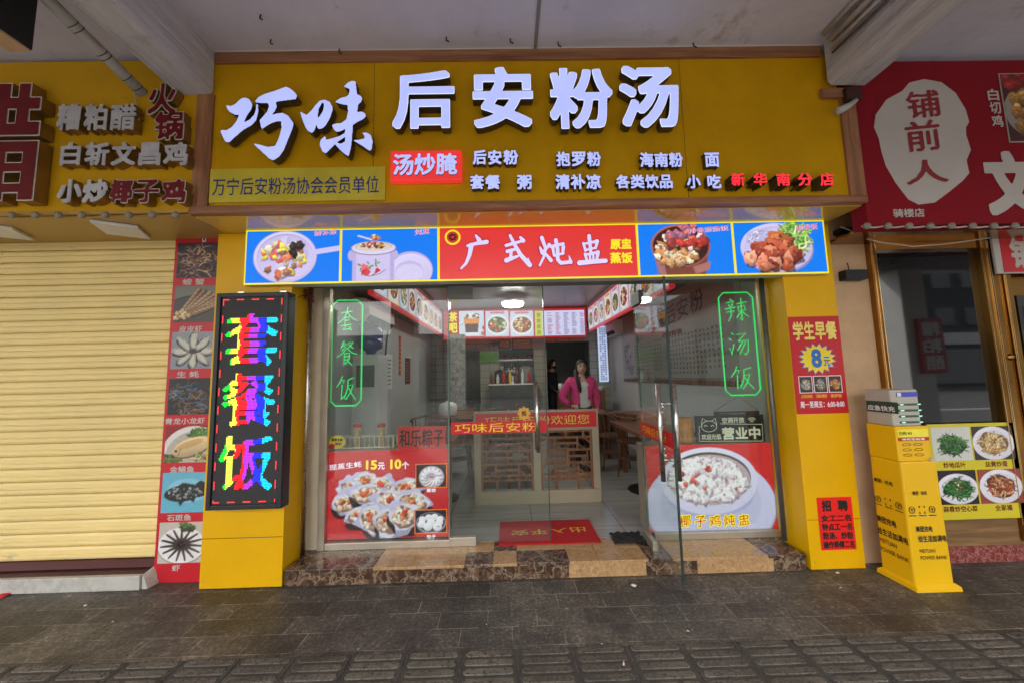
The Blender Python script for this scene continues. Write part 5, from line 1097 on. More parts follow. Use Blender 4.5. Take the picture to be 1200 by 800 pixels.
# left glass door, closed
def door(label, O, U, w, h, banner, hx, bt):
    """O = hinge foot, U = direction along the leaf"""
    U = np.array(U, float); O = np.array(O, float); V = np.array((0, 0, 1.)); Nn = np.cross(U, V)
    t = thing('glass_door', label, 'door', O); 
    b = MB(); b.obox(O, U, V, Nn, 0, w, 0, h, -.006, .006); part('pane', b, M_glassd, t)
    b = MB(); b.obox(O, U, V, Nn, w - .003, w + .004, 0, h, -.008, .008); part('glass_edge', b, mat('dark glass edge', (.03, .05, .045), .15), t)
    b = MB(); b.obox(O, U, V, Nn, -.02, .2, h - .09, h + .02, -.02, .02); part('top_clamp', b, M_black if hx else M_grey, t, bevel=.003)
    b = MB(); b.obox(O, U, V, Nn, -.02, .2, -.02, .05, -.02, .02); part('bottom_clamp', b, M_champ, t, bevel=.003)
    for sd in (-1, 1):
        b = MB(); a = O + U * (w - .085) + Nn * sd * .055
        b.tube([a + V * bt[0], a + V * bt[1]], .0165, 12)
        for z in (bt[0] + .14, bt[1] - .14): b.tube([O + U * (w - .085) + V * z, a + V * z], .01, 8)
        part('handle', b, M_steel, t, smooth=True)
    return t, U, V, Nn, O
dl = door('closed left leaf of the glass door with the red strip banner', (d0 + .012, YG, ST + .02), (1, 0, 0), P(641, 500, YG)[0] - d0 - .012, 2.13, None, 0, (P(625, 528, YG)[2] - ST - .02, P(625, 447, YG)[2] - ST - .02))
t = dl[0]
x0, x1, z0, z1 = rect(527.5, 483 + 10, 640.5, 507, YG - .007)
fr = FR(YG - .0075)
b = MB(); b.box(d0 + .014, x1, YG - .0078, YG - .0065, z0, z1); solo('strip_banner', b, M_redd, 'red strip banner with yellow shop characters across the closed glass door', 'banner')
ptext('lettering', '巧味后安粉', (533, 495.5, 628, 505), YG - .0079, M_ylw, None, bold=.02, nib='brush', N=56) if False else None
bn = bpy.data.objects[[o.name for o in COL.objects if o.name.startswith('strip_banner')][-1]]
text('lettering', '巧味后安粉', FR(YG - .0079), rect(533, 495, 630, 505.5, YG), M_ylw, bn, bold=.022, nib='brush', N=56, lift=.001)
# flower shaped push sticker
p = P(614, 484, YG - .008); b = MB(); n = 48
vs = [(p[0], YG - .008, p[2])] + [(p[0] + (.05 + .008 * math.cos(8 * a)) * math.cos(a), YG - .008, p[2] + (.055 + .008 * math.cos(8 * a)) * math.sin(a)) for a in [2 * math.pi * i / n for i in range(n)]]
b.add(vs, [(0, 1 + i, 1 + (i + 1) % n) for i in range(n)]); st_ = solo('push_sticker', b, mat('amber sticker', S(224, 160, 30), .4), 'amber flower shaped push sticker on the glass door above the banner', 'sticker')
text('lettering', '推', FR(YG - .008), (p[0] - .022, p[0] + .022, p[2] - .022, p[2] + .026), M_blackp, st_, bold=.03, N=48, lift=.001)
# right leaf swung open towards the street
pf = G(801, 684.5, ST + .02); hp = np.array([d1 - .012, YG, ST + .02]); dv = pf - hp; wv = math.hypot(dv[0], dv[1]); Ud = np.array([dv[0] / wv, dv[1] / wv, 0])
print('leaf width', wv, pf)
dr = door('open right leaf of the glass door swung out over the step', hp, Ud, wv, P(778, 324, pf[1])[2] - ST - .02, None, 1, (.62, 1.28))
t, U, V, Nn, O = dr
frd = (O - Nn * .0075, U, V)
def on_leaf(px, py):                              # where a view ray meets the leaf
    d = ray(px, py); n = Nn; k = ((O - CAM) @ n) / (d @ n); q = CAM + d * k; return (q - O) @ U, (q - O) @ V
u0, v0 = on_leaf(745, 501); u1, v1 = on_leaf(791, 517)
hb0, hb1 = on_leaf(791, 508)[1], on_leaf(791, 526)[1]; vb0, vb1 = min(hb0, hb1), max(hb0, hb1)
sgn = -1 if ((CAM - O) @ Nn) < 0 else 1
Fd = (O + Nn * sgn * .0075, U * (1 if np.cross(U, V) @ (Nn * sgn) > 0 else -1), V)
flip = 1 if np.cross(U, V) @ (Nn * sgn) > 0 else -1
b = MB(); b.obox(O, U, V, Nn * sgn, .03, u1, vb0, vb1, .0068, .0078); bn = solo('strip_banner', b, M_redd, 'red strip banner with yellow characters across the open glass door leaf', 'banner')
ra = (.07, u1 - .12, vb0 + .02, vb1 - .02) if flip > 0 else (-(u1 - .12), -.07, vb0 + .02, vb1 - .02)
text('lettering', '巧味后安粉', (O + Nn * sgn * .0078, Fd[1], V), ra, M_ylw, bn, bold=.022, nib='brush', N=56, lift=.0015)
b = MB(); q = O + U * (wv - .16) + Nn * sgn * .0; tw = []
for i in range(5):
    z = 1.16 - i * .07; tw.append((z, i))
t2 = thing('lock_charm', 'chain lock and small charms hanging between the handles of the open door', 'lock', q + V * .9)
b = MB(); a0 = O + U * (wv - .085) + Nn * .055; 
for i in range(9):
    a = i / 8 * 3.14; b.ball(O + U * (wv - .085 - .07 * math.sin(a)) + Nn * sgn * .03 + V * (1.12 - .33 * i / 8 + .0), .014 + .006 * (i % 2), n=8)
part('chain', b, M_steel, t2, smooth=True); b = MB(); b.ball(O + U * (wv - .15) + Nn * sgn * .03 + V * .97, .022, n=10); part('charm', b, mat('amber charm', S(210, 140, 40), .3), t2, smooth=True)

# light box posters behind the window bottoms
def poster_box(label, px, y, cat='poster'):
    x0, x1, z0, z1 = rect(*px, y); t = thing('window_poster', label, cat, ((x0 + x1) / 2, y, z0)); b = MB(); b.box(x0, x1, y + .002, y + .06, z0, z1); part('case', b, M_champ, t); return t, (x0, x1, z0, z1)
YP = YG + .02
x0 = gx0 + .03; x1 = d0 - .018; z0 = P(450, 630, YP)[2]; z1 = P(450, 527, YP)[2]
t = thing('window_poster', 'red poster of steamed oysters behind the left window', 'poster', ((x0 + x1) / 2, YP, z0))
b = MB(); b.box(x0, x1, YP + .002, YP + .2, z0, z1); part('case', b, M_champ, t)
hh = 132; picture('oyster_picture', pic_oyster(int(hh * (x1 - x0) / (z1 - z0)), hh), FR(YP), (x0, x1, z0, z1), picmat('poster glow', 'lit', .92), t)
M_w_lit = glow('lit white print', (.85, .82, .95), .95); M_y_lit = glow('lit yellow print', S(250, 226, 40), 1); M_c_lit = glow('lit orange rim', S(226, 120, 50), .9)
for fn, px, cap, cpx in ((pic_dump, (488, 543.5, 523, 570), '蒸饺', (500, 571.5, 511, 576)), (pic_buns, (487, 597, 523, 623), '包子', (500, 625.5, 511, 630))):
    a = rect(*px, YP); b = MB(); b.quad((a[0] - .008, YP - .003, a[2] - .008), (a[1] + .008, YP - .003, a[2] - .008), (a[1] + .008, YP - .003, a[3] + .008), (a[0] - .008, YP - .003, a[3] + .008)); part('picture_rim', b, M_c_lit, t)
    ppic('food_picture', fn, px, YP, P_lit, t, 1.8, .005); ptext('lettering', cap, cpx, YP, M_w_lit, t, bold=.04, N=40, lift=.004)
for s, px, mt, nb, sl in (('现蒸生蚝', (386, 540, 424, 550), M_w_lit, 'brush', .12), ('15', (429, 538.5, 442, 549.5), M_y_lit, 'round', 0), ('元', (443, 541, 451, 549.5), M_w_lit, 'round', 0), ('10', (457.5, 537.5, 470.5, 549), M_y_lit, 'round', 0), ('个', (471, 540, 479.5, 549), M_w_lit, 'round', 0)):
    ptext('lettering', s, px, YP, mt, t, bold=.045, nib=nb, slope=sl, N=52, lift=.004)
x0 = d1 + .02; x1 = gx1 - .03; z0 = P(830, 622, YP)[2]; z1 = P(830, 520, YP)[2]
t = thing('window_poster', 'red poster of a white bowl of coconut chicken behind the right window', 'poster', ((x0 + x1) / 2, YP, z0))
b = MB(); b.box(x0, x1, YP + .002, YP + .2, z0, z1); part('case', b, M_champ, t)
picture('bowl_picture', pic_coconut(int(hh * (x1 - x0) / (z1 - z0)), hh), FR(YP), (x0, x1, z0, z1), picmat('poster glow', 'lit', .92), t)
for s, px in (('椰', (795.5, 602, 810, 618)), ('子', (813, 602, 828, 618)), ('鸡', (830, 601.5, 845, 617)), ('炖', (847, 601, 862, 617)), ('盅', (864, 601, 879, 616))):
    ptext('lettering', s, px, YP, M_y_lit, t, bold=.075, nib='round', slope=.12, N=56, lift=.003); r_ = rect(*px, YP); d = .008
    text('lettering', s, FR(YP), (r_[0] + d, r_[1] - d, r_[2] + d, r_[3] - d), glow('lit dark red print', S(196, 40, 20), .9), t, bold=.022, nib='brush', slope=.12, N=56, lift=.0045)
# things standing on the poster boxes
zs = P(430, 527, YP)[2] + .001; ysh = YP + .06
t = thing('wire_rack', 'cream wire rack standing on the oyster poster box', 'rack', (P(420, 520, ysh)[0], ysh, zs)); xa_, xb_ = P(382, 520, ysh)[0], P(461, 520, ysh)[0]; b = MB()
for (za, r) in ((zs + .01, .005), (zs + .1, .005)): b.tube([(xa_, ysh, za), (xb_, ysh, za), (xb_, ysh + .1, za), (xa_, ysh + .1, za)], r, 6, closed=True)
for i in range(15):
    x = xa_ + (xb_ - xa_) * i / 14
    for yy in (ysh, ysh + .1): b.tube([(x, yy, zs + .002), (x, yy, zs + .1)], .0035 if i % 7 else .006, 5)
part('wire', b, mat('cream coated wire', (.72, .66, .52), .4), t, smooth=True)
for i, (q, lab) in enumerate(((419, 'jar of pale sticks with red lid in the wire rack, left one'), (447, 'jar of pale sticks with red lid in the wire rack, right one'))):
    p = P(q, 510, ysh + .05); t = thing('stick_jar', lab, 'jar', (p[0], ysh + .05, zs + .003)); h = P(q, 500, ysh + .05)[2] - zs; b = MB(); b.lathe((p[0], ysh + .05, zs + .003), [(.028, 0), (.03, .01), (.03, h)], 16); part('glass_body', b, mat('pale sticks', S(186, 164, 120), .4, var=.3, vs=60), t, smooth=True)
    b = MB(); b.lathe((p[0], ysh + .05, zs + .004 + h), [(.033, 0), (.034, .02), (.03, .026)], 16); part('lid', b, M_redp, t)
p = P(396, 517, YP - .004); b = MB(); n = 44
vs = [(p[0], YG + .008, p[2])] + [(p[0] + r * 1.25 * math.cos(a), YG + .008, p[2] + r * math.sin(a)) for i in range(n) for a, r in [(2 * math.pi * i / n, .06 if i % 2 else .048)]]
b.add(vs, [(0, 1 + i, 1 + (i + 1) % n) for i in range(n)]); s_ = solo('price_burst', b, M_ylw, 'yellow starburst price tag stuck in the lower left window corner', 'tag')
b = MB(); b.ball((p[0] - .045, YG + .005, p[2] - .035), .026, .002, .022, 12); part('red_mark', b, M_redp, s_)
text('lettering', '现蒸生蚝', FR(YG + .008), (p[0] - .05, p[0] + .045, p[2] + .005, p[2] + .03), M_blackp, s_, bold=.05, N=40, lift=.0015); text('lettering', '特价', FR(YG + .008), (p[0] - .02, p[0] + .04, p[2] - .03, p[2] - .004), M_brownp, s_, bold=.05, N=40, lift=.0015)
ypp = YG + .015; x0, x1, z0, z1 = rect(466, 499, 522, 526, ypp); b = MB(); b.box(x0, x1, ypp, ypp + .002, z0, z1); s_ = solo('red_paper', b, mat('orange red paper', S(214, 62, 52), .7), 'orange red paper with black characters in the left window', 'paper sign')
ptext('lettering', '和乐粽子', (468, 502, 520, 523), ypp, M_blackp, s_, bold=.022, N=52, lift=.001)
# neon signs
CH = {'套': [[(20, 28), (75, 22)], [(52, 4), (48, 28), (30, 55), (2, 72)], [(50, 28), (72, 48), (98, 62)], [(40, 46), (39, 78)], [(40, 48), (62, 45)], [(40, 60), (60, 58)], [(22, 82), (70, 76)], [(48, 80), (28, 98), (68, 94)], [(62, 86), (72, 102)]],
      '餐': [[(38, 2), (25, 14)], [(36, 6), (36, 16), (52, 13)], [(34, 14), (20, 32)], [(30, 22), (46, 20), (26, 42)], [(56, 10), (82, 6), (58, 30)], [(60, 14), (82, 32)], [(50, 28), (32, 50), (2, 66)], [(52, 30), (74, 48), (100, 56)], [(40, 52), (64, 50), (62, 78)], [(40, 52), (38, 98), (54, 88)], [(40, 64), (62, 62)], [(40, 78), (60, 76)], [(52, 78), (78, 100)]],
      '饭': [[(32, 0), (22, 24), (4, 44)], [(28, 18), (42, 16), (36, 28)], [(32, 34), (28, 94), (44, 76)], [(90, 6), (58, 16)], [(60, 16), (58, 50), (42, 90)], [(60, 38), (84, 34), (72, 66), (50, 94)], [(62, 46), (78, 72), (98, 94)]],
      '辣': [[(25, 2), (32, 10)], [(8, 20), (42, 13)], [(17, 26), (22, 36)], [(37, 21), (30, 36)], [(2, 46), (46, 38)], [(6, 60), (42, 54)], [(26, 40), (26, 75), (12, 98)], [(52, 24), (96, 17)], [(58, 36), (58, 56), (88, 52), (86, 33), (58, 37)], [(72, 0), (72, 96), (62, 88)], [(70, 58), (48, 84)], [(74, 58), (100, 80)]],
      '汤': [[(18, 4), (29, 13)], [(6, 26), (17, 35)], [(8, 66), (15, 94), (28, 50)], [(40, 12), (80, 6), (46, 40)], [(46, 40), (90, 36), (86, 80), (74, 96), (66, 86)], [(66, 42), (40, 78)], [(78, 42), (50, 92)]]}
def neon(label, px, s, y, skew):
    x0, x1, z0, z1 = rect(*px, y); t = thing('neon_sign', label, 'neon sign', ((x0 + x1) / 2, y, z0)); w, h = x1 - x0, z1 - z0; c = .045
    o = [(x0 + c, z0), (x1 - c, z0), (x1, z0 + c), (x1, z1 - c), (x1 - c, z1), (x0 + c, z1), (x0, z1 - c), (x0, z0 + c)]; b = MB(); b.tube([(a, y, q) for a, q in o], .0062, 8, closed=True); part('border_tube', b, M_green, t, smooth=True)
    n = len(s); cell = h / n
    for i, ch in enumerate(s):
        b = MB(); cw, chh = w * .68, cell * .70; ox, oz = x0 + w * .16, z1 - cell * i - cell * .17
        for st_ in CH[ch]: b.tube([(ox + cw * a / 100, y, oz - chh * q / 100) for a, q in st_], .0045, 6)
        part('letter', b, M_green, t, smooth=True)
    b = MB(); b.tube([(x0 + w * .3, y + .01, z1), (x0 + w * .3, y + .01, GT)], .002, 4); b.tube([(x1 - w * .3, y + .01, z1), (x1 - w * .3, y + .01, GT)], .002, 4); part('hanging_wire', b, M_cable, t)
neon('green neon sign in the left window', (388.5, 352, 424, 475), '套餐饭', YG + .03, 0)
neon('green neon sign in the right window', (846, 343, 886.5, 462.5), '辣汤饭', YG + .03, 0)
# open-for-business sign
y = YG + .04; x0, x1, z0, z1 = rect(815, 486, 896, 518, y); t = thing('open_sign', 'black hanging board with pale cat head and open for business characters', 'sign', ((x0 + x1) / 2, y, z0)); b = MB(); b.box(x0, x1, y, y + .012, z0, z1); part('board', b, M_black, t, bevel=.003)
M_cream = glow('cream board print', S(196, 200, 170), .75)
for s, px in (('空调开放', (846, 488.5, 872, 495)), ('营业中', (846, 499.5, 891, 514.5)), ('欢迎光临', (822, 508, 845, 514.5))): ptext('lettering', s, px, y, M_cream, t, bold=.025 if s != '营业中' else .04, N=48, lift=.001)
px2 = lambda a, c: (P(a, c, y - .002)[0], y - .002, P(a, c, y - .002)[2])
b = MB(); tb_ = lambda pts, r=.0025, cl=False: b.tube([px2(*q) for q in pts], r, 5, closed=cl)
tb_([(844, 496), (893, 496.5), (894, 516), (820, 516.5), (819, 506)]); tb_([(831 + 9 * math.cos(a), 499 + 6.5 * math.sin(a)) for a in [i / 14 * 6.28 for i in range(14)]], .0025, True); tb_([(822, 497), (823, 489.5), (828, 492.5)]); tb_([(834, 492.5), (838, 489.5), (840, 497)]); tb_([(825, 499), (827, 497.5), (829, 499)]); tb_([(833, 499), (835, 497.5), (837, 499)]); tb_([(820, 506), (819, 499), (822, 499)])
part('cat_outline', b, M_cream, t); b = MB()
for k, r in enumerate((2.2, 4.3, 6.4)): tb_([(881 + r * math.cos(a), 495.3 + r * math.sin(a)) for a in [-2.3 + 1.46 * i / 6 for i in range(7)]], .003)
part('wifi_mark', b, M_cream, t)
b = MB(); x0b, x1b, z0b, z1b = rect(838, 481, 890, 486, y); b.box(x0b, x1b, y + .001, y + .02, z0b, z1b - .004); part('top_bar', b, M_black, t); b = MB(); pm = P(866, 464, y); b.tube([(x0b, y + .01, z1b), (pm[0], y + .01, pm[2]), (x1b, y + .01, z1b)], .002, 5); part('hanging_wire', b, M_cable, t)
zs = P(800, 520, YP)[2] + .001; p = P(800, 510, YP + .08); b = MB(); b.lathe((p[0] + .02, YP + .1, zs), [(.075, 0), (.08, .01), (.083, P(800, 489, YP + .1)[2] - zs), (.07, P(800, 489, YP + .1)[2] - zs + .002)], 22); solo('bamboo_pot', b, mat('honey bamboo', S(190, 130, 60), .4, var=.2, vs=14), 'honey coloured wooden pot standing on the coconut chicken poster box', 'pot', smooth=True)

# ================================================================== posters on the right pillar
yq = 2.797; 
def pillar_sheet(name, label, c, y, m, cat):
    x0, x1, z0, z1 = c; b = MB(); b.box(x0, x1, y - .0015, y, z0, z1); return solo(name, b, m, label, cat)
c = rect(918 + 3.5, 371, 985, 483, yq); pts = [P(918, 371, yq), P(983, 371, yq), P(995, 483, yq), P(933, 484, yq)]; xa_, xb_ = (pts[0][0] + pts[3][0]) / 2, (pts[1][0] + pts[2][0]) / 2; za_, zb_ = P(964, 484, yq)[2], P(950, 371, yq)[2]
po = pillar_sheet('breakfast_poster', 'red student breakfast poster with blue price burst on the right yellow pillar', (max(xa_, xr0 + .002), min(xb_, xr1 - .024), za_, zb_), yq, M_redp, 'poster'); xa_, xb_ = max(xa_, xr0 + .002), min(xb_, xr1 - .024)
W_ = xb_ - xa_; H_ = zb_ - za_; fr = ((xa_, yq - .0016, zb_), (W_, 0, 0), (0, 0, H_))
def ptx(s, u0, v0, u1, v1, m, par=None, f=None, **kw): return text('lettering', s, f or fr, (u0, u1, -v1, -v0), m, par or po, **kw)
class _:
    pass
def plane_text(O, w, h, s, u0, v0, u1, v1, m, par, **kw): return text('lettering', s, (O, (1, 0, 0), (0, 0, 1)), (u0 * w, u1 * w, -v1 * h, -v0 * h), m, par, **kw)
OP = (xa_, yq - .0016, zb_); kk = dict(N=48, lift=.001)
plane_text(OP, W_, H_, '学生早餐', .07, .05, .93, .25, mat('pale yellow print', S(238, 216, 110), .45), po, bold=.04, **kk)
b = MB(); n = 32; cx, cz = xa_ + W_ * .5, zb_ - H_ * .44
for mi, (k, dy) in enumerate(((1.08, .0018), (1.0, .0024))):
    vs = [(cx, yq - dy, cz)] + [(cx + k * r * W_ * math.cos(a), yq - dy, cz + k * r * .8 * W_ * math.sin(a)) for i in range(n) for a, r in [(2 * math.pi * i / n, .36 if i % 2 else .27)]]; b.add(vs, [(0, 1 + i, 1 + (i + 1) % n) for i in range(n)], mi)
rb = part('price_burst', b, [M_lblue, M_ylw], po)
plane_text(OP, W_, H_, '8', .38, .34, .58, .53, M_lblue, rb, bold=.05, N=56, lift=.003); plane_text(OP, W_, H_, '元', .61, .42, .74, .52, M_lblue, rb, bold=.035, N=48, lift=.003)
for i, (sd, nm) in enumerate(((101, '正宗后安粉'), (102, '汤粉'), (103, '抱罗粉'))):
    u0 = .09 + i * .285; b = MB(); b.quad(*[(xa_ + W_ * u, yq - .0019, zb_ - H_ * v) for u, v in ((u0, .79), (u0 + .265, .79), (u0 + .265, .615), (u0, .615))]); part('picture_rim', b, M_whitep, po)
    picture('food_picture', pic_noodle(40, 36, sd, (70, 52, 44), [[(220, 214, 200), (190, 180, 160), (90, 100, 60)], [(150, 140, 120), (70, 60, 54), (210, 205, 190)], [(200, 130, 60), (160, 80, 40), (230, 190, 120)]][i], False), FR(yq), (xa_ + W_ * (u0 + .015), xa_ + W_ * (u0 + .25), zb_ - H_ * .782, zb_ - H_ * .623), P_print, po, .0025)
    plane_text(OP, W_, H_, nm, u0 + .02, .805, u0 + .24, .84, mat('orange print', S(240, 170, 60), .45), po, bold=.05, N=36, lift=.001)
plane_text(OP, W_, H_, '周一至周五：6:00-8:00', .08, .875, .93, .94, M_whitep, po, bold=.04, N=40, lift=.001)
pts = [P(956.5, 582, yq), P(997, 582, yq), P(1004, 643, yq), P(963, 644, yq)]; xa_, xb_ = (pts[0][0] + pts[3][0]) / 2, (pts[1][0] + pts[2][0]) / 2; za_, zb_ = P(983, 643.5, yq)[2], P(977, 582, yq)[2]
po = pillar_sheet('hiring_notice', 'small bright red hiring notice with black characters low on the right pillar', (xa_, xb_, za_, zb_), yq, mat('bright red paper', S(232, 22, 16), .6), 'notice'); OP = (xa_, yq - .0016, zb_); W_, H_ = xb_ - xa_, zb_ - za_
for s, u0, v0, u1, v1, bo in (('招', .12, .05, .40, .27, .06), ('聘', .58, .05, .88, .27, .06), ('女工二名', .07, .33, .94, .465, .055), ('钟点工一名', .07, .495, .94, .63, .055), ('粉汤、炒粉', .07, .66, .94, .80, .055), ('操作师傅二名', .06, .83, .95, .97, .055)): plane_text(OP, W_, H_, s, u0, v0, u1, v1, M_blackp, po, bold=bo, **kk)

# ================================================================== seafood poster strip beside the left pillar
yq = 2.9; xa_, xb_ = -2.712, xa - .006 if xa < -2.3 else -2.37
xb_ = -2.345; za_, zb_ = P(205, 677, yq)[2], P(235, 277, yq)[2]
t = thing('seafood_poster', 'tall narrow red strip of seven seafood photographs beside the left pillar', 'poster', ((xa_ + xb_) / 2, yq, za_)); b = MB(); b.box(xa_, xb_, yq, yq + .004, za_, zb_); part('sheet', b, M_redp, t)
H_ = zb_ - za_
items = [('螃 蟹', lambda w, h: pic_crab(w, h, 201, (62, 56, 68), [(150, 110, 88), (96, 74, 66), (190, 160, 130), (60, 54, 60)]), 285, 326, 329), ('皮皮虾', pic_mantis, 335.5, 378, 384), ('生 蚝', pic_shells, 389, 432, 436.5), ('青龙小龙虾', lambda w, h: pic_crab(w, h, 202, (40, 40, 40), [(92, 70, 50), (60, 50, 40), (140, 110, 80), (70, 120, 150)], 90), 443, 485.5, 491), ('金鲳鱼', pic_fish, 498, 541.5, 547.5), ('石斑鱼', pic_grouper, 553, 600, 604), ('虾', pic_shrimp, 611, 659, 663)]
for s, fn, a, c, d in items:
    z1, z0 = P(215, a, yq)[2], P(210, c, yq)[2]; ww = int(60 * (xb_ - xa_ - .03) / (z1 - z0)); picture('seafood_picture', fn(ww, 60), FR(yq), (xa_ + .02, xb_ - .004, z0, z1), P_print, t)
    zt2 = P(212, d - 2, yq)[2]; zt1 = P(212, d + 5.5, yq)[2]; wd = .062 * len(s.replace(' ', '')) + (.05 if ' ' in s else 0); xm = (xa_ + xb_) / 2 - .02
    text('lettering', s, FR(yq), (xm - wd / 2, xm + wd / 2, zt1, zt2), M_ivory, t, bold=.03, N=44)
x0, x1, z0, z1 = rect(238, 277, 242, 284, yq); b = MB(); b.box(x0, x1, yq - .006, yq - .001, z0, z1); part('paper_tag', b, M_whitep, t)
text('lettering', '1', FR(yq - .006), (x0 + .008, x1 - .008, z0 + .01, z1 - .01), M_blackp, t, bold=.04, N=40)

# ================================================================== shop on the left: sign, soffit, shutter
YN = 2.47; zb_ = P(100, 252, YN)[2]
t = thing('neighbour_sign', 'dull yellow sign of the closed left shop with red and silver raised characters', 'sign', (-4.2, YN, zb_))
b = MB(); b.box(-6.6, wL - .002, YN, 2.9, zb_ + .01, CZ - .06); part('panel', b, M_yel2, t)
b = MB(); b.box(-6.6, wL - .002, YN - .012, YN + .01, zb_, zb_ + .02); part('edge_trim', b, mat('pale brass trim', S(190, 150, 80), .35, .6), t)
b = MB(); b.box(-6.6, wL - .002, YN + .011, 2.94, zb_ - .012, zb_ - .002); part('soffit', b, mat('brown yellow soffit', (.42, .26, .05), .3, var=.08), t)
M_sil = mat('silver letter face', (.50, .49, .52), .5, .1, var=.2, vs=12); M_chrome = mat('pale silver letter rim', (.72, .68, .60), .25, .25, var=.15); M_dred = mat('dull red letter face', (.15, .005, .009), .5, var=.2, vs=8, spec=.25); M_ret = mat('brass letter return', (.30, .19, .06), .35, .7, var=.2)
LYN = YN - .06
def nrow(chars, y0, y1, xs_, mats, trim=None, bold=.05, slope=0):
    for s, (a, c) in zip(chars, xs_): ptext('letter', s, (a, y0, c, y1), LYN, mats, t, bold=bold, nib='square', N=64, depth=.058, lift=0, trim=trim, slope=slope)
nrow('糟粕醋', 122, 153, ((67, 95), (99, 126), (129.5, 159.5)), [M_chrome, M_ret], (M_sil, .016), .03)
nrow('白斩文昌鸡', 167, 194, ((71, 95), (100, 128), (131, 159), (163, 188.5), (192, 220.5)), [M_chrome, M_ret], (M_sil, .016), .035)
nrow('小炒', 210, 238, ((67, 96), (97, 126)), [M_chrome, M_ret], (M_sil, .02), .045, .08)
nrow('椰子鸡', 210, 238.5, ((128.5, 156), (157, 187), (189, 219)), [M_chrome, M_ret], (M_dred, .036), .046, .0)
nrow('火', 97, 135, ((173, 208),), [M_chrome, M_ret], (M_dred, .038), .044)
nrow('锅', 130, 165, ((180.5, 216),), [M_chrome, M_ret], (M_dred, .038), .044)
def block(polys, name):
    LB_ = LYN - .02; k = 3.0; x0 = min(p[0] for q in polys for p in q); y0 = min(p[1] for q in polys for p in q); x1 = max(p[0] for q in polys for p in q); y1 = max(p[1] for q in polys for p in q)
    F = poly_field([[((p[0] - x0) * k + 8, (p[1] - y0) * k + 8) for p in q] for q in polys], int((x1 - x0) * k + 16), int((y1 - y0) * k + 16))
    field_part(name, F, FR(LB_), rect(x0, y0, x1, y1, LB_), [M_chrome, M_ret], t, depth=.075, lift=0, trim=(M_dred, np.clip(1 - dilate(1 - F, 4.5, 'square'), 0, 1)))
block([[(-26, 97.5), (12, 97.5), (12, 114), (19.5, 114), (19.5, 97.5), (35, 97.5), (35, 114), (48, 114), (48, 130), (35.5, 130), (35.5, 142.5), (49.5, 142.5), (49.5, 160), (-26, 160)], [(11, 129.5), (19, 129.5), (19, 144.5), (11, 144.5)]], 'letter')
block([[(-26, 165), (42.5, 165), (42.5, 236), (23, 236), (23, 227), (6.5, 227), (6.5, 236), (-26, 236)], [(6, 180), (24, 180), (24, 190.5), (6, 190.5)], [(5.6, 203), (24, 203), (24, 214.5), (5.6, 214.5)]], 'letter')
b = MB(); pts = [P(157, 108, YN - .01), P(163, 140, YN - .03), P(158, 152, YN - .03), P(150, 148, YN - .02)]; b.tube(pts, .004, 5); solo('loose_wire', b, M_pale, 'loose pale wire looping over the silver letters', 'wire')
for i in range(8):
    p = P(15 + i * 27.4, 252.5, YN - .03); b = MB(); b.lathe((p[0], p[1] + .03, p[2] + .0), [(.012, -.02), (.020, -.024), (.025, -.036), (.02, -.047), (.009, -.052)], 12, axis='y'); solo('round_bulb', b, mat('dusty bulb', (.27, .235, .18), .6, var=.3, vs=40), 'dusty round bulb in the row along the lower edge of the left yellow sign', 'bulb', 'bulbs under the left sign', smooth=True)
for i, (pts, lab) in enumerate((([(105, 266), (150, 260), (181, 275), (142, 281)], 'white square panel lamp switched off under the left sign soffit'), ([(-30, 270), (-6, 266), (28, 275), (-4, 279)], 'white square panel lamp cut by the left edge of the frame'))):
    cpt = G(143 if i == 0 else -2, 270.5 if i == 0 else 272, zb_ - .03); b = MB(); s_ = .125; ca, sa = math.cos(.5), math.sin(.5)
    b.obox((cpt[0], min(cpt[1], 2.8), zb_ - .014), (ca, sa, 0), (-sa, ca, 0), (0, 0, -1), -s_, s_, -s_, s_, 0, .022); solo('panel_lamp', b, M_white, lab, 'lamp', 'panel lamps under the left sign', bevel=.003)
# roller shutter with real slats
YH = 2.95; xs1 = P(207, 300, YH)[0]; z0s, z1s = P(90, 655, YH)[2], zb_ - .015
t = thing('roller_shutter', 'closed cream roller shutter of the shop on the left', 'shutter', (-4.3, YH, .13)); b = MB(); pit = .098; prof = []
z = z0s
while z < z1s:
    prof += [(YH + .016, z), (YH + .016, z + .005), (YH - .006, z + .007), (YH - .014, z + .022), (YH - .014, z + .043), (YH - .004, z + .047), (YH - .004, z + .051), (YH - .014, z + .055), (YH - .014, z + .080), (YH - .005, z + .0955)]; z += pit
k = len(prof); nx = 9; vs = []
for i in range(nx): vs += [(-6.6 + (-2.72 + 6.6) * i / (nx - 1), y + .002 * math.sin(i * 2.1 + zz * 3) + rnd.uniform(-.0008, .0008), zz + .0015 * math.sin(i * .9)) for y, zz in prof]
b.add(vs, [(i * k + j, (i + 1) * k + j, (i + 1) * k + j + 1, i * k + j + 1) for i in range(nx - 1) for j in range(k - 1)]); part('slats', b, M_shut, t)
b = MB(); b.box(-6.6, -2.73, YH - .02, YH + .02, z0s - .06, z0s - .001); part('bottom_bar', b, mat('maroon rail', (.10, .03, .025), .4), t)
b = MB(); b.box(-6.6, -2.72, YH + .05, YH + .15, .0, CZ - .3); solo('shop_wall', b, M_browng, 'dark wall behind the cream shutter and its sill', 'wall')
t = thing('marble_sill', 'white marble sill with brown granite top under the cream shutter', 'sill', (-4.4, 2.82, 0)); zsill = P(80, 677, 2.815)[2]
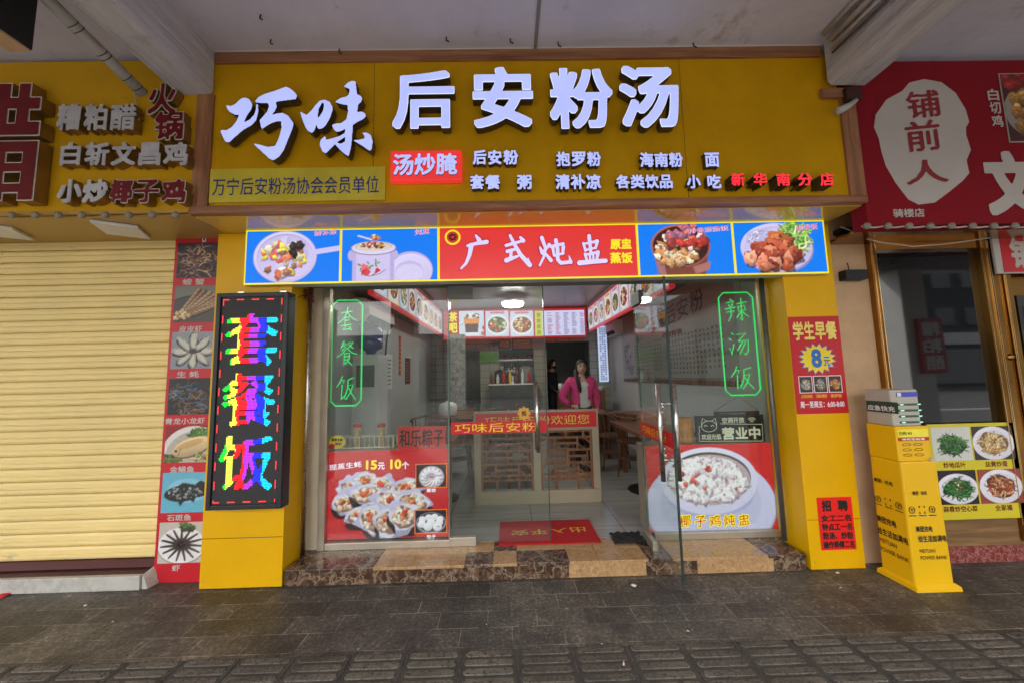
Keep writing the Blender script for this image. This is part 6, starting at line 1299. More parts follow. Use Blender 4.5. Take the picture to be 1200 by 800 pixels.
b = MB(); b.box(-6.6, -2.735, 2.815, 2.85, .002, zsill); part('front', b, M_whitem, t, bevel=.003); b = MB(); b.box(-6.6, -2.74, 2.85, 3.0, .002, zsill - .002); part('top', b, M_browng, t)
b = MB(); b.add([(-2.73, 2.83, .002), (-2.69, 2.83, .002), (-2.66, 3.0, .002), (-2.73, 3.0, .002), (-2.73, 2.83, zsill), (-2.715, 2.83, zsill * .8), (-2.68, 3.0, zsill * 1.3), (-2.73, 3.0, zsill * 1.4)], [(0, 1, 5, 4), (1, 2, 6, 5), (4, 5, 6, 7), (2, 3, 7, 6), (3, 0, 4, 7)]); part('broken_end', b, M_whitem, t)
b = MB(); b.box(-2.72, xa - .001, 2.906, 2.97, .002, CZ - .5); solo('wall_strip', b, M_redp, 'narrow wall carrying the seafood poster strip', 'wall')
# pipe under the beam and black blade sign
p0, p1 = P(168, 110, 2.42), P(62, 6, 1.95)
p1 = p0 + (p1 - p0) * 1.5
t = thing('drain_pipe', 'old white plastic pipe with black rings running along the left beam', 'pipe', p0); b = MB(); b.tube([p0, p0 + (p1 - p0) * .5, p1], .036, 14); part('tube', b, M_pvc, t, smooth=True)
for f in (.05, .14, .30, .335, .50, .54): q0, q1 = p0 + (p1 - p0) * f, p0 + (p1 - p0) * (f + .006); b = MB(); b.tube([q0, q1], .0375, 14); part('ring', b, M_black, t)
pz = P(38, 62, 1.9); t = thing('blade_sign', 'black blade sign box cut off by the top left corner', 'sign', (pz[0] - .06, 1.4, pz[2])); b = MB(); b.box(pz[0] - .13, pz[0], .75, 1.9, pz[2] + .012, pz[2] + .7); part('box', b, M_black, t, bevel=.004); b = MB(); b.box(pz[0] - .125, pz[0] - .004, .76, 1.895, pz[2], pz[2] + .011); part('bottom_edge', b, M_tan, t)

# ================================================================== conduits beside the right beam
for i, (dx, dz, r, lab) in enumerate(((-.03, -.05, .022, 'thick grey conduit clipped along the right beam'), (-.035, -.12, .014, 'middle grey conduit along the right beam'), (-.028, -.165, .009, 'thin dark cable along the right beam'), (-.08, -.02, .016, 'pale conduit at the ceiling corner by the right beam'))):
    b = MB(); b.tube([(2.425 + dx + rnd.uniform(-.004, .004), y, CZ + dz - .01 + .006 * math.sin(y * 5 + i)) for y in [SW0 + .4 + .35 * k for k in range(12)]], r, 8); solo('wall_conduit', b, [M_pvc, M_conc, M_cable, M_pvc][i], lab, 'conduit', smooth=True)
t = thing('corner_bracket', 'broken wood strip and dark socket at the top right of the main sign', 'bracket', P(985, 108, YS)); x0, x1, z0, z1 = rect(964, 103, 994, 114, YS - .03); b = MB(); b.box(x0, x1, YS - .03, YS - .005, z0, z1); part('wood_strip', b, M_wood, t); x0, x1, z0, z1 = rect(991, 103, 1008, 118, YS - .05); b = MB(); b.box(x0, x1, YS - .06, YS - .024, z0, z1); part('socket', b, mat('dark maroon plastic', (.04, .012, .012), .5), t)
b = MB(); b.tube([P(1003, 118, YS - .06), P(992, 126, YS - .08), P(981, 131, YS - .08)], [.016, .022, .026], 10); part('spout', b, M_pvc, t, smooth=True)

# ================================================================== shop on the right
YR = 2.482; xz = P(1009, 180, YR)[0]; zr0, zr1 = P(1100, 263.5, YR)[2], P(1100, 74, YR)[2]
t = thing('neighbour_sign', 'dark red cloth sign of the right shop with white blob and white characters', 'sign', (4.3, YR, zr0))
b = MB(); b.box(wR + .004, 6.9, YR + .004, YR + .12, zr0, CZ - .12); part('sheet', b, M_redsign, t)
blob = [(1093, 93), (1075, 97), (1065, 107), (1045, 117), (1030, 135), (1026, 150), (1030, 163), (1031, 178), (1034, 195), (1043, 215), (1055, 234), (1066, 240), (1085, 238), (1105, 225), (1122, 213), (1130, 205), (1129, 190), (1136, 178), (1133, 160), (1134, 152), (1139, 145), (1137, 130), (1128, 110), (1113, 97)]
traced('white_blob', [[(x * 4, y * 4) for x, y in blob]], 0, .6, (1026, 93, 1139, 240), YR + .003, [M_ivory], t, lift=.001)
M_dr = mat('dark red print', (.26, .012, .018), .5)
for s, px in (('铺', (1062, 106, 1101, 139)), ('前', (1060, 141, 1102, 179)), ('人', (1060, 188, 1110, 217))): ptext('lettering', s, px, YR + .003, M_dr, t, bold=.035, nib='brush', slope=.1, N=72, lift=.004)
ptext('lettering', '骑楼店', (1046, 245, 1083, 255), YR + .003, M_ivory, t, bold=.03, N=48, lift=.003)
text('lettering', '白切鸡', FR(YR + .003), rect(1160, 104.5, 1173, 149, YR), M_ivory, t, bold=.035, vertical=True, N=48, lift=.003)
ptext('lettering', '文', (1154, 178, 1216, 252), YR + .003, M_ivory, t, bold=.05, nib='square', N=90, lift=.003)
x0, x1, z0, z1 = rect(1176, 86, 1240, 167, YR); b = MB(); b.quad((x0, YR, z0), (x1, YR, z0), (x1, YR, z1), (x0, YR, z1)); part('picture_rim', b, M_ivory, t)
def pic_chicken(w, h):
    p = Pic(w, h, (70, 30, 24), 91); p.ell(.5, .55, .52, .42, (150, 145, 135)); p.chunks(30, .45, .55, .36, .3, .1, [(190, 140, 60), (215, 170, 90), (160, 110, 50)], (80, 50, 20)); p.chunks(6, .2, .1, .2, .08, .1, [(150, 30, 24)]); return p.grain(.06)
picture('dish_picture', pic_chicken(80, 100), FR(YR), (x0 + .008, x1, z0 + .008, z1 - .008), picmat('faded print', 'print', 1, .6), t, .003)
for i in range(8):
    p = P(1015 + i * 24.7, 265.5, YR - .03); b = MB(); b.lathe((p[0], p[1] + .03, p[2]), [(.012, -.02), (.020, -.024), (.025, -.036), (.02, -.047), (.009, -.052)], 12, axis='y'); solo('round_bulb', b, mat('dusty bulb', (.27, .235, .18), .6, var=.3, vs=40), 'dusty round bulb in the row along the lower edge of the dark red sign', 'bulb', 'bulbs under the right sign', smooth=True)
b = MB(); b.tube([(P(1010 + i * 6, 265.5, YR - .02)[0], YR - .02, P(1010 + i * 6, 265.5 + 1.5 * abs(math.sin(i * .77)), YR - .02)[2]) for i in range(33)], .006, 5); solo('bulb_cable', b, M_ivory, 'pale cable joining the bulbs under the dark red sign', 'cable')
# soffit and gold shopfront
YT = 2.86; xw0 = P(1037, 440, YT)[0]
t = thing('right_shopfront', 'gold steel shopfront with dark window of the shop on the right', 'shopfront', (4.6, YT, 0))
b = MB(); b.box(wR + .03, 6.9, YR + .121, YT + .3, zr0 + .001, zr0 + .02); part('soffit', b, M_goldm, t)
wx0, wx1 = P(1037, 440, YT)[0], P(1163, 440, YT)[0]; wz1 = P(1090, 293, YT)[2]; wz0 = P(1140, 585, YT)[2]; fx1 = P(1196, 440, YT)[0]
b = MB(); b.box(wx0 - .03, wx0, YT - .03, YT + .03, wz0 - .2, wz1 + .06); b.box(wx0, wx1, YT - .03, YT + .03, wz1, wz1 + .06); b.box(wx0 - .03, wx1 + .02, YT - .02, YT + .05, wz1 + .061, zr0); 
b.box(wx1, wx1 + .05, YT - .04, YT + .03, wz0 - .3, wz1 + .06); b.box(wx1 + .055, wx1 + .16, YT - .03, YT + .03, .12, wz1 + .3); b.box(wx1 + .165, wx1 + .22, YT - .04, YT + .03, .12, wz1 - .1); part('window_frame', b, M_goldm, t, bevel=.006)
def darkglass():
    m, tr, b = newmat('dark shop glass'); b.inputs['Base Color'].default_value = (.008, .009, .009, 1); b.inputs['Roughness'].default_value = .03; b.inputs['IOR'].default_value = 1.75; return m
M_dkg = darkglass()
b = MB()
for xx in (wx0 - .004, wx0 - .030, wx1 + .003, wx1 + .046, wx1 + .058, wx1 + .156, wx1 + .168): b.box(xx, xx + .005, YT - .046, YT - .0305 if xx < wx1 else YT - .0405, wz0 - .18, wz1 + .055)
part('edge_highlight', b, mat('painted edge highlight', (.80, .60, .30), .12, 1, var=.05), t)  # added strips: highlights along the frame edges put into a paler metal
b = MB(); b.box(wx0 + .001, wx1 - .001, YT, YT + .012, wz0, wz1 - .001); part('pane', b, M_dkg, t)
b = MB(); b.box(wx0 - .02, wx1 + .03, YT - .02, YT + .1, .12, wz0 - .001); part('lower_panel', b, wood('striped stone panel', S(92, 66, 40), S(150, 116, 76), 0, .3), t)
b = MB(); b.box(wx1 + .225, 6.9, YT + .02, YT + .05, .12, wz1 - .12); part('door_panel', b, M_goldm, t)
b = MB(); b.box(wx1 + .30, 6.9, YT + .0, YT + .018, 1.1, wz1 - .4); part('door_glass', b, M_dkg, t)
p = P(1188, 418, YT - .05); b = MB(); b.ball((p[0], YT - .02, p[2]), .03); part('knob', b, M_goldm, t, smooth=True)
b = MB(); b.box(wx0 - .025, 6.9, YT - .03, YT + .1, .002, .119); part('red_base', b, M_redm, t)
x0, x1, z0, z1 = rect(1165, 273, 1260, 320, YT - .06); t = thing('door_sign', 'small red sign with white character above the gold door', 'sign', (x0, YT - .06, z0)); b = MB(); b.box(x0, x1, YT - .06, YT - .045, z0, z1); part('board', b, M_ivory, t); x0b = P(1173, 296, YT - .06)[0]; b = MB(); b.box(x0b, x1 - .01, YT - .064, YT - .0605, z0 + .01, z1 - .008); part('sheet', b, M_redp, t); ptext('lettering', '铺', (1184, 278, 1212, 315), YT - .0645, M_ivory, t, bold=.045, nib='round', N=64)
# tan stucco strip between pillar and gold shopfront
b = MB(); b.box(xr1 - .018, wx0 - .031, 2.87, 3.1, .002, 2.9); solo('stucco_wall', b, M_tan, 'narrow tan stucco wall between the right yellow pillar and the gold window', 'wall')
t = thing('security_camera', 'black dome camera with cable below the corner of the main sign', 'camera', P(992, 275, 2.8)); p = P(992, 277, 2.8); b = MB(); b.ball((p[0], 2.83, p[2]), .05, .05, .045); part('dome', b, M_black, t, smooth=True); b = MB(); b.box(p[0] - .045, p[0] + .045, 2.79, 2.868, p[2] + .03, p[2] + .07); part('mount', b, M_black, t)
b = MB(); b.tube([P(985, 266, 2.78), P(1000, 272, 2.76), P(1012, 279, 2.76), P(1030, 284, 2.7), P(1070, 289, 2.7), P(1110, 286, 2.7), P(1160, 279, 2.7)], .005, 6); solo('sagging_cable', b, M_ivory, 'thin pale cable sagging across the gold window top', 'cable', smooth=True)
x0, x1, z0, z1 = rect(985, 318, 1010, 329, 2.85); t = thing('wall_switch', 'small black switch box on the tan stucco wall', 'switch', ((x0 + x1) / 2, 2.83, z0)); b = MB(); b.box(x0, x1, 2.8, 2.869, z0, z1); part('box', b, M_black, t, bevel=.004); b = MB(); b.tube([((x0 + x1) / 2 - .02, 2.84, z1), ((x0 + x1) / 2 - .02, 2.85, z1 + .07)], .004, 5); part('lead', b, M_black, t)
# dishes board
yq = 2.82; pa = [P(1089, 497, yq), P(1187, 494, yq), P(1206, 606, yq), P(1098, 609, yq)]; x0, x1 = (pa[0][0] + pa[3][0]) / 2, (pa[1][0] + pa[2][0]) / 2; z0, z1 = (pa[2][2] + pa[3][2]) / 2, (pa[0][2] + pa[1][2]) / 2
t = thing('dish_board', 'yellow board with four dish photographs leaning under the gold window', 'menu board', ((x0 + x1) / 2, yq, z0)); b = MB(); b.box(x0, x1, yq, yq + .012, z0, z1); part('board', b, mat('lime yellow print', S(214, 196, 40), .4, var=.04), t, bevel=.002)
W_, H_ = x1 - x0, z1 - z0
for (u0, v0, u1, v1), fn, s in (((.03, .035, .475, .39), lambda w, h: pic_greens(w, h, (206, 206, 196), 301, False), '炒地瓜叶'), ((.495, .035, .96, .39), lambda w, h: pic_noodle(w, h, 302, (60, 48, 40), [(214, 186, 120), (190, 140, 70), (236, 222, 180), (160, 100, 50)]), '韭黄炒蛋'), ((.03, .49, .475, .845), lambda w, h: pic_greens(w, h, (38, 34, 34), 303, True, 1), '蒜蓉炒空心菜'), ((.495, .49, .985, .845), lambda w, h: pic_noodle(w, h, 304, (150, 70, 56), [(150, 62, 36), (190, 110, 60), (214, 170, 120), (110, 46, 30)]), '全家福')):
    hh = 66; picture('dish_picture', fn(int(hh * (u1 - u0) * W_ / ((v1 - v0) * H_)), hh), FR(yq), (x0 + W_ * u0, x0 + W_ * u1, z1 - H_ * v1, z1 - H_ * v0), P_print, t)
    um = (u0 + u1) / 2; wd = .032 * len(s); plane_text((x0, yq, z1), W_, H_, s, um - wd, v1 + .015, um + wd, v1 + .075, M_brownp, t, bold=.035, N=48)

# ================================================================== yellow power bank cabinet
YC = 2.52; cx0 = P(1065, 620, YC)[0]; cx1 = P(1108, 620, YC)[0]; cy1 = 2.735
M_cy = mat('cabinet yellow card', (.82, .47, .002), .42, var=.04, vs=2, bump=.12, bs=9)
zA, zB, zC = P(1080, 540, YC)[2], P(1073, 499, YC)[2], P(1066, 456, YC)[2]
t = thing('charging_stand', 'yellow cardboard stand for rented power banks beside the right pillar', 'stand', ((cx0 + cx1) / 2, 2.66, 0))
b = MB(); b.add([(cx0 - .004, YC - .004, .04), (cx1 + .008, YC - .004, .04), (cx1 + .008, cy1, .04), (cx0 - .004, cy1, .04), (cx0, YC, zA), (cx1, YC, zA), (cx1, cy1, zA), (cx0, cy1, zA)], [(0, 1, 5, 4), (1, 2, 6, 5), (2, 3, 7, 6), (3, 0, 4, 7), (4, 5, 6, 7)]); part('body', b, M_cy, t, bevel=.012)
b = MB(); b.add([(cx0 - .025, YC - .03, .003), (cx1 + .03, YC - .03, .003), (cx1 + .03, cy1 + .02, .003), (cx0 - .025, cy1 + .02, .003), (cx0 - .022, YC - .026, .03), (cx1 + .026, YC - .026, .03), (cx1 + .026, cy1 + .016, .03), (cx0 - .022, cy1 + .016, .03), (cx0 - .004, YC - .006, .045), (cx1 + .006, YC - .006, .045), (cx1 + .006, cy1, .045), (cx0 - .004, cy1, .045)], [(0, 1, 5, 4), (1, 2, 6, 5), (2, 3, 7, 6), (3, 0, 4, 7), (4, 5, 9, 8), (5, 6, 10, 9), (6, 7, 11, 10), (7, 4, 8, 11)]); part('flared_base', b, M_cy, t)
ux1 = P(1092, 520, YC)[0]; b = MB(); b.box(cx0 + .002, ux1, YC + .012, cy1, zA + .0, zB); part('upper_body', b, M_cy, t, bevel=.006)
b = MB()
for r_ in range(4):
    for c_ in range(2):
        z = zB - .09 - r_ * (zB - zA - .09) / 4.2; x = cx0 + .035 + c_ * .082; b.tube([(x + .032 + .03 * math.cos(a), YC + .009, z + .008 * math.sin(a)) for a in [i / 12 * 6.28 for i in range(12)]], .0022, 5, closed=True)
part('slot_outline', b, mat('slot outline brown', (.30, .15, .01), .5), t)  # brown rings outline the slots
b = MB(); b.obox((ux1 - .02, YC + .01, zA + .002), (1, 0, 0), (0, 0, 1), (0, -1, 0), 0, .03, 0, .018, -.01, .012); part('torn_flap', b, M_pvc, t)
x0, x1, z0, z1 = rect(1059, 501, 1087, 510, YC); x0 = cx0 + .012; x1 = ux1 - .006; b = MB(); b.box(x0, x1, YC + .0085, YC + .0115, zB - .075, zB - .02); part('label_plate', b, mat('lemon label', S(240, 226, 60), .4), t); b = MB(); b.box(x0 + .003, x1 + .002, YC + .0082, YC + .0115, zB - .1, zB - .077); part('red_label', b, M_redp, t)
text('lettering', '充电宝租借', FR(YC + .0082), (x0 + .025, x1 - .03, zB - .096, zB - .081), M_whitep, t, bold=.04, N=36); text('lettering', '扫码 ¥3', FR(YC + .0085), (x0 + .01, x0 + .1, zB - .06, zB - .035), M_blackp, t, bold=.03, N=36)
fr_f = FR(YC - .005); z_ = lambda py: P(1090, py, YC)[2]
for s, (u0, u1), (a, c), m in (('美团充电', (.17, .62), (615, 622), M_blackp), ('给生活加满电', (.2, .97), (626, 634), M_blackp), ('MEITUAN', (.2, .62), (642, 646.5), M_blackp), ('POWER BANK', (.2, .92), (650, 654.5), M_blackp)):
    w_ = cx1 - cx0; text('lettering', s, fr_f, (cx0 + w_ * u0, cx0 + w_ * u1, z_(c), z_(a)), m, t, bold=.03 if m is M_blackp and s[0] not in 'MP' else .012, N=44, lift=.0015)
text('lettering', '美团 · 充电', fr_f, (cx0 + .05, cx0 + .15, z_(579), z_(574)), M_blackp, t, bold=.03, N=36, lift=.0015)
def icons(mapf, zc, g=.86):
    for k in range(3):
        b = MB()
        c_ = .036 + k * .078
        if k != 1: b.tube([mapf(c_ + .022 * math.cos(a), zc + .022 * math.sin(a)) for a in [i / 14 * 6.28 for i in range(14)]], .002, 4, closed=True); b.tube([mapf(c_, zc + .012), mapf(c_, zc - .014)], .002, 4); b.tube([mapf(c_ - .01, zc + .004), mapf(c_ + .01, zc + .004)], .002, 4)
        else:
            for sx in (-1, 1):
                for sz in (-1, 1): b.tube([mapf(c_ + sx * .020, zc + sz * .012), mapf(c_ + sx * .020, zc + sz * .024), mapf(c_ + sx * .012, zc + sz * .024)], .002, 4)
        b.tube([mapf(c_ - .026, zc - .038), mapf(c_ + .026, zc - .038)], .003, 4); part('icon', b, M_blackp, t)
icons(lambda u, z: (cx0 + u * .9, YC - .006, z), z_(596))
frs = ((cx0 - .005, 0, 0), (0, -1, 0), (0, 0, 1)); zq = lambda px, py: Q(px, py, cx0)[2]
D_ = cy1 - YC
for s, (u0, u1), (z0, z1) in (('美团充电', (.04, .66), (zq(1040, 614), zq(1040, 606))), ('给生活加满电', (.02, .97), (zq(1040, 628), zq(1040, 620))), ('MEITUAN', (.06, .6), (zq(1040, 637), zq(1040, 632))), ('POWER BANK', (.06, .92), (zq(1040, 647), zq(1040, 642)))):
    text('lettering', s, frs, (-cy1 + D_ * u0, -cy1 + D_ * u1, z0, z1), M_blackp, t, bold=.03 if s[0] not in 'MP' else .012, N=44, lift=.0015)
icons(lambda u, z: (cx0 - .006, cy1 - u * .9, z), zq(1042, 588))
text('lettering', '美团 · 充电', frs, (-cy1 + .02, -cy1 + .15, zq(1035, 566), zq(1035, 561)), M_blackp, t, bold=.03, N=36, lift=.0015)
M_cab = mat('off white plastic', (.46, .42, .35), .45, var=.05); wx_ = P(1079, 475, YC + .01)[0]
t = thing('charging_box', 'off white power bank box with green lights on top of the yellow stand', 'charging box', ((cx0 + wx_) / 2, 2.66, zB + .001))
b = MB(); b.box(cx0 + .004, wx_, YC + .02, cy1 - .01, zB + .001, zC); part('housing', b, M_cab, t, bevel=.008)
for k in range(4):
    z = zB + .02 + k * (zC - zB - .09) / 4; b = MB(); b.box(cx0 + .05, wx_ + .012, YC + .012, YC + .021, z, z + .014); part('slot', b, mat('dark green slot', (.03, .10, .06), .4), t, bevel=.003)
    b = MB(); b.box(cx0 + .058, cx0 + .082, YC + .0085, YC + .0125, z + .003, z + .011); b.box(wx_ - .02, wx_ - .002, YC + .0085, YC + .0125, z + .003, z + .011); part('indicator', b, glow('green indicator', (.4, 1, .7), 1), t)
b = MB(); b.box(cx0 + .05, wx_ - .004, YC + .0165, YC + .0195, zC - .05, zC - .018); part('blue_label', b, mat('violet blue label', S(70, 80, 190), .4), t); b = MB(); b.box(cx0 + .052, cx0 + .078, YC + .0145, YC + .0163, zC - .047, zC - .021); part('white_label', b, M_whitep, t)
zq1, zq0 = Q(1036, 470, cx0)[2], Q(1036, 483, cx0)[2]; b = MB(); b.box(cx0 + .0015, cx0 + .0035, cy1 - .24, cy1 - .02, zq0, zq1); part('green_label', b, mat('dark green label', S(30, 74, 56), .4), t)
text('lettering', '应急快充', ((cx0 + .0015, 0, 0), (0, -1, 0), (0, 0, 1)), (-cy1 + .03, -cy1 + .22, zq0 + .012, zq1 - .03), M_whitep, t, bold=.03, N=40)

# ================================================================== people
def skin(name, nodes, edges, mats, parent=None, sub=2, root=0):
    me = bpy.data.meshes.new('tmp'); me.from_pydata([n[:3] for n in nodes], edges, []); o = bpy.data.objects.new('tmp', me); COL.objects.link(o); o.modifiers.new('s', 'SKIN')
    for i, n in enumerate(nodes):
        r = n[3]; me.skin_vertices[0].data[i].radius = (r[0], r[1]) if isinstance(r, tuple) else (r, r)
    me.skin_vertices[0].data[root].use_root = True
    s = o.modifiers.new('u', 'SUBSURF'); s.levels = sub; s.render_levels = sub
    dg = bpy.context.evaluated_depsgraph_get(); dg.update(); m2 = bpy.data.meshes.new_from_object(o.evaluated_get(dg)); bpy.data.objects.remove(o)
    vs = [tuple(v.co) for v in m2.vertices]; fs = [tuple(p.vertices) for p in m2.polygons]; bpy.data.meshes.remove(m2); return vs, fs
SKIN = mat('skin', (.52, .31, .21), .5, var=.05); HAIR = mat('black hair', (.014, .011, .010), .65, var=.3, vs=40); PINK = mat('pink cardigan knit', (.62, .055, .19), .85, var=.12, vs=14, bump=.4, bs=160); WTOP = mat('white cotton top', (.62, .60, .55), .8, var=.05, bump=.2, bs=120); TROU = mat('dark trousers', (.02, .02, .024), .8); NAVY = mat('dark work clothes', (.012, .013, .017), .85, var=.2); LIP = mat('lips', (.30, .09, .08), .5); EYE = mat('eyes', (.02, .015, .012), .3); SHOE = mat('dark shoe', (.015, .015, .015), .5)
def person(label, loc, H, turn, arms, top, cardigan=None, longhair=True, mask=False, headturn=0):
    k = H / 1.6; t = thing('person', label, 'person', loc); ct, stn = math.cos(turn), math.sin(turn)
    def W(p): x, y, z = p[0] * k, p[1] * k, p[2] * k; return (loc[0] + x * ct - y * stn, loc[1] + x * stn + y * ct, loc[2] + z)
    nd = [(0, 0, .86, (.15, .105)), (0, 0, .98, (.125, .09)), (0, .0, 1.1, (.125, .09)), (0, .0, 1.22, (.135, .095)), (0, .01, 1.32, (.085, .065)), (0, .0, 1.385, (.05, .05)), (0, -.01, 1.43, (.05, .055))]
    ed = [(0, 1), (1, 2), (2, 3), (3, 4), (4, 5), (5, 6)]; arm_i = []
    for s in (-1, 1):
        b0 = len(nd); nd += [(s * .088, .0, .78, (.082, .085)), (s * .09, -.005, .45, (.055, .058)), (s * .09, .01, .09, (.038, .04)), (s * .095, -.13, .03, (.035, .025))]; ed += [(0, b0), (b0, b0 + 1), (b0 + 1, b0 + 2), (b0 + 2, b0 + 3)]
        A = arms[0 if s < 0 else 1]; a0 = len(nd); nd += [(*A[0], (.052, .052)), (*A[1], (.036, .036)), (*A[2], (.024, .022)), (*A[3], (.034, .018))]; ed += [(3, a0), (a0, a0 + 1), (a0 + 1, a0 + 2), (a0 + 2, a0 + 3)]; arm_i.append(a0)
        d = Vector(A[3]) - Vector(A[2]); d.normalize(); side = Vector((0, -1, 0)).cross(d); side = side.normalized() if side.length > .1 else Vector((1, 0, 0))
        for q in range(5):
            f0 = len(nd); L = (.05, .07, .075, .07, .055)[q]; off = side * ((q - 2) * .014); bs = Vector(A[3]) + off + d * (.0 if q == 0 else .02); dd = (d + side * (q - 2) * (.22 if q else .35) + Vector((0, -.3, -.15))).normalized()
            nd += [(*(bs + dd * L * .55), .009), (*(bs + dd * L), .0075)]; ed += [(a0 + 3, f0), (f0, f0 + 1)]
    vs, fs = skin('body', nd, ed, None); vs = np.array(vs); mi = []
    for f in fs:
        c = vs[list(f)].mean(0); mi.append(2 if c[2] < .075 else 1 if c[2] < 1.02 and abs(c[0]) < .2 and not any(np.linalg.norm(c - np.array(arms[q][3])) < .062 for q in (0, 1)) else 0)
    # head: an egg-shaped shell with nose, sunk on the neck (same mesh)
    hv, hf = [], []; n, m_ = 20, 16; hc = np.array((0, -.015, 1.5))
    for i in range(m_ + 1):
        a = math.pi * i / m_
        for j in range(n):
            b_ = 2 * math.pi * j / n; x, y, z = math.sin(a) * math.cos(b_), math.sin(a) * math.sin(b_), -math.cos(a)
            w = .074 * (1 - .22 * max(0, -z) ** 1.5); p = np.array((x * w, y * (.09 - .012 * max(0, -z)), z * .108))
            if y < -.8 and -.35 < z < .1 and abs(x) < .3: p[1] -= .016 * (1 - abs(x) / .3) * (1 - abs(z + .15) / .26 if abs(z + .15) < .26 else 0)
            if y < -.7 and abs(abs(x) - .4) < .2 and .0 < z < .22: p[1] += .006
            hv.append(p)
    hf = [(i * n + j, i * n + (j + 1) % n, (i + 1) * n + (j + 1) % n, (i + 1) * n + j) for i in range(m_) for j in range(n)]
    ch, sh = math.cos(headturn), math.sin(headturn); hv = [hc + np.array((p[0] * ch - p[1] * sh, p[0] * sh + p[1] * ch, p[2])) for p in hv]
    b = MB(); b.add([W(v) for v in vs], fs); b.m = list(mi); b.add([W(v) for v in hv], hf, 0)
    def face(x, z, y=-.088): return W(hc + np.array((x * ch - y * sh, x * sh + y * ch, z)))
    for s in (-1, 1): b.ball(face(s * .03, .012, -.083), .015 * k, .007 * k, .0085 * k, 10, 3); b.ball(face(s * .031, .036, -.081), .019 * k, .006 * k, .0045 * k, 8, 3); b.ball(face(s * .074, -.005, .0), .01 * k, .016 * k, .028 * k, 8, 0)
    b.ball(face(0, -.052, -.081), .023 * k, .008 * k, .009 * k, 10, 4); b.ball(face(0, -.014, -.092), .011 * k, .012 * k, .012 * k, 8, 0)
    part('body', b, [SKIN, TROU, SHOE, EYE, LIP], t, smooth=True)
    # hair
    b = MB(); hh = []; n2, m2 = 22, 12
    for i in range(m2 + 1):
        a = math.pi * i / m2 * .62
        for j in range(n2):
            b_ = 2 * math.pi * j / n2; x, y, z = math.sin(a) * math.cos(b_), math.sin(a) * math.sin(b_), math.cos(a); fr_ = max(0, -y)
            zz = z if fr_ < .4 else max(z, .62); yy = y * (.1 if fr_ < .6 else .094)
            hh.append(hc + np.array((x * .083 * ch - yy * sh, x * .083 * sh + yy * ch, zz * .119 + .002)))
    b.add([W(p) for p in hh], [(i * n2 + j, (i + 1) * n2 + j, (i + 1) * n2 + (j + 1) % n2, i * n2 + (j + 1) % n2) for i in range(m2) for j in range(n2)])
    b.ball(W(hc + np.array((0, .045, -.02))), .074 * k, .06 * k, .1 * k, 14)
    if longhair:
        b.tube([W((-.045, .06, 1.46)), W((-.075, .03, 1.40)), W((-.085, -.05, 1.35)), W((-.075, -.10, 1.27)), W((-.062, -.115, 1.19)), W((-.055, -.118, 1.13))], [.04 * k, .034 * k, .028 * k, .03 * k, .026 * k, .006 * k], 10)
    part('hair', b, HAIR, t, smooth=True)
    if mask: b = MB(); b.ball(W(hc + np.array((0, -.03, -.045))), .066 * k, .066 * k, .045 * k, 14); part('face_mask', b, mat('black mask', (.015, .015, .018), .8), t, smooth=True)
    # clothes: grown on the same joints, a little wider
    tn = [(0, 0, .88, (.15, .112)), (0, 0, .98, (.142, .105)), (0, 0, 1.1, (.142, .105)), (0, -.005, 1.22, (.15, .112)), (0, .01, 1.315, (.098, .08))]; v2, f2 = skin('top', tn, [(i, i + 1) for i in range(4)], None); b = MB(); b.add([W(v) for v in v2], f2); part('top', b, top, t, smooth=True)
    cn = [(0, .012, .90, (.165, .118)), (0, .012, 1.0, (.158, .115)), (0, .012, 1.12, (.158, .115)), (0, .01, 1.22, (.165, .12)), (0, .02, 1.325, (.108, .085))]; ce = [(0, 1), (1, 2), (2, 3), (3, 4)]
    for s in (0, 1):
        A = arms[s]; c0_ = len(cn); mid = tuple((np.array(A[1]) + np.array(A[2])) / 2); cn += [(*A[0], (.07, .068)), (*[(u + v) / 2 for u, v in zip(A[0], A[1])], (.062, .06)), (*A[1], (.056, .054)), (*mid, (.05, .048)), (*[u + (v - u) * .95 for u, v in zip(A[1], A[2])], (.038, .036))]; ce += [(3, c0_), (c0_, c0_ + 1), (c0_ + 1, c0_ + 2), (c0_ + 2, c0_ + 3), (c0_ + 3, c0_ + 4)]
    v3, f3 = skin('coat', cn, ce, None); v3 = np.array(v3)
    if cardigan is not None:
        keep = [f for f in f3 if not ((lambda c: c[1] < -.03 and abs(c[0] - .012) < .062 + .012 * (1.33 - c[2]) * 6 * (c[2] < 1.33) * .4 or c[2] > 1.36)(v3[list(f)].mean(0)))]
        b = MB(); b.add([W(v) for v in v3], keep); o = part('cardigan', b, cardigan, t, smooth=True); m = o.modifiers.new('thick', 'SOLIDIFY'); m.thickness = .008; m.offset = 1
    else: b = MB(); b.add([W(v) for v in v3], f3); part('jacket', b, top, t, smooth=True)
    return t
wp = P(681, 440, 5.25)
AK = [[(-.165, .01, 1.3), (-.30, .06, 1.07), (-.185, -.02, .95), (-.135, -.08, .94)], [(.165, .01, 1.3), (.235, .05, 1.06), (.2, -.06, .9), (.175, -.12, .875)]]
person('woman in open pink cardigan over white top standing behind the screen with hand on hip', (wp[0], 5.25, F0), 1.57, .12, AK, WTOP, PINK, True, False, -.1)
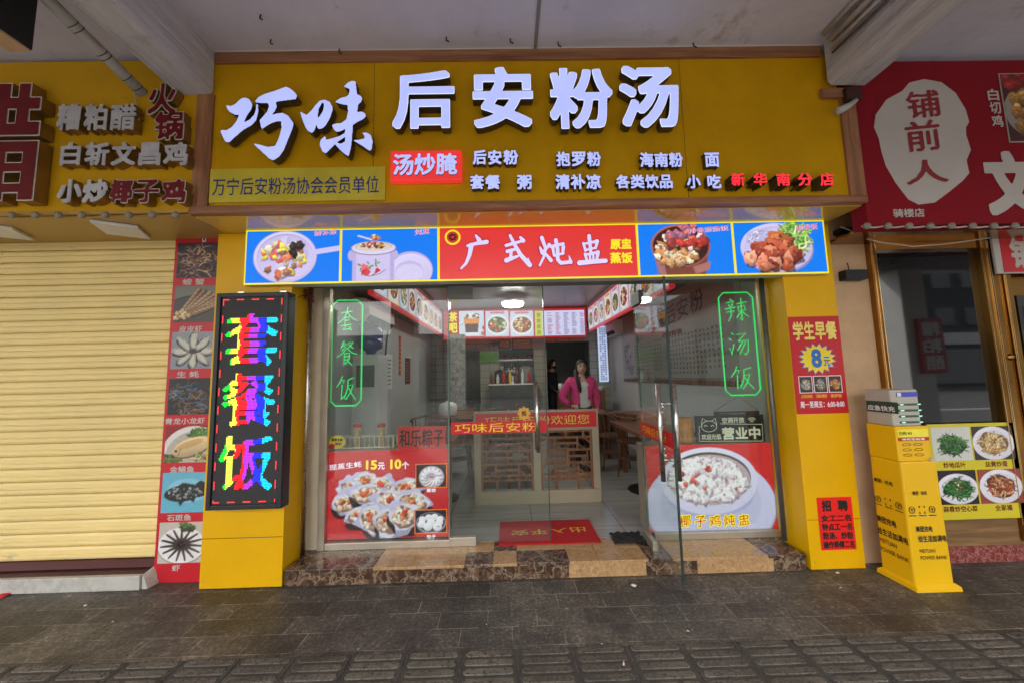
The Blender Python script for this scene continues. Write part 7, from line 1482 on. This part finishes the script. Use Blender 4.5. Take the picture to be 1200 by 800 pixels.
DN = [[(-.165, .01, 1.3), (-.21, .0, 1.04), (-.17, -.16, .92), (-.13, -.22, .92)], [(.165, .01, 1.3), (.21, .0, 1.04), (.17, -.16, .92), (.13, -.22, .92)]]
wp = P(647, 440, 8.45)
person('cook in dark clothes and black mask standing in the shadowed kitchen doorway', (wp[0], 8.45, F0), 1.72, 1.1, DN, NAVY, None, False, True, 0)

# small litter on the pavement
for (px, py, s_) in ((743, 686, .022), (981, 671, .016), (132, 728, .007), (272, 716, .006), (806, 739, .008), (497, 790, .006), (664, 713, .005), (1075, 779, .008), (900, 701, .006), (420, 760, .005), (985, 688, .007), (570, 731, .005), (705, 754, .006), (350, 700, .005), (100, 709, .012)):
    p = G(px, py, .002); b = MB(); vs = [(p[0] + s_ * math.cos(q) * rnd.uniform(.6, 1.3), p[1] + s_ * math.sin(q) * rnd.uniform(.5, 1), .003 + rnd.uniform(0, .3) * s_) for q in [k * 1.047 for k in range(6)]] + [(p[0], p[1], .003 + s_ * .5)]; b.add(vs, [(k, (k + 1) % 6, 6) for k in range(6)]); solo('paper_scrap', b, M_white, 'crumpled pale paper scrap lying on the dark paving', 'litter', 'paper scraps on the paving')
p = G(3, 698, .002); b = MB(); b.add([(p[0] - .05, p[1] - .02, .003), (p[0] + .03, p[1] - .03, .004), (p[0] + .035, p[1] + .03, .012), (p[0] - .05, p[1] + .03, .006), (p[0] - .01, p[1], .02)], [(0, 1, 4), (1, 2, 4), (2, 3, 4), (3, 0, 4)]); solo('plastic_scrap', b, M_redp, 'bright red plastic scrap at the left edge in front of the marble sill', 'litter')
p = G(731, 780, .006); t = thing('cigarette_butt', 'cigarette butt with orange filter on the ribbed paving', 'litter', p); b = MB(); b.tube([(p[0], p[1], .013), (p[0] + .004, p[1] + .014, .013)], .004, 8); part('paper', b, M_whitep, t); b = MB(); b.tube([(p[0] + .004, p[1] + .0145, .013), (p[0] + .008, p[1] + .026, .013)], .0041, 8); part('filter', b, mat('orange filter', S(210, 130, 60), .7), t)
for o in bpy.data.objects:
    if '_w' in o: del o['_w']
